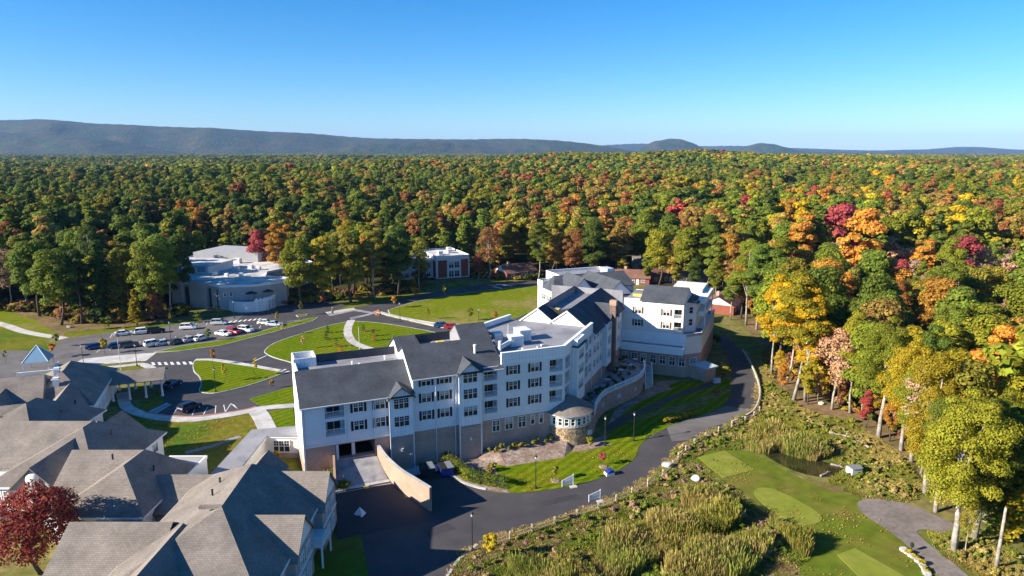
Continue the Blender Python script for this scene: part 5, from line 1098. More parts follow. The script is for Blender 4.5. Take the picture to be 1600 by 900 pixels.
# ---- trees one can point to
W_ = 'tall trees at the edge of the wood'
for (u, h, colour, kind, wide, label) in (
    ((-163.44, 217.41), 22, 'salmon', 'thin', 1.0, 'thin pale-trunked tree with sparse orange leaves at the far left lawn'),
    ((-145.87, 205.07), 26, 'green', 'mid', 1.15, 'leftmost full green tree above the curving footpath'),
    ((-131.99, 194.00), 25, 'green', 'mid', 1.15, 'full green tree with pale foot trunks right of the footpath lawn'),
    ((-126.92, 195.51), 24, 'dark green', 'mid', 1.1, 'dark tree in shade left of the young yellow pine'),
    ((-122.12, 198.60), 25, 'dark green', 'pine', 1.1, 'dark pine standing behind the end of the car park'),
    ((-117.83, 200.18), 21, 'olive', 'pine', 1.1, 'olive pine between the dark pine and the young yellow pine'),
    ((-109.87, 194.00), 11, 'gold-green', 'pine', 1.3, 'young sunlit yellow-green pine at the car park edge'),
    ((-106.21, 198.60), 11, 'rust', 'mid', 1.2, 'low rust-coloured tree beside the young pine'),
    ((-110.90, 210.19), 27, 'green', 'mid', 1.3, 'big round green tree left of the grey pavilion'),
    ((-108.95, 219.29), 25, 'dark green', 'mid', 1.1, 'dark green tree touching the left side of the pavilion'),
    ((-99.95, 267.45), 22, 'crimson', 'mid', 1.1, 'crimson tree growing in the pavilion courtyard'),
    ((-90.99, 262.01), 25, 'orange', 'mid', 1.1, 'orange-yellow tree behind the pavilion terrace'),
    ((-68.97, 217.41), 25, 'yellow-green', 'mid', 1.15, 'yellow-green tree just right of the pavilion terrace'),
    ((-62.04, 221.21), 27, 'gold-green', 'mid', 1.2, 'gold-green tree with a tall trunk by the court entrance'),
    ((-54.45, 225.12), 27, 'olive', 'mid', 1.2, 'olive tree second to the right of the court entrance'),
    ((-47.46, 230.21), 26, 'olive', 'slim', 1.4, 'broad olive tree in front of the hidden white roofs'),
    ((-40.34, 236.62), 26, 'dark green', 'mid', 1.15, 'dark olive tree left of the brick-panelled block'),
    ((-34.23, 246.90), 22, 'olive', 'thin', 1.1, 'thin olive tree overlapping the brick-panelled block'),
    ((-8.88, 266.07), 23, 'rust', 'thin', 1.2, 'brown-leaved tree with a pale trunk right of the brick-panelled block'),
    ((-13.13, 264.70), 12, 'red', 'thin', 1.0, 'small red tree beside the brown-leaved pale trunk'),
    ((10.66, 266.07), 25, 'green', 'slim', 1.3, 'green tree with a bare trunk left of the rear wings'),
    ((43.94, 285.16), 23, 'yellow', 'mid', 1.1, 'bright yellow tree rising behind the rear wings'),
    ((54.50, 283.60), 28, 'green', 'mid', 1.25, 'big green tree right of the bright yellow tree'),
    ((61.49, 262.01), 29, 'green', 'mid', 1.25, 'big green tree behind the roof of the far white wing'),
    ((72.68, 249.30), 30, 'green', 'slim', 1.4, 'tall green tree over the brick cottage'),
    ((68.62, 194.00), 28, 'yellow-green', 'slim', 1.25, 'tall pale-trunked green tree at the top of the drive'),
    ((69.82, 188.88), 27, 'green', 'slim', 1.2, 'second pale-trunked green tree at the top of the drive'),
    ((59.16, 148.53), 25, 'yellow', 'slim', 1.05, 'yellow tree with a leaning white trunk beside the guard wall'),
    ((59.96, 142.43), 27, 'yellow', 'slim', 1.1, 'tall yellow tree just behind the leaning white trunk'),
    ((57.53, 132.27), 30, 'gold-green', 'slim', 1.2, 'tallest gold-green tree with a straight white trunk'),
    ((59.58, 131.54), 27, 'yellow', 'slim', 1.1, 'yellow tree right of the straight white trunk'),
    ((63.11, 127.34), 19, 'salmon', 'thin', 1.2, 'sparse salmon-leaved tree between the yellow and green trees'),
    ((65.67, 125.33), 22, 'gold-green', 'slim', 1.1, 'gold-leaved tree with a stout white trunk above the mown path'),
    ((65.22, 113.85), 25, 'yellow-green', 'hero', 0.9, 'feathery yellow-green tree above the pond'),
    ((66.25, 108.55), 23, 'gold-green', 'hero', 0.85, 'gold-green tree at the right end of the pond bank'),
    ((56.21, 78.62), 25, 'yellow-green', 'hero', 0.92, 'largest yellow-green tree with white trunk beside the gravel turnaround'),
    ((60.76, 81.55), 23, 'green', 'hero', 0.95, 'green tree behind the largest one by the gravel turnaround'),
    ((61.69, 93.90), 24, 'gold-green', 'hero', 0.85, 'yellow-green tree just behind the gravel turnaround'),
    ((65.20, 83.09), 18, 'green', 'pine', 1.3, 'bluish-green pine right of the white trunks'),
    ((66.78, 122.11), 21, 'yellow-green', 'mid', 1.1, 'yellow-green tree filling the gap left of the feathery one'),
    ((65.48, 104.16), 20, 'yellow-green', 'hero', 0.85, 'yellow-green tree behind the right end of the pond bank'),
    ((59.86, 88.37), 19, 'green', 'hero', 0.85, 'green tree overhanging the far side of the gravel turnaround'),
    ((65.18, 85.82), 22, 'yellow-green', 'hero', 0.9, 'yellow-green tree at the right behind the white trunks'),
    ((26.02, 273.11), 27, 'yellow-green', 'mid', 1.2, 'sunlit yellow-green tree behind the rear flat roof'),
    ((34.53, 279.01), 26, 'green', 'mid', 1.2, 'sunlit green tree left of the bright yellow tree'),
    ((55.85, 254.24), 24, 'yellow-green', 'mid', 1.2, 'yellow-green tree over the rust-roofed cottages'),
    ((65.16, 246.90), 26, 'yellow-green', 'mid', 1.2, 'yellow-green tree rising behind the right half of the far wing'),
    ((51.49, 256.78), 13, 'green', 'mid', 1.2, 'low green tree before the rust-roofed cottages, left of the far wing roof'),
    ((60.53, 249.30), 12, 'olive', 'mid', 1.2, 'low olive tree just behind the far wing roof'),
    ((66.29, 242.23), 14, 'dark green', 'mid', 1.2, 'low dark tree behind the right end of the far wing roof'),
    ((68.87, 227.13), 15, 'yellow-green', 'slim', 1.3, 'yellow-green tree screening the brick cottage'),
    ((43.42, 264.70), 11, 'olive', 'mid', 1.2, 'low olive tree between bright yellow tree and rear roofs'),
    ((66.06, 200.18), 16, 'green', 'slim', 1.3, 'green tree right of the brick cottage by the top of the drive'),
    ((66.78, 80.36), 17, 'gold-green', 'pine', 1.5, 'yellow-green pine cut by the right edge of the picture'),
    ((57.13, 77.78), 9, 'olive', 'thin', 0.7, 'slim leaning trunk right of the largest tree')):
    tree(u, h, colour, kind, label, group=W_, wide=wide)
t = tree((-56.78, 73.93), 12.2, 'red', 'maple', 'round red maple in front of the dish gable at the lower left', wide=1.0, rot=0.6)
[k for k in t.children if k.name.startswith('crown')][0].color = (0.27, 0.050, 0.034, 1)
# dead pole
dp = thing('dead_trunk', 'tall bare silver trunk standing alone at the lower right', 'tree trunk', (*(58.95, 74.83), 0))
MB().tube([(0, 0, 0), (0.05, 0, 4), (0.12, 0.05, 8.2)], [0.26, 0.19, 0.14], 8).build('trunk', 'bark_pale', dp, uv=False, smooth=True)
MB().tube([(0.05, 0, 4.6), (0.45, 0.1, 5.2)], [0.06, 0.02], 5).build('branch_stub', 'bark_pale', dp, uv=False)

# ---- young trees in the grounds
for (u, h, colour, kind, label) in (
    ((-70.94, 155.63), 5.0, 'orange', 'slender', 'young orange tree at the top of the teardrop lawn'),
    ((-57.80, 147.63), 4.8, 'yellow', 'slender', 'young yellow tree at the pointed end of the teardrop lawn'),
    ((-63.39, 143.28), 4.8, 'gold-green', 'slender', 'young gold tree near the lamp on the teardrop lawn'),
    ((-51.68, 139.56), 2.2, 'orange', 'young', 'low round orange tree beside the court exit'),
    ((-53.63, 168.99), 4.5, 'salmon', 'slender', 'young salmon tree on the left of the oval lawn'),
    ((-68.62, 194.00), 4.4, 'gold-green', 'slender', 'young gold tree on the long verge by the two pale cars'),
    ((-65.48, 205.91), 5.0, 'olive', 'slender', 'young tree on the small parking island'),
    ((-62.89, 221.21), 3.6, 'red', 'young', 'small red tree left of the court entrance'),
    ((-81.56, 176.83), 3.6, 'green', 'young', 'round green tree between parked cars on the verge'),
    ((-102.31, 165.04), 4.4, 'gold-green', 'young', 'round yellow-green tree between the blue parked cars'),
    ((-63.39, 182.67), 4.5, 'grey-pink', 'slender', 'nearly leafless young tree on the oval lawn edge'),
    ((-53.89, 200.18), 4.5, 'grey-pink', 'slender', 'thin reddish young tree on top of the oval lawn'),
    ((-38.14, 215.57), 4.6, 'orange', 'young', 'orange young tree at the left corner of the big lawn'),
    ((-32.75, 229.18), 4.6, 'orange', 'young', 'red-orange young tree on the far edge of the big lawn'),
    ((-23.61, 232.31), 5.0, 'yellow', 'slender', 'yellow young tree on the far edge of the big lawn'),
    ((-25.30, 200.18), 4.6, 'olive', 'slender', 'slender tree in the middle of the big lawn'),
    ((-12.65, 198.60), 4.4, 'olive', 'young', 'olive young tree on the near edge of the big lawn'),
    ((-4.97, 197.82), 3.6, 'orange', 'young', 'small orange tree near the flat roof on the big lawn'),
    ((-39.43, 196.28), 4.6, 'orange', 'slender', 'orange young tree where the lawn path meets the drive'),
    ((6.73, 97.73), 2.7, 'olive', 'young', 'small tree in a mulch ring on the front lawn'),
    ((14.72, 102.77), 2.6, 'crimson', 'young', 'small dark red tree in a mulch ring on the front lawn'),
    ((-2.53, 76.15), 4.4, 'gold-green', 'young', 'yellow-green tree with white trunk guard at the meadow corner'),
    ((-113.01, 161.26), 4.2, 'orange', 'young', 'orange tree behind the glass gazebo'),
    ((-122.39, 158.14), 3.6, 'olive', 'slender', 'small olive tree at the left picture edge'),
    ((-118.66, 171.33), 4.0, 'olive', 'young', 'olive tree where the footpath meets the road'),
    ((-105.77, 195.51), 3.6, 'rust', 'young', 'small rusty tree on the verge behind the car park'),
    ((-100.86, 195.51), 3.6, 'gold-green', 'slender', 'small gold tree on the verge behind the car park'),
    ((-38.25, 103.69), 2.4, 'yellow', 'young', 'small bright yellow tree in the corridor court'),
    ((-48.37, 88.37), 3.0, 'rust', 'young', 'brown-leaved tree in the court between the brown roofs'),
    ((-50.17, 90.15), 3.4, 'grey-pink', 'young', 'bare twiggy tree in the court between the brown roofs'),
    ((-47.69, 89.78), 2.6, 'gold-green', 'young', 'golden shrub-like tree in the court between the brown roofs')):
    tree(u, h, colour, kind, label, group='young trees planted in the grounds')
SPR = (('first', 170, 513, 4.5), ('second', 309, 504, 4.0), ('third', 343, 495, 4.0))
for nme, u in zip(('young pointed evergreen on the verge left of the parked cars', 'pointed evergreen on the verge left of the pavilion terrace', 'pointed evergreen right in front of the pavilion wall'), ((-115.57, 189.60), (-93.43, 197.05), (-89.98, 204.24))):
    tree(u, 4.2, 'green', 'spruce', nme, name='evergreen', group='pointed evergreens by the car park')
for nme, u, c in (('dark evergreen at the top left of the oval lawn', (-51.53, 184.69), 'dark green'), ('dark evergreen below the topmost one on the oval lawn', (-50.13, 178.09), 'dark green'), ('dark evergreen by the path on the oval lawn', (-45.68, 170.74), 'olive'), ('orange shrub nearest the roof on the oval lawn', (-43.25, 165.59), 'orange'), ('dark evergreen right of the lawn path', (-41.81, 186.07), 'dark green'), ('evergreen right of the flagpole on the oval lawn', (-38.16, 181.34), 'dark green'), ('rusty cone-shaped shrub right of the lawn path', (-36.92, 176.83), 'rust')):
    tree(u, 2.6, c, 'spruce', nme, cat='shrub', name='cone_shrub', group='cone shrubs on the oval lawn')
AV = [(-10.98, 104.87), (-10.32, 103.46), (-9.66, 101.86), (-9.03, 101.63), (-8.33, 100.52), (-7.64, 99.43), (-7.07, 98.36), (-6.14, 97.73), (-5.02, 97.11), (-3.73, 96.69), (-2.54, 96.29), (-1.26, 95.68), (-28.59, 98.36), (-27.76, 97.11), (-26.96, 95.88), (-24.83, 93.12)]
for i, u in enumerate(AV):
    lab = ('slim clipped evergreen along the bed kerb, %s from the building' % ('nearest,second,third,fourth,fifth,sixth,seventh,eighth,ninth,tenth,eleventh,last'.split(',')[i])) if i < 12 else ('slim clipped evergreen beside the ramp wall, %s from the facade' % ('first,second,third,last'.split(',')[i - 12]))
    tree(u, 2.6 if i < 12 else 3.4, 'yellow-green' if i % 3 == 0 else 'green', 'column', lab, cat='evergreen', name='clipped_evergreen', group='evergreens along the bed kerb' if i < 12 else 'evergreens beside the ramp')
# shrubs of the planting bed, in loose rows
BEDP = [(-9.3, 100.5), (-9.2, 103.7), (-4.3, 107.5), (5.6, 111.7), (11.5, 109.6), (5.5, 109.1), (0.0, 108.0), (-2.3, 105.6), (-3.1, 102.3), (-1.8, 97.5), (-5.9, 97.5)]
ORDW = 'leftmost,second,third,fourth,fifth,sixth,seventh,eighth,ninth,tenth,eleventh,twelfth'.split(',')
bed = []
for k in range(400):
    u = (rng.uniform(-10, 14), rng.uniform(92, 113))
    if inside(BEDP, *u) and len(bed) < 26: bed.append((u[0] / u[1], u, ['yellow-green', 'rust', 'olive', 'gold-green', 'crimson', 'olive'][len(bed) % 6]))
seen = {}
for n_, (_, u, c) in enumerate(sorted(bed)):
    j = seen.get(c, 0); seen[c] = j + 1
    tree(u, rng.uniform(0.3, 0.55), c, 'shrub', 'small %s shrub in the mulched bed, %s of that colour' % (c, ORDW[j] + (' from left' if j else '')), cat='shrub', name='bed_shrub', group='shrubs of the planting bed', pick=n_)
for i in range(11):
    s_ = 12.6 + i * 1.12; q = W(s_, -1.6 - 0.5 * (i % 2)); c = ['yellow-green', 'gold-green', 'olive'][i % 3]
    o = tree(q, 0.8 + 0.25 * (i % 3), c, 'shrub', '%s shrub at the foot of the brick base, %s from the second bay' % (c, 'nearest,second,third,fourth,fifth,sixth,seventh,eighth,ninth,tenth,farthest'.split(',')[i]), cat='shrub', name='bed_shrub', group='shrubs at the foot of the brick base', wide=0.8); o.location.z = 0.98
for u, c, h, lab in (((5.95, 112.21), 'yellow-green', 1.9, 'yellow-green upright shrub left of the stone tower'), ((13.50, 110.35), 'yellow-green', 1.8, 'yellow-green round shrub right of the stone tower'), ((-3.46, 100.74), 'olive', 1.7, 'brown-green round shrub where the bed meets the front lawn'), ((42.72, 135.25), 'rust', 1.6, 'rusty post-like shrub on the shaded lawn'), ((48.39, 147.63), 'olive', 3.0, 'leaning olive shrub by the far drive'), ((53.34, 172.52), 'dark green', 3.2, 'dark narrow evergreen at the far end of the drive')):
    tree(u, h, c, 'shrub', lab, cat='shrub', name='garden_shrub', wide=0.8)
for i in range(14):
    a = Vector((28.73, 120.24)); b = Vector((35.40, 124.67)); p = a.lerp(b, i / 13)
    tree((p.x, p.y), 1.3, 'gold-green', 'shrub', 'tan ornamental grass clump in the row along the shaded drive edge', cat='grass clump', name='ornamental_grass', group='grass clumps along the drive edge')
r2 = np.random.default_rng(5)
pots = []
for i in range(26):      # shrubs on the terrace, from the tower towards the far wing
    t_ = 0.1 + 0.85 * i / 25; a = Vector(W(*fD((4 + 36 * t_, -1.0, 0))[:2])); k = min(int(t_ * 28) + 2, len(ed) - 1); b = Vector(ed[k]); p = a.lerp(b, r2.uniform(0.05, 0.75))
    o = tree((p.x, p.y), r2.uniform(0.7, 1.3), 'dark green', 'shrub', 'dark shrub on the shaded terrace, %s from the stone tower' % (('nearest,second,third,fourth,fifth,sixth,seventh,eighth,ninth,tenth,eleventh,twelfth,' + ','.join('%dth' % q for q in range(13, 21)) + ',21st,22nd,23rd,24th,25th,farthest').split(',')[i]), cat='shrub', name='terrace_shrub', group='shrubs on the terrace'); o.location.z = 3.6
for i, u in enumerate(((-53.85, 76.15), (-54.73, 74.57), (-53.58, 77.78), (-51.47, 76.15), (-55.33, 77.23))):
    tree(u, 1.9, ['gold-green', 'yellow', 'olive', 'olive', 'rust'][i], 'shrub', ['golden', 'bright yellow', 'olive', 'olive', 'rusty'][i] + ' shrub below the red maple' + (' nearest the house' if i == 3 else ''), cat='shrub', name='garden_shrub', wide=1.2)

# ---- the wood: nearest trees as individuals, the rest as one mass
KEEP = [SITE, [(-116, 211), (-68, 207), (-66, 234), (-72, 264), (-90, 292), (-134, 296), (-137, 262), (-120, 232)], [(-48, 262), (-12, 262), (-12, 294), (-50, 296)]]
COT = [(46.77, 260.68), (58.06, 264.70), (69.49, 262.01), (67.45, 213.75), (1.56, 273.11), (58.84, 294.90)]
def free(P):
    ok = np.ones(len(P), bool)
    for k in KEEP: ok &= ~inside_np(k, P)
    for c in COT: ok &= np.hypot(P[:, 0] - c[0], P[:, 1] - c[1]) > 10
    T = np.array(TREES)
    near = T[(T[:, 2] > 2.0)]
    for x, y, s in near: ok &= np.hypot(P[:, 0] - x, P[:, 1] - y) > s + 1.6
    rb = (P[:, 0] - 60) ** 2 / 60 ** 2 + (P[:, 1] - 178) ** 2 / 12 ** 2 < 0
    return ok
def grid(sp, y0, y1, half, jit=0.42):
    xs = np.arange(-half, half, sp); ys = np.arange(y0, y1, sp); X, Y = np.meshgrid(xs, ys); X[::2] += sp / 2
    P = np.stack([X.ravel(), Y.ravel()], 1) + rng.uniform(-jit, jit, (X.size, 2)) * sp; return P
def clump(x, y):
    return 0.5 + 0.25 * (np.sin(x / 31 + 1.3 * np.sin(y / 47)) + np.sin(y / 39 + 1.7 * np.sin(x / 53 + 2)))
names = list(COL); ci_ = {n: i for i, n in enumerate(names)}
CA = np.array([COL[n] for n in names])
GREENS = ({'dark green': 26, 'green': 44, 'olive': 20, 'yellow-green': 10}, {'dark green': 14, 'green': 38, 'olive': 18, 'yellow-green': 30}, {'dark green': 10, 'green': 36, 'olive': 18, 'yellow-green': 36})
AUTUMN = ({'bronze': 40, 'rust': 24, 'orange': 16, 'gold-green': 16, 'salmon': 4}, {'bronze': 32, 'gold-green': 20, 'orange': 20, 'rust': 12, 'yellow': 8, 'salmon': 6, 'red': 3}, {'salmon': 34, 'grey-pink': 24, 'bronze': 18, 'orange': 7, 'gold-green': 9, 'yellow': 4, 'rust': 5, 'red': 3, 'crimson': 2})
def scrub(P):
    """patch of low pinkish scrub woodland to the right"""
    return (((P[:, 0] - 158) / 78) ** 2 + ((P[:, 1] - 232) / 50) ** 2 < 1)
def colours(P):
    """greens with drifts of autumn colour, warmer towards the right"""
    n = len(P); u = 1067 * P[:, 0] / (0.98 * P[:, 1] + 9.8); q = clump(P[:, 0], P[:, 1]); q2 = clump(P[:, 0] / 4.1 + 70, P[:, 1] / 4.6 + 20)
    sel = np.clip(((u + rng.normal(scale=90, size=n)) + 420) / 600, 0, 2).astype(int)
    warm = np.clip(0.16 + 0.28 * np.clip((u + 250) / 900, -0.5, 1.0) + 0.30 * (q - 0.5) + 0.62 * (q2 - 0.5), 0.03, 0.85) * np.clip(1.2 - np.hypot(P[:, 0], P[:, 1]) / 2200, 0.45, 1.0); au = rng.random(n) < warm; out = np.empty(n, int)
    for g in range(3):
        for flag, tabs in ((False, GREENS), (True, AUTUMN)):
            k = np.where((sel == g) & (au == flag))[0]; w = tabs[g]; p = np.array(list(w.values()), float); out[k] = np.array([ci_[x] for x in w])[rng.choice(len(p), len(k), p=p / p.sum())]
    sb_ = scrub(P); k_ = np.where(sb_)[0]; opt = [ci_[k] for k in ('salmon', 'grey-pink', 'salmon', 'grey-pink', 'crimson', 'orange', 'grey-pink', 'green')]; out[k_] = np.array(opt)[rng.integers(0, len(opt), len(k_))]
    return out
P = grid(8.2, 60, 520, 520); u = 1067 * P[:, 0] / (0.98 * P[:, 1] + 9.8)
P = P[(np.abs(u) < 1050)]; P = P[free(P)]
u = 1067 * P[:, 0] / (0.98 * P[:, 1] + 9.8)
d = np.hypot(P[:, 0], P[:, 1]); inview = np.abs(u) < 800
cand = np.where(inview)[0]; cand = cand[np.argsort(d[cand])]
near_i = cand[:225]; mask = np.zeros(len(P), bool); mask[near_i] = True
def zone(x, y):
    u = 800 + 1067 * x / (0.98 * y + 9.8)
    return ('left of the grey pavilion' if u < 300 else 'behind the grey pavilion' if u < 480 else 'between pavilion and brick-panelled block' if u < 740 else
            'behind the rear wings' if u < 1000 else 'behind the far white wing' if u < 1200 else 'above the golf tees')
cl = colours(P); sbm = scrub(P); plan = []
ORD = ['', 'second', 'third', 'fourth', 'fifth', 'sixth', 'seventh', 'eighth', 'ninth', 'tenth', 'eleventh', 'twelfth']
for i in near_i:
    c = names[cl[i]]; x, y = P[i]; right = x > 60
    kind = 'bare' if c == 'grey-pink' else 'thin' if c == 'salmon' or (right and rng.random() < 0.15) else 'pine' if c == 'dark green' and rng.random() < 0.35 else 'slim' if rng.random() < 0.15 else 'mid'
    h = {'bare': 14, 'thin': 18, 'pine': 24, 'slim': 25, 'mid': 23}[kind] * rng.uniform(0.80, 1.18)
    if sbm[i]: h *= 0.58
    plan.append([i, c, kind, h, x, y, zone(x, y), 'low' if h < 15 else 'tall' if h > 24 else ''])
fam = {}
for p in plan: fam.setdefault((p[1], p[2], p[6]), []).append(p)
for (c, kind, z_), L_ in fam.items():
    L_.sort(key=lambda p: p[4] / p[5])
    noun = {'bare': 'bare tree', 'thin': 'sparse tree', 'pine': 'pine', 'slim': 'slender tree', 'mid': 'tree'}[kind]
    for j, p in enumerate(L_):
        n_ = len(L_); place = '' if n_ == 1 else ', leftmost' if j == 0 else ', rightmost' if j == n_ - 1 else ', %s such from left' % (ORD[j] if j < 12 else '%d%s' % (j + 1, {1: 'st', 2: 'nd', 3: 'rd'}.get((j + 1) % 10, 'th') if j > 19 else 'th'))
        tree((p[4], p[5]), p[3], c, kind, ' '.join(('%s %s %s %s%s' % (p[7] if len(c.split()) < 2 else '', c, noun, z_, place)).split()), group='woodland trees ' + z_, wide=1.12)
# small trees at the sunny foot of the wood on the right
low_c = ['yellow', 'orange', 'gold-green', 'salmon', 'yellow', 'rust', 'yellow-green', 'red', 'orange', 'salmon', 'gold-green', 'crimson', 'yellow']
for j, u in enumerate(((59.93, 146.74), (57.23, 137.57), (59.50, 130.11), (62.50, 132.27), (65.41, 135.25), (65.27, 128.71), (67.13, 124.02), (65.16, 118.43), (66.27, 112.21), (69.94, 117.26), (66.96, 106.56), (69.15, 135.25), (68.89, 122.42))):
    tree(u, rng.uniform(6.5, 11), low_c[j], 'thin' if j % 3 == 0 else 'mid', '%s low tree above the mown path, %s understory tree from left' % (low_c[j], (['first'] + ORD[1:] + ['thirteenth'])[j]), group='understory trees above the mown path')
rest = P[~mask]
def proto_obj(name, me, m):
    me = me.copy(); me.materials.clear(); me.materials.append(M[m]); return bpy.data.objects.new(name, me)
def scatter(name, P, Z, rot, scale, tint, pick, protos, label, cat):
    n = len(P); me = bpy.data.meshes.new(name); me.vertices.add(n); co = np.concatenate([P, Z[:, None]], 1).astype(np.float32); me.vertices.foreach_set('co', co.ravel())
    a = me.attributes.new('rotz', 'FLOAT', 'POINT'); a.data.foreach_set('value', rot.astype(np.float32))
    a = me.attributes.new('siz', 'FLOAT_VECTOR', 'POINT'); a.data.foreach_set('vector', scale.astype(np.float32).ravel())
    a = me.attributes.new('pick', 'INT', 'POINT'); a.data.foreach_set('value', pick.astype(np.int32))
    a = me.attributes.new('tint', 'FLOAT_COLOR', 'POINT'); a.data.foreach_set('color', np.concatenate([tint, np.ones((n, 1))], 1).astype(np.float32).ravel())
    ob = link(name, me); tag(ob, label, cat, kind='stuff')
    ng = bpy.data.node_groups.new(name + '_nodes', 'GeometryNodeTree'); ng.interface.new_socket('Geometry', in_out='INPUT', socket_type='NodeSocketGeometry'); ng.interface.new_socket('Geometry', in_out='OUTPUT', socket_type='NodeSocketGeometry')
    N = ng.nodes; L = ng.links; gi = N.new('NodeGroupInput'); go = N.new('NodeGroupOutput'); ip = N.new('GeometryNodeInstanceOnPoints'); jn = N.new('GeometryNodeJoinGeometry')
    for p in reversed(protos):      # a join lists its last link first
        oi = N.new('GeometryNodeObjectInfo'); oi.inputs[0].default_value = p; oi.inputs[1].default_value = True; L.new(oi.outputs['Geometry'], jn.inputs[0])
    def attr(nm, ty): q = N.new('GeometryNodeInputNamedAttribute'); q.data_type = ty; q.inputs[0].default_value = nm; return q.outputs[0]
    cx = N.new('ShaderNodeCombineXYZ'); L.new(attr('rotz', 'FLOAT'), cx.inputs[2]); L.new(cx.outputs[0], ip.inputs['Rotation'])
    L.new(attr('siz', 'FLOAT_VECTOR'), ip.inputs['Scale']); ip.inputs['Pick Instance'].default_value = True; L.new(attr('pick', 'INT'), ip.inputs['Instance Index'])
    L.new(gi.outputs[0], ip.inputs['Points']); L.new(jn.outputs[0], ip.inputs['Instance']); L.new(ip.outputs[0], go.inputs[0])
    md = ob.modifiers.new('scatter', 'NODES'); md.node_group = ng
    return ob
far_c = [proto_obj('crown', broadleaf(200 + s, (24, 22, 26, 20, 25, 23)[s], (5.4, 4.2, 4.8, 5.6, 6.2, 3.8)[s], 0.08, 4200, 0.62, 34, lob=(0.18, 0.40))[0], 'leaves_scatter') for s in range(6)]
far_c += [proto_obj('crown', conifer(220 + s, 23, 4.0, 2200, 0.75)[0], 'leaves_scatter') for s in range(2)]
far_c += [proto_obj('crown', broadleaf(230 + s, 19, 4.6, 0.1, 5200, 0.42, 40, sparse=0.4, lob=(0.16, 0.40))[0], 'leaves_scatter') for s in range(2)]
far_l = [proto_obj('crown', broadleaf(240 + s, 23, 6.0, 0.05, 900, 1.5, 18)[0], 'leaves_scatter') for s in range(4)]
def wedge(P, lim=1000): return np.abs(1067 * P[:, 0] / (0.98 * P[:, 1] + 9.8)) < lim
def fill(name, P, protos, wide, label, cone=0.0):
    n = len(P); c = colours(P); s = rng.uniform(0.5, 1.25, n) * (0.82 + 0.4 * clump(P[:, 0] / 1.7, P[:, 1] / 2.1)); sc_ = np.stack([s * wide, s * wide, s * np.where(np.isin(c, [ci_['grey-pink'], ci_['salmon']]), 0.72, 1.0)], 1)
    t = CA[c] * rng.uniform(0.8, 1.25, (n, 1)) * (0.78 + 0.45 * clump(P[:, 0] / 2.6 + 11, P[:, 1] / 3.3))[:, None]; dd_ = np.hypot(P[:, 0], P[:, 1])
    nb = 6 if len(protos) == 10 else len(protos); pk = rng.integers(0, nb, n)
    if len(protos) == 10:
        pk = np.where(np.isin(c, [ci_['grey-pink'], ci_['salmon']]), rng.integers(8, 10, n), pk); pk = np.where((c == ci_['dark green']) & (rng.random(n) < 0.45), rng.integers(6, 8, n), pk)
    return scatter(name, P, hills_z(P[:, 0], P[:, 1]), rng.uniform(0, 6.28, n), sc_, t, pk, protos, label, 'forest')
P2 = grid(8.4, 520, 820, 900); P2 = P2[wedge(P2)]
A_ = np.concatenate([rest, P2]); fill('woodland', A_, far_c, 1.15, 'autumn woodland stretching away behind the grounds')
P3_ = grid(11.0, 820, 2100, 2200); P3_ = P3_[wedge(P3_, 930)]; fill('far_woodland', P3_, far_l, 1.35, 'distant mixed autumn woodland below the hills')
P4_ = grid(27.0, 2100, 6800, 6600); P4_ = P4_[wedge(P4_, 900)]; fill('far_woodland', P4_, far_l, 2.7, 'farthest woodland reaching the foot of the blue hills')

# ---- undergrowth, meadow, reeds
def blades(seed, n, h, spread, w, lean=0.35, m='grass_scatter'):
    r = np.random.default_rng(seed); a = r.uniform(0, 6.28, n); rad = spread * np.sqrt(r.random(n)); hh = h * r.uniform(0.6, 1.1, n)
    b = np.stack([np.cos(a) * rad, np.sin(a) * rad, np.zeros(n)], 1); up = np.stack([np.cos(a) * lean * r.random(n), np.sin(a) * lean * r.random(n), np.ones(n)], 1)
    V = up * hh[:, None] * 0.5; sd = np.cross(up, unit(n, r)); sd /= np.linalg.norm(sd, axis=1, keepdims=True)
    return quads_mesh('blades', b + V, sd * w * r.uniform(0.6, 1.3, (n, 1)), V, m)
tufts = [bpy.data.objects.new('tuft', blades(300 + s, 150, 0.36, 1.1, 0.028, 0.9)) for s in range(3)] + [proto_obj('bush', PROTO['shrub'][s][0], 'leaves_scatter') for s in range(2)]
reeds = [bpy.data.objects.new('reed', blades(320 + s, 150, 1.9, 0.8, 0.028, 0.3)) for s in range(3)]
bushes = [proto_obj('bush', PROTO['shrub'][s][0], 'leaves_scatter') for s in range(2)]
def pts_in(poly, n, r):
    A = np.array(poly); lo = A.min(0); hi = A.max(0); out = []
    k = 0
    while k < n:
        Q_ = r.uniform(lo, hi, (n * 2, 2)); Q_ = Q_[inside_np(poly, Q_)]; out.append(Q_); k += len(Q_)
    return np.concatenate(out)[:n]
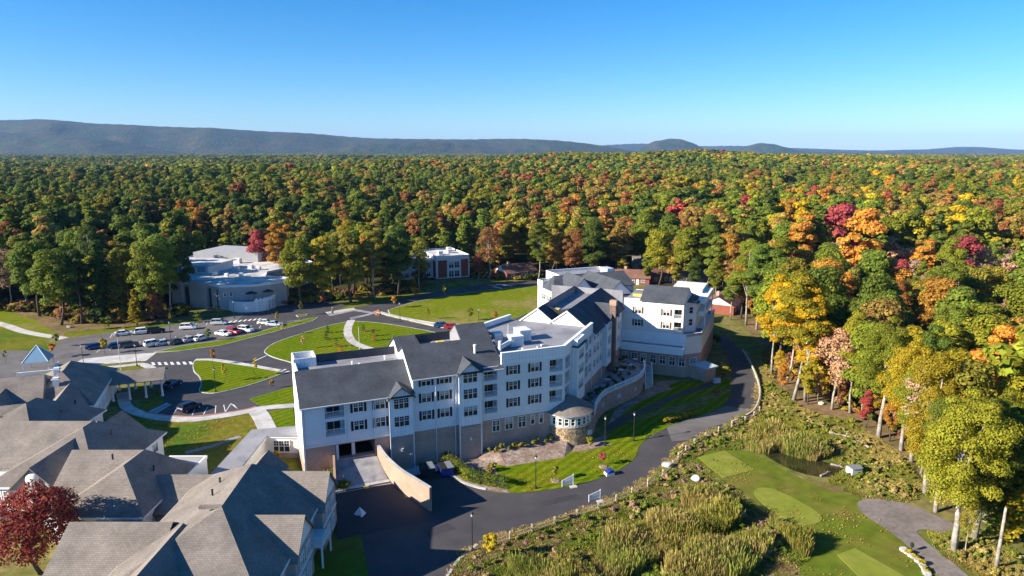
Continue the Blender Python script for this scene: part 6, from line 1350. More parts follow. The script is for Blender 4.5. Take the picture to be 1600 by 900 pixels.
def cover(name, areas, protos, pal, smin, smax, label, cat, pks=None):
    r = np.random.default_rng(len(name)); P = np.concatenate([pts_in(p, n, r) for p, n in areas]); n = len(P)
    q = np.clip(0.5 + 0.3 * (np.sin(P[:, 0] / 2.3 + 2 * np.sin(P[:, 1] / 3.7)) + np.sin(P[:, 1] / 2.9 + 1.5)) + r.normal(scale=0.22, size=n), 0, 0.999)
    pal = np.array(pal); t = pal[(q * len(pal)).astype(int)] * r.uniform(0.75, 1.3, (n, 1)); s = r.uniform(smin, smax, (n, 1)) * (0.65 + 0.7 * np.clip(0.5 + 0.3 * (np.sin(P[:, :1] / 1.7 + P[:, 1:] / 3.1) + np.sin(P[:, 1:] / 1.3 - P[:, :1] / 4.0)), 0, 1)) * np.array([[1, 1, 1]]) * np.stack([np.ones(n), np.ones(n), r.uniform(0.75, 1.2, n)], 1)
    pk = r.integers(0, len(protos), n) if pks is None else r.choice(pks, n)
    return scatter(name, P, np.zeros(n), r.uniform(0, 6.28, n), s, t, pk, protos, label, cat)
MEAD = [(-6.8, 74.2), (-4.1, 78.6), (6.1, 85.3), (12.6, 89.2), (23.3, 99.2), (27.1, 105.1), (29.4, 104.2), (30.9, 99.0), (33.4, 93.9), (35.5, 88.9), (37.3, 83.1), (37.3, 79.5), (34.5, 74.8), (29.4, 61.7), (-6.6, 61.7)]
cover('meadow_plants', [(MEAD, 5200), ([(26.8, 106.6), (31.5, 111.7), (37.6, 117.0), (47.1, 125.7), (48.1, 120.9), (41.4, 115.0), (38.5, 109.6), (32.8, 108.8), (29.2, 105.6)], 1500)], tufts,
      [(0.20, 0.24, 0.03), (0.30, 0.28, 0.05), (0.15, 0.21, 0.02), (0.42, 0.33, 0.14), (0.38, 0.23, 0.17), (0.26, 0.27, 0.04), (0.32, 0.23, 0.09), (0.19, 0.24, 0.03)], 0.4, 0.95, 'rough flowering meadow between the drive and the golf tees', 'meadow', [0, 1, 2] * 5 + [3, 4])
RB = [([(9.8, 75.5), (13.2, 80.1), (17.0, 82.5), (22.1, 86.3), (26.2, 88.4), (31.2, 89.8), (30.1, 84.7), (24.0, 80.1), (17.4, 75.9), (11.3, 72.1)], 900), ([(19.6, 75.5), (25.7, 80.1), (31.8, 81.0), (32.3, 78.6), (27.4, 72.9), (18.0, 71.7)], 420), ([(39.7, 111.7), (45.2, 116.1), (50.5, 112.2), (52.6, 106.3), (49.3, 104.2), (45.6, 108.0), (41.2, 107.3)], 300),
      ([(0.0, 74.8), (6.3, 75.6), (10.2, 73.8), (9.7, 71.1), (-0.8, 71.1)], 260), ([(24.9, 90.2), (28.8, 91.6), (29.2, 89.2), (25.7, 88.0)], 130), ([(35.2, 85.3), (36.7, 84.0), (38.4, 80.4), (36.7, 77.5), (36.2, 80.7)], 110)]
cover('reed_bed', RB, reeds, [(0.24, 0.24, 0.035), (0.33, 0.28, 0.07), (0.38, 0.30, 0.10), (0.24, 0.26, 0.05)], 0.55, 1.1, 'tan and green reed beds in the wet meadow and round the pond', 'reeds')
cover('bank_grass', [([(48.5, 126.7), (53.9, 120.2), (58.6, 107.0), (58.7, 100.1), (52.5, 95.9), (48.0, 96.7), (54.2, 101.2), (52.5, 106.6), (48.5, 112.8), (44.5, 117.3)], 1300), ([(65.2, 169.6), (57.4, 142.4), (56.8, 127.3), (63.7, 120.9), (65.2, 108.3), (62.3, 95.9), (57.3, 93.9), (57.2, 101.2), (56.2, 112.2), (52.9, 122.4), (50.0, 128.7)], 2400), ([(56.2, 101.2), (58.1, 99.0), (60.2, 93.9), (57.0, 91.6), (52.0, 92.9), (50.0, 94.7)], 700), ([(60.1, 83.4), (63.1, 80.4), (64.5, 73.5), (57.5, 72.3), (54.7, 77.5), (55.8, 82.6)], 700)], tufts,
      [(0.28, 0.27, 0.04), (0.18, 0.22, 0.03), (0.42, 0.34, 0.12), (0.35, 0.28, 0.07)], 0.4, 0.9, 'rough grass and brambles on the bank below the trees', 'rough grass', [0, 1, 2] * 4 + [3, 4])
ov = offset(smooth_line(OUT, 6), 0.0); rr5 = np.random.default_rng(77)
vP = np.concatenate([np.array(ov)[rr5.integers(20, len(ov) - 8, 1)] + rr5.normal(scale=0.5, size=(1, 2)) for _ in range(500)]); vP += np.array([0.35, -0.5])
n = len(vP); scatter('verge_grass', vP, np.zeros(n), rr5.uniform(0, 6, n), np.ones((n, 3)) * rr5.uniform(0.35, 0.8, (n, 1)), np.array([(0.42, 0.32, 0.13)]) * rr5.uniform(0.7, 1.3, (n, 1)), rr5.integers(0, 3, n), tufts, 'strip of tan grass along the outer edge of the drive', 'grass')
EDGE_L = [([(-176.8, 213.8), (-147.4, 206.8), (-128.4, 195.5), (-116.7, 194.8), (-100.8, 205.1), (-102.8, 213.8), (-121.4, 210.2), (-155.9, 219.3), (-187.4, 227.1)], 500), ([(-75.2, 217.4), (-60.5, 225.1), (-36.8, 239.9), (-31.7, 255.5), (-55.9, 243.4), (-81.2, 235.5)], 260), ([(-16.6, 267.4), (12.5, 262.0), (13.3, 279.0), (-16.3, 285.2)], 160)]
cover('undergrowth', EDGE_L + [([(76.3, 227.1), (71.8, 185.4), (61.9, 146.7), (63.4, 130.8), (68.9, 115.0), (66.2, 95.9), (72.3, 88.4), (98.9, 109.6), (110.2, 161.3), (104.5, 217.4)], 1500)], bushes, [(0.10, 0.12, 0.016), (0.18, 0.16, 0.03), (0.36, 0.20, 0.04), (0.42, 0.32, 0.04), (0.32, 0.16, 0.09)], 0.8, 2.6, 'low undergrowth along the foot of the wood', 'undergrowth')

# fallen leaves on the grass
def litter(seed):
    r = np.random.default_rng(seed); n = 26; C = np.concatenate([r.normal(scale=0.9, size=(n, 2)), r.uniform(0.02, 0.06, (n, 1))], 1); N = np.array([0, 0, 1.0]) + r.normal(scale=0.3, size=(n, 3)); return quads_mesh('leaves', *leaf_quads(C, N / np.linalg.norm(N, axis=1, keepdims=True), 0.13, r), 'grass_scatter')
lit = [bpy.data.objects.new('leaves', litter(400 + s)) for s in range(3)]
rl = np.random.default_rng(9); LP_ = np.concatenate([pts_in(FL, 26, rl), pts_in(GOLF, 50, rl), pts_in(BIG, 140, rl), pts_in([(-73.3, 124.0), (-59.9, 120.2), (-50.3, 124.0), (-47.3, 119.3), (-46.0, 101.2), (-60.7, 100.1), (-73.5, 115.0)], 110, rl), pts_in([(-62.2, 166.7), (-58.4, 182.7), (-48.3, 196.3), (-27.4, 188.9), (-19.1, 178.7), (-38.7, 165.6), (-53.5, 158.7)], 90, rl)]); n = len(LP_)
tl = np.array([(0.40, 0.22, 0.05), (0.32, 0.12, 0.04), (0.45, 0.32, 0.08)])[rl.integers(0, 3, n)]
scatter('fallen_leaves', LP_, np.full(n, 0.15), rl.uniform(0, 6, n), np.ones((n, 3)), tl, rl.integers(0, 3, n), lit, 'scattered fallen leaves on the lawns', 'leaves')

# ================================================================== CARS, LAMPS, FENCES AND SMALL THINGS
def car_proto(kind):
    body = MB()
    suv = kind == 'suv'
    st = [(-2.30, .38, .80, .80), (-2.18, .27, 1.00, .88), (-1.2, .22, 1.06, .92), (0, .22, 1.04, .92), (1.1, .22, 1.02, .92), (1.3, .22, .98, .91), (2.1, .27, .86, .87), (2.32, .38, .66, .76)]
    if suv: st = [(x, a + .06, b + .14 if x < 2 else b + .10, w + .03) for x, a, b, w in st]
    rings = []
    for x, z0, z1, w in st: rings.append([body.pt(p) for p in ((x, -w * .9, z0), (x, -w, z0 + .16), (x, -w, z1 - .18), (x, -w * .88, z1), (x, w * .88, z1), (x, w, z1 - .18), (x, w, z0 + .16), (x, w * .9, z0))])
    for i in range(len(rings) - 1):
        for k in range(8): body.q.append([rings[i][k], rings[i][(k + 1) % 8], rings[i + 1][(k + 1) % 8], rings[i + 1][k]])
    body.q.append(rings[0]); body.q.append(rings[-1][::-1])
    zb, zt = (1.12, 1.74) if suv else (1.0, 1.44)
    b0, b1, t0, t1 = (-2.15, 1.15, -1.95, 0.45) if suv else (-1.75, 1.2, -1.05, 0.40)
    wb, wt = (.86, .70)
    gl = MB()
    B = [(b0, -wb, zb), (b1, -wb, zb), (b1, wb, zb), (b0, wb, zb)]; T = [(t0, -wt, zt), (t1, -wt, zt), (t1, wt, zt), (t0, wt, zt)]
    for i in range(4): j = (i + 1) % 4; gl.face([B[i], B[j], T[j], T[i]])
    body.slab([(p[0], p[1], zt + .04) for p in T], .07)
    for i in range(4): body.tube([B[i], T[i]], .045, 4, False)
    m0 = ((b0 + b1) / 2 - .1, (t0 + t1) / 2 - .1)
    for s in (-1, 1): body.tube([(m0[0], s * wb, zb), (m0[1], s * wt, zt)], .04, 4, False); body.box(b1 - .25, b1 - .05, s * .98 - .09, s * .98 + .09, zb - .02, zb + .13)
    root = thing('parked_car', 'car', 'car', (0, 0, 0))
    bo = body.build('body', 'car_paint', root, uv=False); fix_n(bo)
    g = gl.build('windows', 'car_glass', root, uv=False); fix_n(g)
    for sx in (-1.4, 1.42):
        for sy in (-1, 1):
            w = MB(); 
            w.tube([(0, sy * .72, 0), (0, sy * .93, 0)], .34, 14); wo = w.build('wheel', 'tyre', root, uv=False); wo.location = (sx, 0, .34)
            MB().tube([(0, sy * .92, 0), (0, sy * .945, 0)], .2, 10).build('rim', 'metal_grey', wo, uv=False)
    for sy in (-1, 1):
        MB().box(2.16, 2.30, sy * .68 - .16, sy * .68 + .16, .66, .80).build('headlight', 'lamp_clear', root, uv=False)
        MB().box(-2.31, -2.2, sy * .7 - .14, sy * .7 + .14, .74, .94).build('tail_light', 'lamp_red', root, uv=False)
    return root
def fix_n(o):
    bm = bmesh.new(); bm.from_mesh(o.data); bmesh.ops.recalc_face_normals(bm, faces=bm.faces); bm.to_mesh(o.data); bm.free()
CARC = {'white': (.75, .75, .74), 'silver': (.42, .43, .44), 'black': (.012, .012, .014), 'grey': (.10, .105, .11), 'blue': (.015, .07, .22), 'navy': (.01, .022, .06), 'red': (.36, .014, .014), 'pale blue': (.42, .50, .58)}
proto = {'sedan': car_proto('sedan'), 'suv': car_proto('suv')}; used = {}
CG = 'cars parked in the car park'
for pos, rz, colour, kind, label in (
    ((-107.48, 182.67), 25, 'white', 'sedan', 'white car at the left end of the far parking row'),
    ((-102.71, 184.35), 25, 'white', 'suv', 'white car next to the black one in the far parking row'),
    ((-99.66, 185.04), 25, 'black', 'suv', 'black car in the far parking row'),
    ((-92.47, 189.24), 10, 'white', 'suv', 'white car standing apart in the middle of the car park'),
    ((-107.44, 169.57), 35, 'blue', 'sedan', 'blue car left of the round yellow-green tree'),
    ((-102.32, 170.45), 35, 'blue', 'sedan', 'blue car right of the round yellow-green tree'),
    ((-99.50, 171.04), 35, 'grey', 'suv', 'dark car in shade right of the two blue cars'),
    ((-93.79, 172.22), 45, 'white', 'suv', 'big white car leading the near parking row'),
    ((-91.39, 173.13), 40, 'pale blue', 'sedan', 'pale car second in the near parking row'),
    ((-88.95, 174.34), 60, 'grey', 'sedan', 'dark grey car in the middle of the near parking row'),
    ((-86.22, 176.51), 60, 'silver', 'sedan', 'silver car left of the round green tree in the near row'),
    ((-83.87, 177.78), 65, 'white', 'sedan', 'white car just left of the round green tree'),
    ((-79.72, 182.33), -20, 'white', 'sedan', 'white car left of the red car'),
    ((-77.70, 184.35), -30, 'red', 'suv', 'bright red car in the near parking row'),
    ((-75.09, 186.42), -20, 'white', 'suv', 'white car right of the red car'),
    ((-85.84, 194.38), 5, 'silver', 'suv', 'silver car by the crossing in front of the pavilion'),
    ((-72.45, 194.75), 0, 'white', 'sedan', 'white car next to the young gold tree on the verge'),
    ((-69.36, 192.88), -10, 'pale blue', 'sedan', 'pale blue car next to the young gold tree on the verge'),
    ((-73.44, 140.78), 75, 'navy', 'sedan', 'dark blue car in the shade beside the portico'),
    ((-63.34, 127.00), 62, 'navy', 'suv', 'dark car in the stalls before the side lawn'),
    ((-20.40, 191.78), 10, 'blue', 'sedan', 'blue car on the drive beside the big lawn'),
    ((-17.27, 189.96), 0, 'red', 'sedan', 'dark red car on the drive beside the big lawn')):
    o = proto[kind] if kind not in used else copy_tree(proto[kind]); used[kind] = 1
    o.location = (*pos, 0.05); o.rotation_euler = (0, 0, R(rz)); tag(o, label, 'car', CG)
    for ch in o.children:
        if ch.name.startswith('body'): ch.color = (*CARC[colour], 1)

def lamp_proto(h=5.2):
    r = thing('street_lamp', 'lamp', 'street lamp')
    MB().lathe(0, 0, [(0.2, 0), (0.2, 0.35), (0.08, 0.45), (0.055, h - .4), (0.07, h - .35)], 8).build('post', 'dark_metal', r, uv=False)
    MB().lathe(0, 0, [(0.09, h - .38), (0.2, h - .05), (0.19, h)], 8).build('lantern', 'lamp_clear', r, uv=False)
    MB().lathe(0, 0, [(0.28, h), (0.24, h + .06), (0.05, h + .25), (0.02, h + .36)], 8).build('cap', 'dark_metal', r, uv=False)
    return r
lp = lamp_proto(); first = True
for pos, label in (((-62.63, 137.18), 'black lamp post on the near edge of the teardrop lawn'), ((3.57, 95.08), 'black lamp post on the front lawn'), ((-5.05, 78.62), 'black lamp post beside the drive at the meadow corner'),
                   ((-33.80, 200.18), 'lamp post on the left of the big lawn'), ((-9.68, 192.51), 'lamp post on the near edge of the big lawn'), ((16.04, 110.35), 'lamp post right of the stone tower'), ((21.34, 112.21), 'lamp post at the curve of the front lawn'),
                   ((-84.80, 202.60), 'lamp post before the pavilion terrace'), ((-88.94, 155.14), 'lamp post on the walk by the crosswalk'), ((-101.23, 154.65), 'lamp post at the left tip of the apron'), ((-91.52, 176.83), 'lamp post among cars of the near parking row'), ((-16.29, 246.90), 'lamp post by the drive beyond the big lawn'), ((-60.42, 223.15), 'lamp post right of the small red tree by the court entrance')):
    o = lp if first else copy_tree(lp); first = False; o.location = (*pos, 0.05); tag(o, label, 'street lamp', 'black lamp posts')
for pos, h, label in (((-88.37, 147.63), 9.0, 'white flagpole behind the portico roof'), ((-38.29, 165.04), 7.0, 'white flagpole on the oval lawn')):
    o = thing('flagpole', label, 'flagpole', (*pos, 0)); MB().lathe(0, 0, [(0.16, 0), (0.16, .2), (0.075, .25), (0.04, h)], 8).build('pole', 'metal_white', o, uv=False); MB().lathe(0, 0, [(0.01, h), (0.09, h + .08), (0.01, h + .17)], 8).build('finial', 'yellow_plastic', o, uv=False)

# split-rail fence outside the drive
fl = offset(smooth_line(OUT, 6), 1.3)
acc = []; dist = 0; pts = [Vector(p) for p in fl if p[1] < 126.5]
acc.append(pts[0])
for a, b in zip(pts, pts[1:]):
    dist += (b - a).length
    if dist > 2.9: acc.append(b); dist = 0
acc = [p for p in acc if p.y > 77.5]
fe = thing('rail_fence', 'low post-and-rail fence along the outer edge of the drive', 'fence', (*acc[len(acc) // 2], 0)); fo = acc[len(acc) // 2]
pm = MB().box(-.11, .11, -.11, .11, 0, 1.35).mesh('post', 'wood_post', False)
for i, p in enumerate(acc):
    link('post', pm, fe, (p.x - fo.x, p.y - fo.y, 0), rng.uniform(0, .3))
    if i:
        q = acc[i - 1]
        for z in (.45, .95): MB().tube([(q.x - fo.x, q.y - fo.y, z), (p.x - fo.x, p.y - fo.y, z + rng.uniform(-.03, .03))], .05, 5).build('rail', 'wood_post', fe, uv=False)
gl_ = [Vector(p) for p in offset(smooth_line(OUT, 6), .35) if 119 < p[1] < 168]
gr = thing('guard_wall', 'low pale timber guard rail round the bend of the drive', 'guard rail', (*gl_[0], 0)); g0 = gl_[0]
for a, b in zip(gl_, gl_[1:]): 
    d = (b - a).normalized(); n2 = Vector((-d.y, d.x)) * .12
    MB().prism([tuple(a - n2 - g0), tuple(b - n2 - g0), tuple(b + n2 - g0), tuple(a + n2 - g0)], .42, .8).build('beam', 'conc', gr, uv=False)
for p in gl_[::3]: MB().box(p.x - g0.x - .12, p.x - g0.x + .12, p.y - g0.y - .12, p.y - g0.y + .12, 0, .78).build('post', 'wood_post', gr, uv=False)

def rock(name, pos, r, label, seed, m='boulder'):
    bm = bmesh.new(); bmesh.ops.create_icosphere(bm, subdivisions=3, radius=1); rr_ = np.random.default_rng(seed); ax = [Vector(v) for v in unit(9, rr_)]; off = rr_.uniform(.55, .9, 9)
    for v in bm.verts:
        for a, o_ in zip(ax, off):
            t = v.co.dot(a)
            if t > o_: v.co -= a * (t - o_)
        v.co = Vector((v.co.x * r, v.co.y * r * .8, v.co.z * r * .75 + r * .35))
    me = bpy.data.meshes.new(name); bm.to_mesh(me); bm.free(); me.materials.append(M[m]); return tag(link(name, me, None, (*pos, 0)), label, 'boulder')
rock('boulder', (25.03, 102.09), 1.0, 'large pale boulder beside the fence at the bend', 3)
rock('boulder', (28.42, 97.73), .85, 'pale boulder at the left edge of the upper golf tee', 5)
rock('boulder', (-128.04, 191.04), .8, 'pale boulder under the trees left of the car park', 8)
rock('boulder', (62.20, 130.11), .6, 'small pale boulder among the trees above the mown path', 9)
# mulch rings of the front lawn
for p, l in (((6.72, 97.52), 'left'), ((14.76, 102.31), 'right')): tag(MB().lathe(p[0], p[1], [(.75, .07), (.6, .16), (.01, .2)], 14).build('mulch_ring', 'mulch', uv=False), 'pale mulch ring under the %s small tree of the front lawn' % ('olive' if l == 'left' else 'dark red'), 'mulch')

def sign(pos, rz, label, tall):
    o = thing('board_sign', label, 'sign', (*pos, 0), rz)
    for x in (-.9, .9): MB().box(x - .05, x + .05, -.05, .05, 0, tall if x > 0 else 1.15).build('post', 'white_trim', o, uv=False)
    q = MB().profile([(-.9, .35), (.9, .35), (.9, tall - .1), (-.9, 1.1)], -.03, .03, 't').build('board', 'metal_white', o, uv=False)
    MB().profile([(-.7, .5), (.5, .5), (.5, 1.0), (-.7, .85)], -.045, -.031, 't').build('print', 'blue_sheet', o, uv=False)
    MB().box(.2, 1.3, -.9, -.1, 0.03, .12).build('foot', 'conc', o, uv=False)
sign((8.47, 95.88), R(18), 'white board sign at the near edge of the front lawn', 1.9)
sign((12.03, 91.43), R(20), 'white board sign with a sloping top standing on the drive', 1.7)
bx = thing('covered_crate', 'white crate under a dark blue cover by the front lawn corner', 'crate', (*(15.32, 99.65), 0), R(20))
MB().box(-.7, .7, -.5, .5, 0, .5).build('crate', 'metal_white', bx, uv=False); o = MB().profile([(-.6, .51), (.72, .51), (.5, .95), (-.1, .85)], -.52, .52, 't').build('cover', 'dumpster_blue', bx, uv=False); fix_n(o)
tp = thing('tarp_tent', 'small white tarp tent with an orange patch beside the asphalt yard', 'tarp', (*(-21.22, 86.99), 0), R(-20))
A_ = [(-1.0, -.8, 0), (1.1, -.9, 0), (1.2, .7, 0), (-.9, .8, 0)]; ap = (.0, .1, 1.5); mb = MB()
for i in range(4): mb.face([A_[i], A_[(i + 1) % 4], ap])
fix_n(mb.build('sheet', 'metal_white', tp, uv=False)); MB().box(.1, .5, -.62, -.5, .3, .6).build('patch', 'orange_plastic', tp, uv=False)
ribbon('kerb', smooth_line([(-24.2, 92.4), (-23.1, 90.2), (-21.4, 88.0), (-19.6, 86.3), (-18.1, 85.3)]), .3, .22, 'conc', th=.2)
for p, c, l in (((-13.30, 99.65), 'dark_metal', 'black dumpster at the foot of the brick wall'), ((-10.40, 99.86), 'dumpster_blue', 'blue dumpster beside the clipped evergreens')):
    o = thing('dumpster', l, 'dumpster', (*p, 0), R(20)); w = MB().profile([(-1.0, .25), (.8, .25), (1.0, 1.5), (-1.1, 1.5)], -1.2, 1.2, 't').build('bin', c, o, uv=False); fix_n(w)
    MB().box(-1.15, -.05, -1.25, 1.25, 1.5, 1.58).build('lid', 'dark_metal', o, uv=False); MB().box(.0, 1.0, -1.25, 1.25, 1.52, 1.6).build('lid', 'metal_grey', o, uv=False)
    for x in (-.7, .7):
        for y in (-.9, .9): MB().tube([(x, y - .06, .13), (x, y + .06, .13)], .13, 8).build('wheel', 'tyre', o, uv=False)
for i, p in enumerate(((-15.88, 103.69), (-15.18, 103.93), (-14.48, 104.16), (-13.67, 104.40))): o = thing('bollard', 'dark bollard, number %s from the left at the brick base' % ('one', 'two', 'three', 'four')[i], 'bollard', (*p, 0)); MB().lathe(0, 0, [(.12, 0), (.12, 1.1), (.01, 1.2)], 8).build('post', 'dark_metal', o, uv=False); MB().lathe(0, 0, [(.125, .8), (.125, .95)], 8).build('band', 'paint_white', o, uv=False)
pad = tag(MB().prism([(-18.4, 101.2), (-14.5, 102.8), (-11.4, 103.2), (-11.2, 101.2), (-14.6, 99.7), (-17.1, 98.4)], 0, .16).build('dumpster_pad', 'blue_sheet'), kind='structure')
hw = thing('culvert_box', 'white concrete box at the right end of the pond', 'culvert', (*(53.92, 99.86), 0), R(15))
MB().box(-.95, .95, -.7, .7, 0, 1.25).build('wall', 'metal_white', hw, uv=False); o = MB().profile([(-.8, 1.25), (.8, 1.25), (.0, 1.5)], -1.02, 1.02).build('lid', 'metal_grey', hw, uv=False); fix_n(o)
cu = thing('culvert_pipe', 'pale arched pipe end among the reeds', 'pipe', (*(32.01, 78.62), 0), R(-60))
prof = [(math.cos(R(a)) * .9, max(0, math.sin(R(a)) * 1.1)) for a in range(0, 181, 15)]
mb = MB()
for (a, b) in zip(prof, prof[1:]): mb.face([(a[0], -.5, a[1]), (b[0], -.5, b[1]), (b[0], .8, b[1]), (a[0], .8, a[1])]); mb.face([(a[0], -.5, a[1]), (b[0], -.5, b[1]), (b[0] * .8, -.5, b[1] * .8), (a[0] * .8, -.5, a[1] * .8)]); mb.face([(a[0] * .8, -.5, a[1] * .8), (b[0] * .8, -.5, b[1] * .8), (b[0] * .8, .8, b[1] * .8), (a[0] * .8, .8, a[1] * .8)])
mb.build('arch', 'conc', cu, uv=False); MB().box(-1.2, 1.2, -.75, -.5, 0, .1).build('sill', 'conc', cu, uv=False)
def log(pts, r, label, name='fallen_log'):
    o = thing(name, label, 'log', (*pts[0], 0)); mb = MB(); a = pts[0]; mb.tube([(p[0] - a[0], p[1] - a[1], r) for p in pts], [r, r * .9, r * .6][:len(pts)] if len(pts) == 3 else r, 7); mb.build('stem', 'bark_pale', o, uv=False); MB().tube([((pts[0][0] + pts[-1][0]) / 2 - a[0], (pts[0][1] + pts[-1][1]) / 2 - a[1], r), ((pts[0][0] + pts[-1][0]) / 2 - a[0] + .5, (pts[0][1] + pts[-1][1]) / 2 - a[1] + .3, r * 3)], r * .4, 5).build('branch', 'bark_pale', o, uv=False)
log([(51.7, 103.0), (52.9, 102.3), (53.5, 101.4)], .18, 'silver log lying at the far side of the pond'); log([(48.3, 99.0), (49.4, 99.7), (50.4, 100.3)], .16, 'silver log floating at the near side of the pond')
log([(57.2, 115.5), (59.2, 113.8), (60.7, 111.1)], .32, 'pale fallen trunk on the bank above the mown path'); log([(59.7, 111.7), (60.8, 110.6), (61.1, 109.1)], .28, 'shorter pale fallen trunk at the right of the bank'); log([(21.6, 84.7), (22.9, 85.7), (23.9, 86.5)], .22, 'white weathered log in the meadow clearing')
bn = thing('ball_washer', 'dark post with a small bin at the edge of the lowest tee', 'post', (*(50.83, 78.62), 0)); MB().lathe(0, 0, [(.06, 0), (.06, .8)], 8).build('post', 'dark_metal', bn, uv=False); MB().lathe(0, 0, [(.2, .7), (.24, 1.15), (.14, 1.25), (.01, 1.28)], 10).build('bin', 'dark_metal', bn, uv=False)
es = thing('stone_edging', 'row of pale edging stones between the lowest tee and the gravel', 'stone edging', (*(49.85, 78.91), 0)); e0 = Vector((49.85, 78.91)); ep = smooth_line([(49.9, 78.9), (50.2, 77.8), (50.4, 76.4), (50.2, 74.6), (49.6, 72.8)], 5)
for i, p in enumerate(ep):
    w = .3 + .15 * rng.random(); MB().prism([(p[0] - e0.x + w * math.cos(a) * (1 + .3 * rng.random()), p[1] - e0.y + .24 * math.sin(a)) for a in np.linspace(0, 5.6, 7)], 0, .25 + .2 * rng.random()).build('stone', 'boulder', es, uv=False)
for i, u in enumerate(((50.19, 78.06), (50.36, 76.96), (50.37, 75.61), (50.14, 74.18))): tree(u, .9, 'gold-green', 'shrub', 'golden low shrub behind the edging stones, %s from the bin post' % ('nearest', 'second', 'third', 'farthest')[i], cat='shrub', name='edging_shrub', group='shrubs behind the edging stones')
for i, (u, l) in enumerate((((33.05, 104.16), 'left'), ((37.24, 102.54), 'right'))): o = thing('tee_marker', 'dark tee marker on the %s of the upper tee' % l, 'tee marker', (*u, .2)); MB().lathe(0, 0, [(.03, 0), (.03, .2), (.12, .2), (.12, .35), (.01, .42)], 8).build('marker', 'dark_metal', o, uv=False)
# utility box by the far drive
ub = thing('utility_box', 'pale utility cabinet on the shaded lawn by the far drive', 'utility box', (*(45.08, 143.28), 0), R(20)); MB().box(-.7, .7, -.4, .4, .1, 1.0).build('cabinet', 'blue_sheet', ub, uv=False); MB().box(-.85, .85, -.55, .55, 0, .1).build('plinth', 'conc', ub, uv=False)
# terrace furniture: round tables with chairs
tb = [(u_, v_) for u_, v_ in (((25.83, 142.61)), ((23.18, 139.11)), ((27.53, 146.76)), ((19.61, 132.96)))]
for i, (x, y) in enumerate(tb):
    o = thing('terrace_table', 'pale round table on the terrace, %s' % ('by the middle of the balustrade', 'left of the middle', 'nearest the far wing', 'nearest the stone tower')[i], 'table', (x, y, 3.63), 0, 'tables on the terrace'); MB().lathe(0, 0, [(.62, .70), (.62, .74), (.01, .74)], 14).build('top', 'blue_sheet', o, uv=False); MB().lathe(0, 0, [(.3, 0), (.05, .04), (.04, .7)], 8).build('leg', 'dark_metal', o, uv=False)

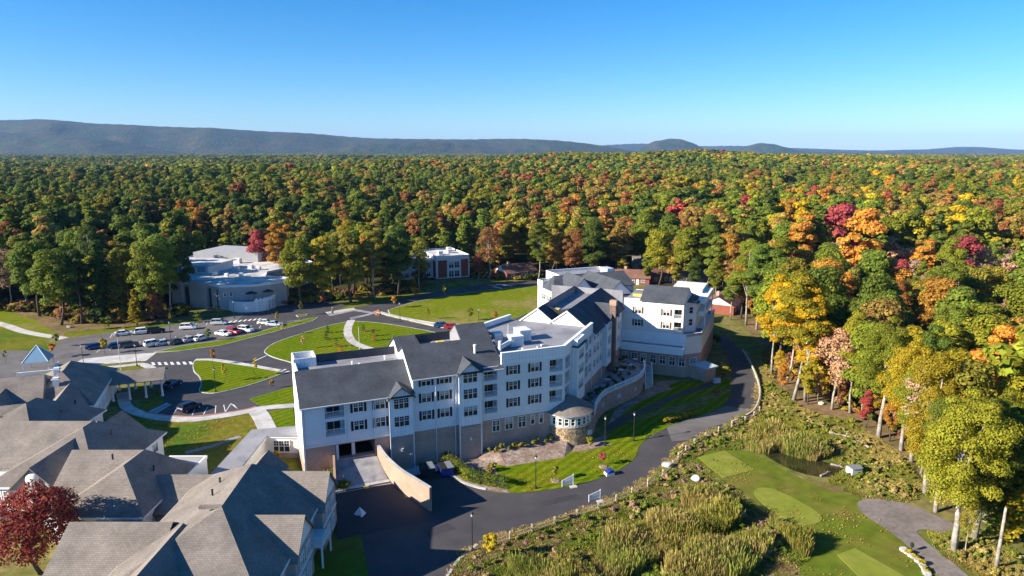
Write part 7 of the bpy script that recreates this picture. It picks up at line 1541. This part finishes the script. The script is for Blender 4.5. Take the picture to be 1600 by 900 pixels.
# ================================================================== FAR HILLS
def hill_mat(name, c1, c2):
    return mat(name, c1, 0.95, var=0.5, scale=0.012, second=c2, sscale=0.004, sfac=(0.42, 0.62), bump=12.0, bscale=0.03, detail=10)
hill_mat('hill_forest', (0.018, 0.036, 0.016), (0.050, 0.044, 0.018))
def ridge(name, D, prof, depth, seed, n=220, rows=34):
    """prof: (bearing in thousandths to the right, crest height in metres) along a line at distance D"""
    r = np.random.default_rng(seed); bx_ = np.array([p[0] for p in prof], float) / 1000 * D; hz_ = np.array([p[1] for p in prof], float)
    X = np.linspace(bx_[0], bx_[-1], n); Hh = np.interp(X, bx_, hz_); k = np.ones(9) / 9; Hh = Hh * (1 + 0.035 * np.sin(X / 420 + seed) + 0.02 * np.sin(X / 170 + 2 * seed)); Hs = np.convolve(np.pad(Hh, 4, 'edge'), k, 'valid')
    ph = r.uniform(0, 6.28, (7,)); mb = MB(); idx = []
    for j in range(rows):
        t = -1 + 2 * j / (rows - 1); row = []
        for i in range(n):
            x = X[i] + 0.0 * t; y = D + t * depth + 260 * math.sin(x / 900 + ph[0]) * (1 - t * t)
            f = math.cos(t * math.pi / 2) ** 1.3; g = (math.sin(x / 310 + ph[1] + t * 2.2) * .5 + math.sin(x / 140 + t * 4 + ph[2]) * .28 + math.sin(x / 63 + t * 7 + ph[3]) * .14)
            z = Hs[i] * f * (1 + 0.5 * g * (1 - f * f)) + (3.0 * g + 3 * math.sin(x / 27 + ph[4])) * min(1, Hs[i] / 60) * f
            row.append(mb.pt((x, y, z - 4)))
        idx.append(row)
    for j in range(rows - 1):
        for i in range(n - 1): mb.q.append([idx[j][i], idx[j][i + 1], idx[j + 1][i + 1], idx[j + 1][i]])
    return tag(mb.build(name, 'hill_forest', uv=False, smooth=True), kind='structure')
px2 = lambda D, pts: [((u - 800) * 1.02, 50 + (236 - v) * D / 1040) for u, v in pts]
ridge('hills', 8200, px2(8200, [(-900, 200), (-300, 193), (0, 190), (70, 188), (160, 192), (240, 198), (370, 200), (430, 206), (500, 209), (580, 216), (680, 217), (790, 218), (880, 221), (935, 231), (1000, 241)]), 1500, 1)
ridge('hills', 6700, px2(6700, [(-900, 214), (-200, 207), (0, 206), (90, 209), (180, 212), (260, 222), (325, 236), (380, 244)]), 900, 2)
ridge('hills', 7000, px2(7000, [(480, 243), (600, 226), (690, 222), (790, 232), (860, 226), (930, 234), (985, 243)]), 600, 3)
ridge('hills', 8600, px2(8600, [(965, 243), (985, 231), (1006, 221), (1035, 217), (1058, 222), (1075, 232), (1100, 242)]), 420, 4, 80, 20)
ridge('hills', 9000, px2(9000, [(1110, 243), (1130, 232), (1146, 224), (1166, 223), (1186, 229), (1205, 236), (1280, 238), (1380, 238), (1500, 240)]), 420, 5, 120, 20)
ridge('hills', 14000, px2(14000, [(860, 236), (930, 226), (990, 224), (1060, 229), (1130, 227), (1200, 232), (1300, 235), (1400, 233), (1450, 228), (1490, 232), (1560, 235), (1620, 232), (1750, 230), (2200, 226)]), 900, 6)

# ================================================================== AIR
hz = MB().box(-21800, 21800, -21600, 21900, -2.0, 560).build('haze', 'white_trim', uv=False); hz.data.materials.clear()
hm = bpy.data.materials.new('haze_air'); hm.use_nodes = True; hn = hm.node_tree.nodes; hl = hm.node_tree.links
hn.remove(hn['Principled BSDF']); pv_ = hn.new('ShaderNodeVolumePrincipled'); pv_.inputs['Color'].default_value = (0.28, 0.54, 1.0, 1); pv_.inputs['Density'].default_value = 3.1e-5
hl.new(pv_.outputs[0], hn['Material Output'].inputs['Volume']); hz.data.materials.append(hm); tag(hz, kind='stuff')
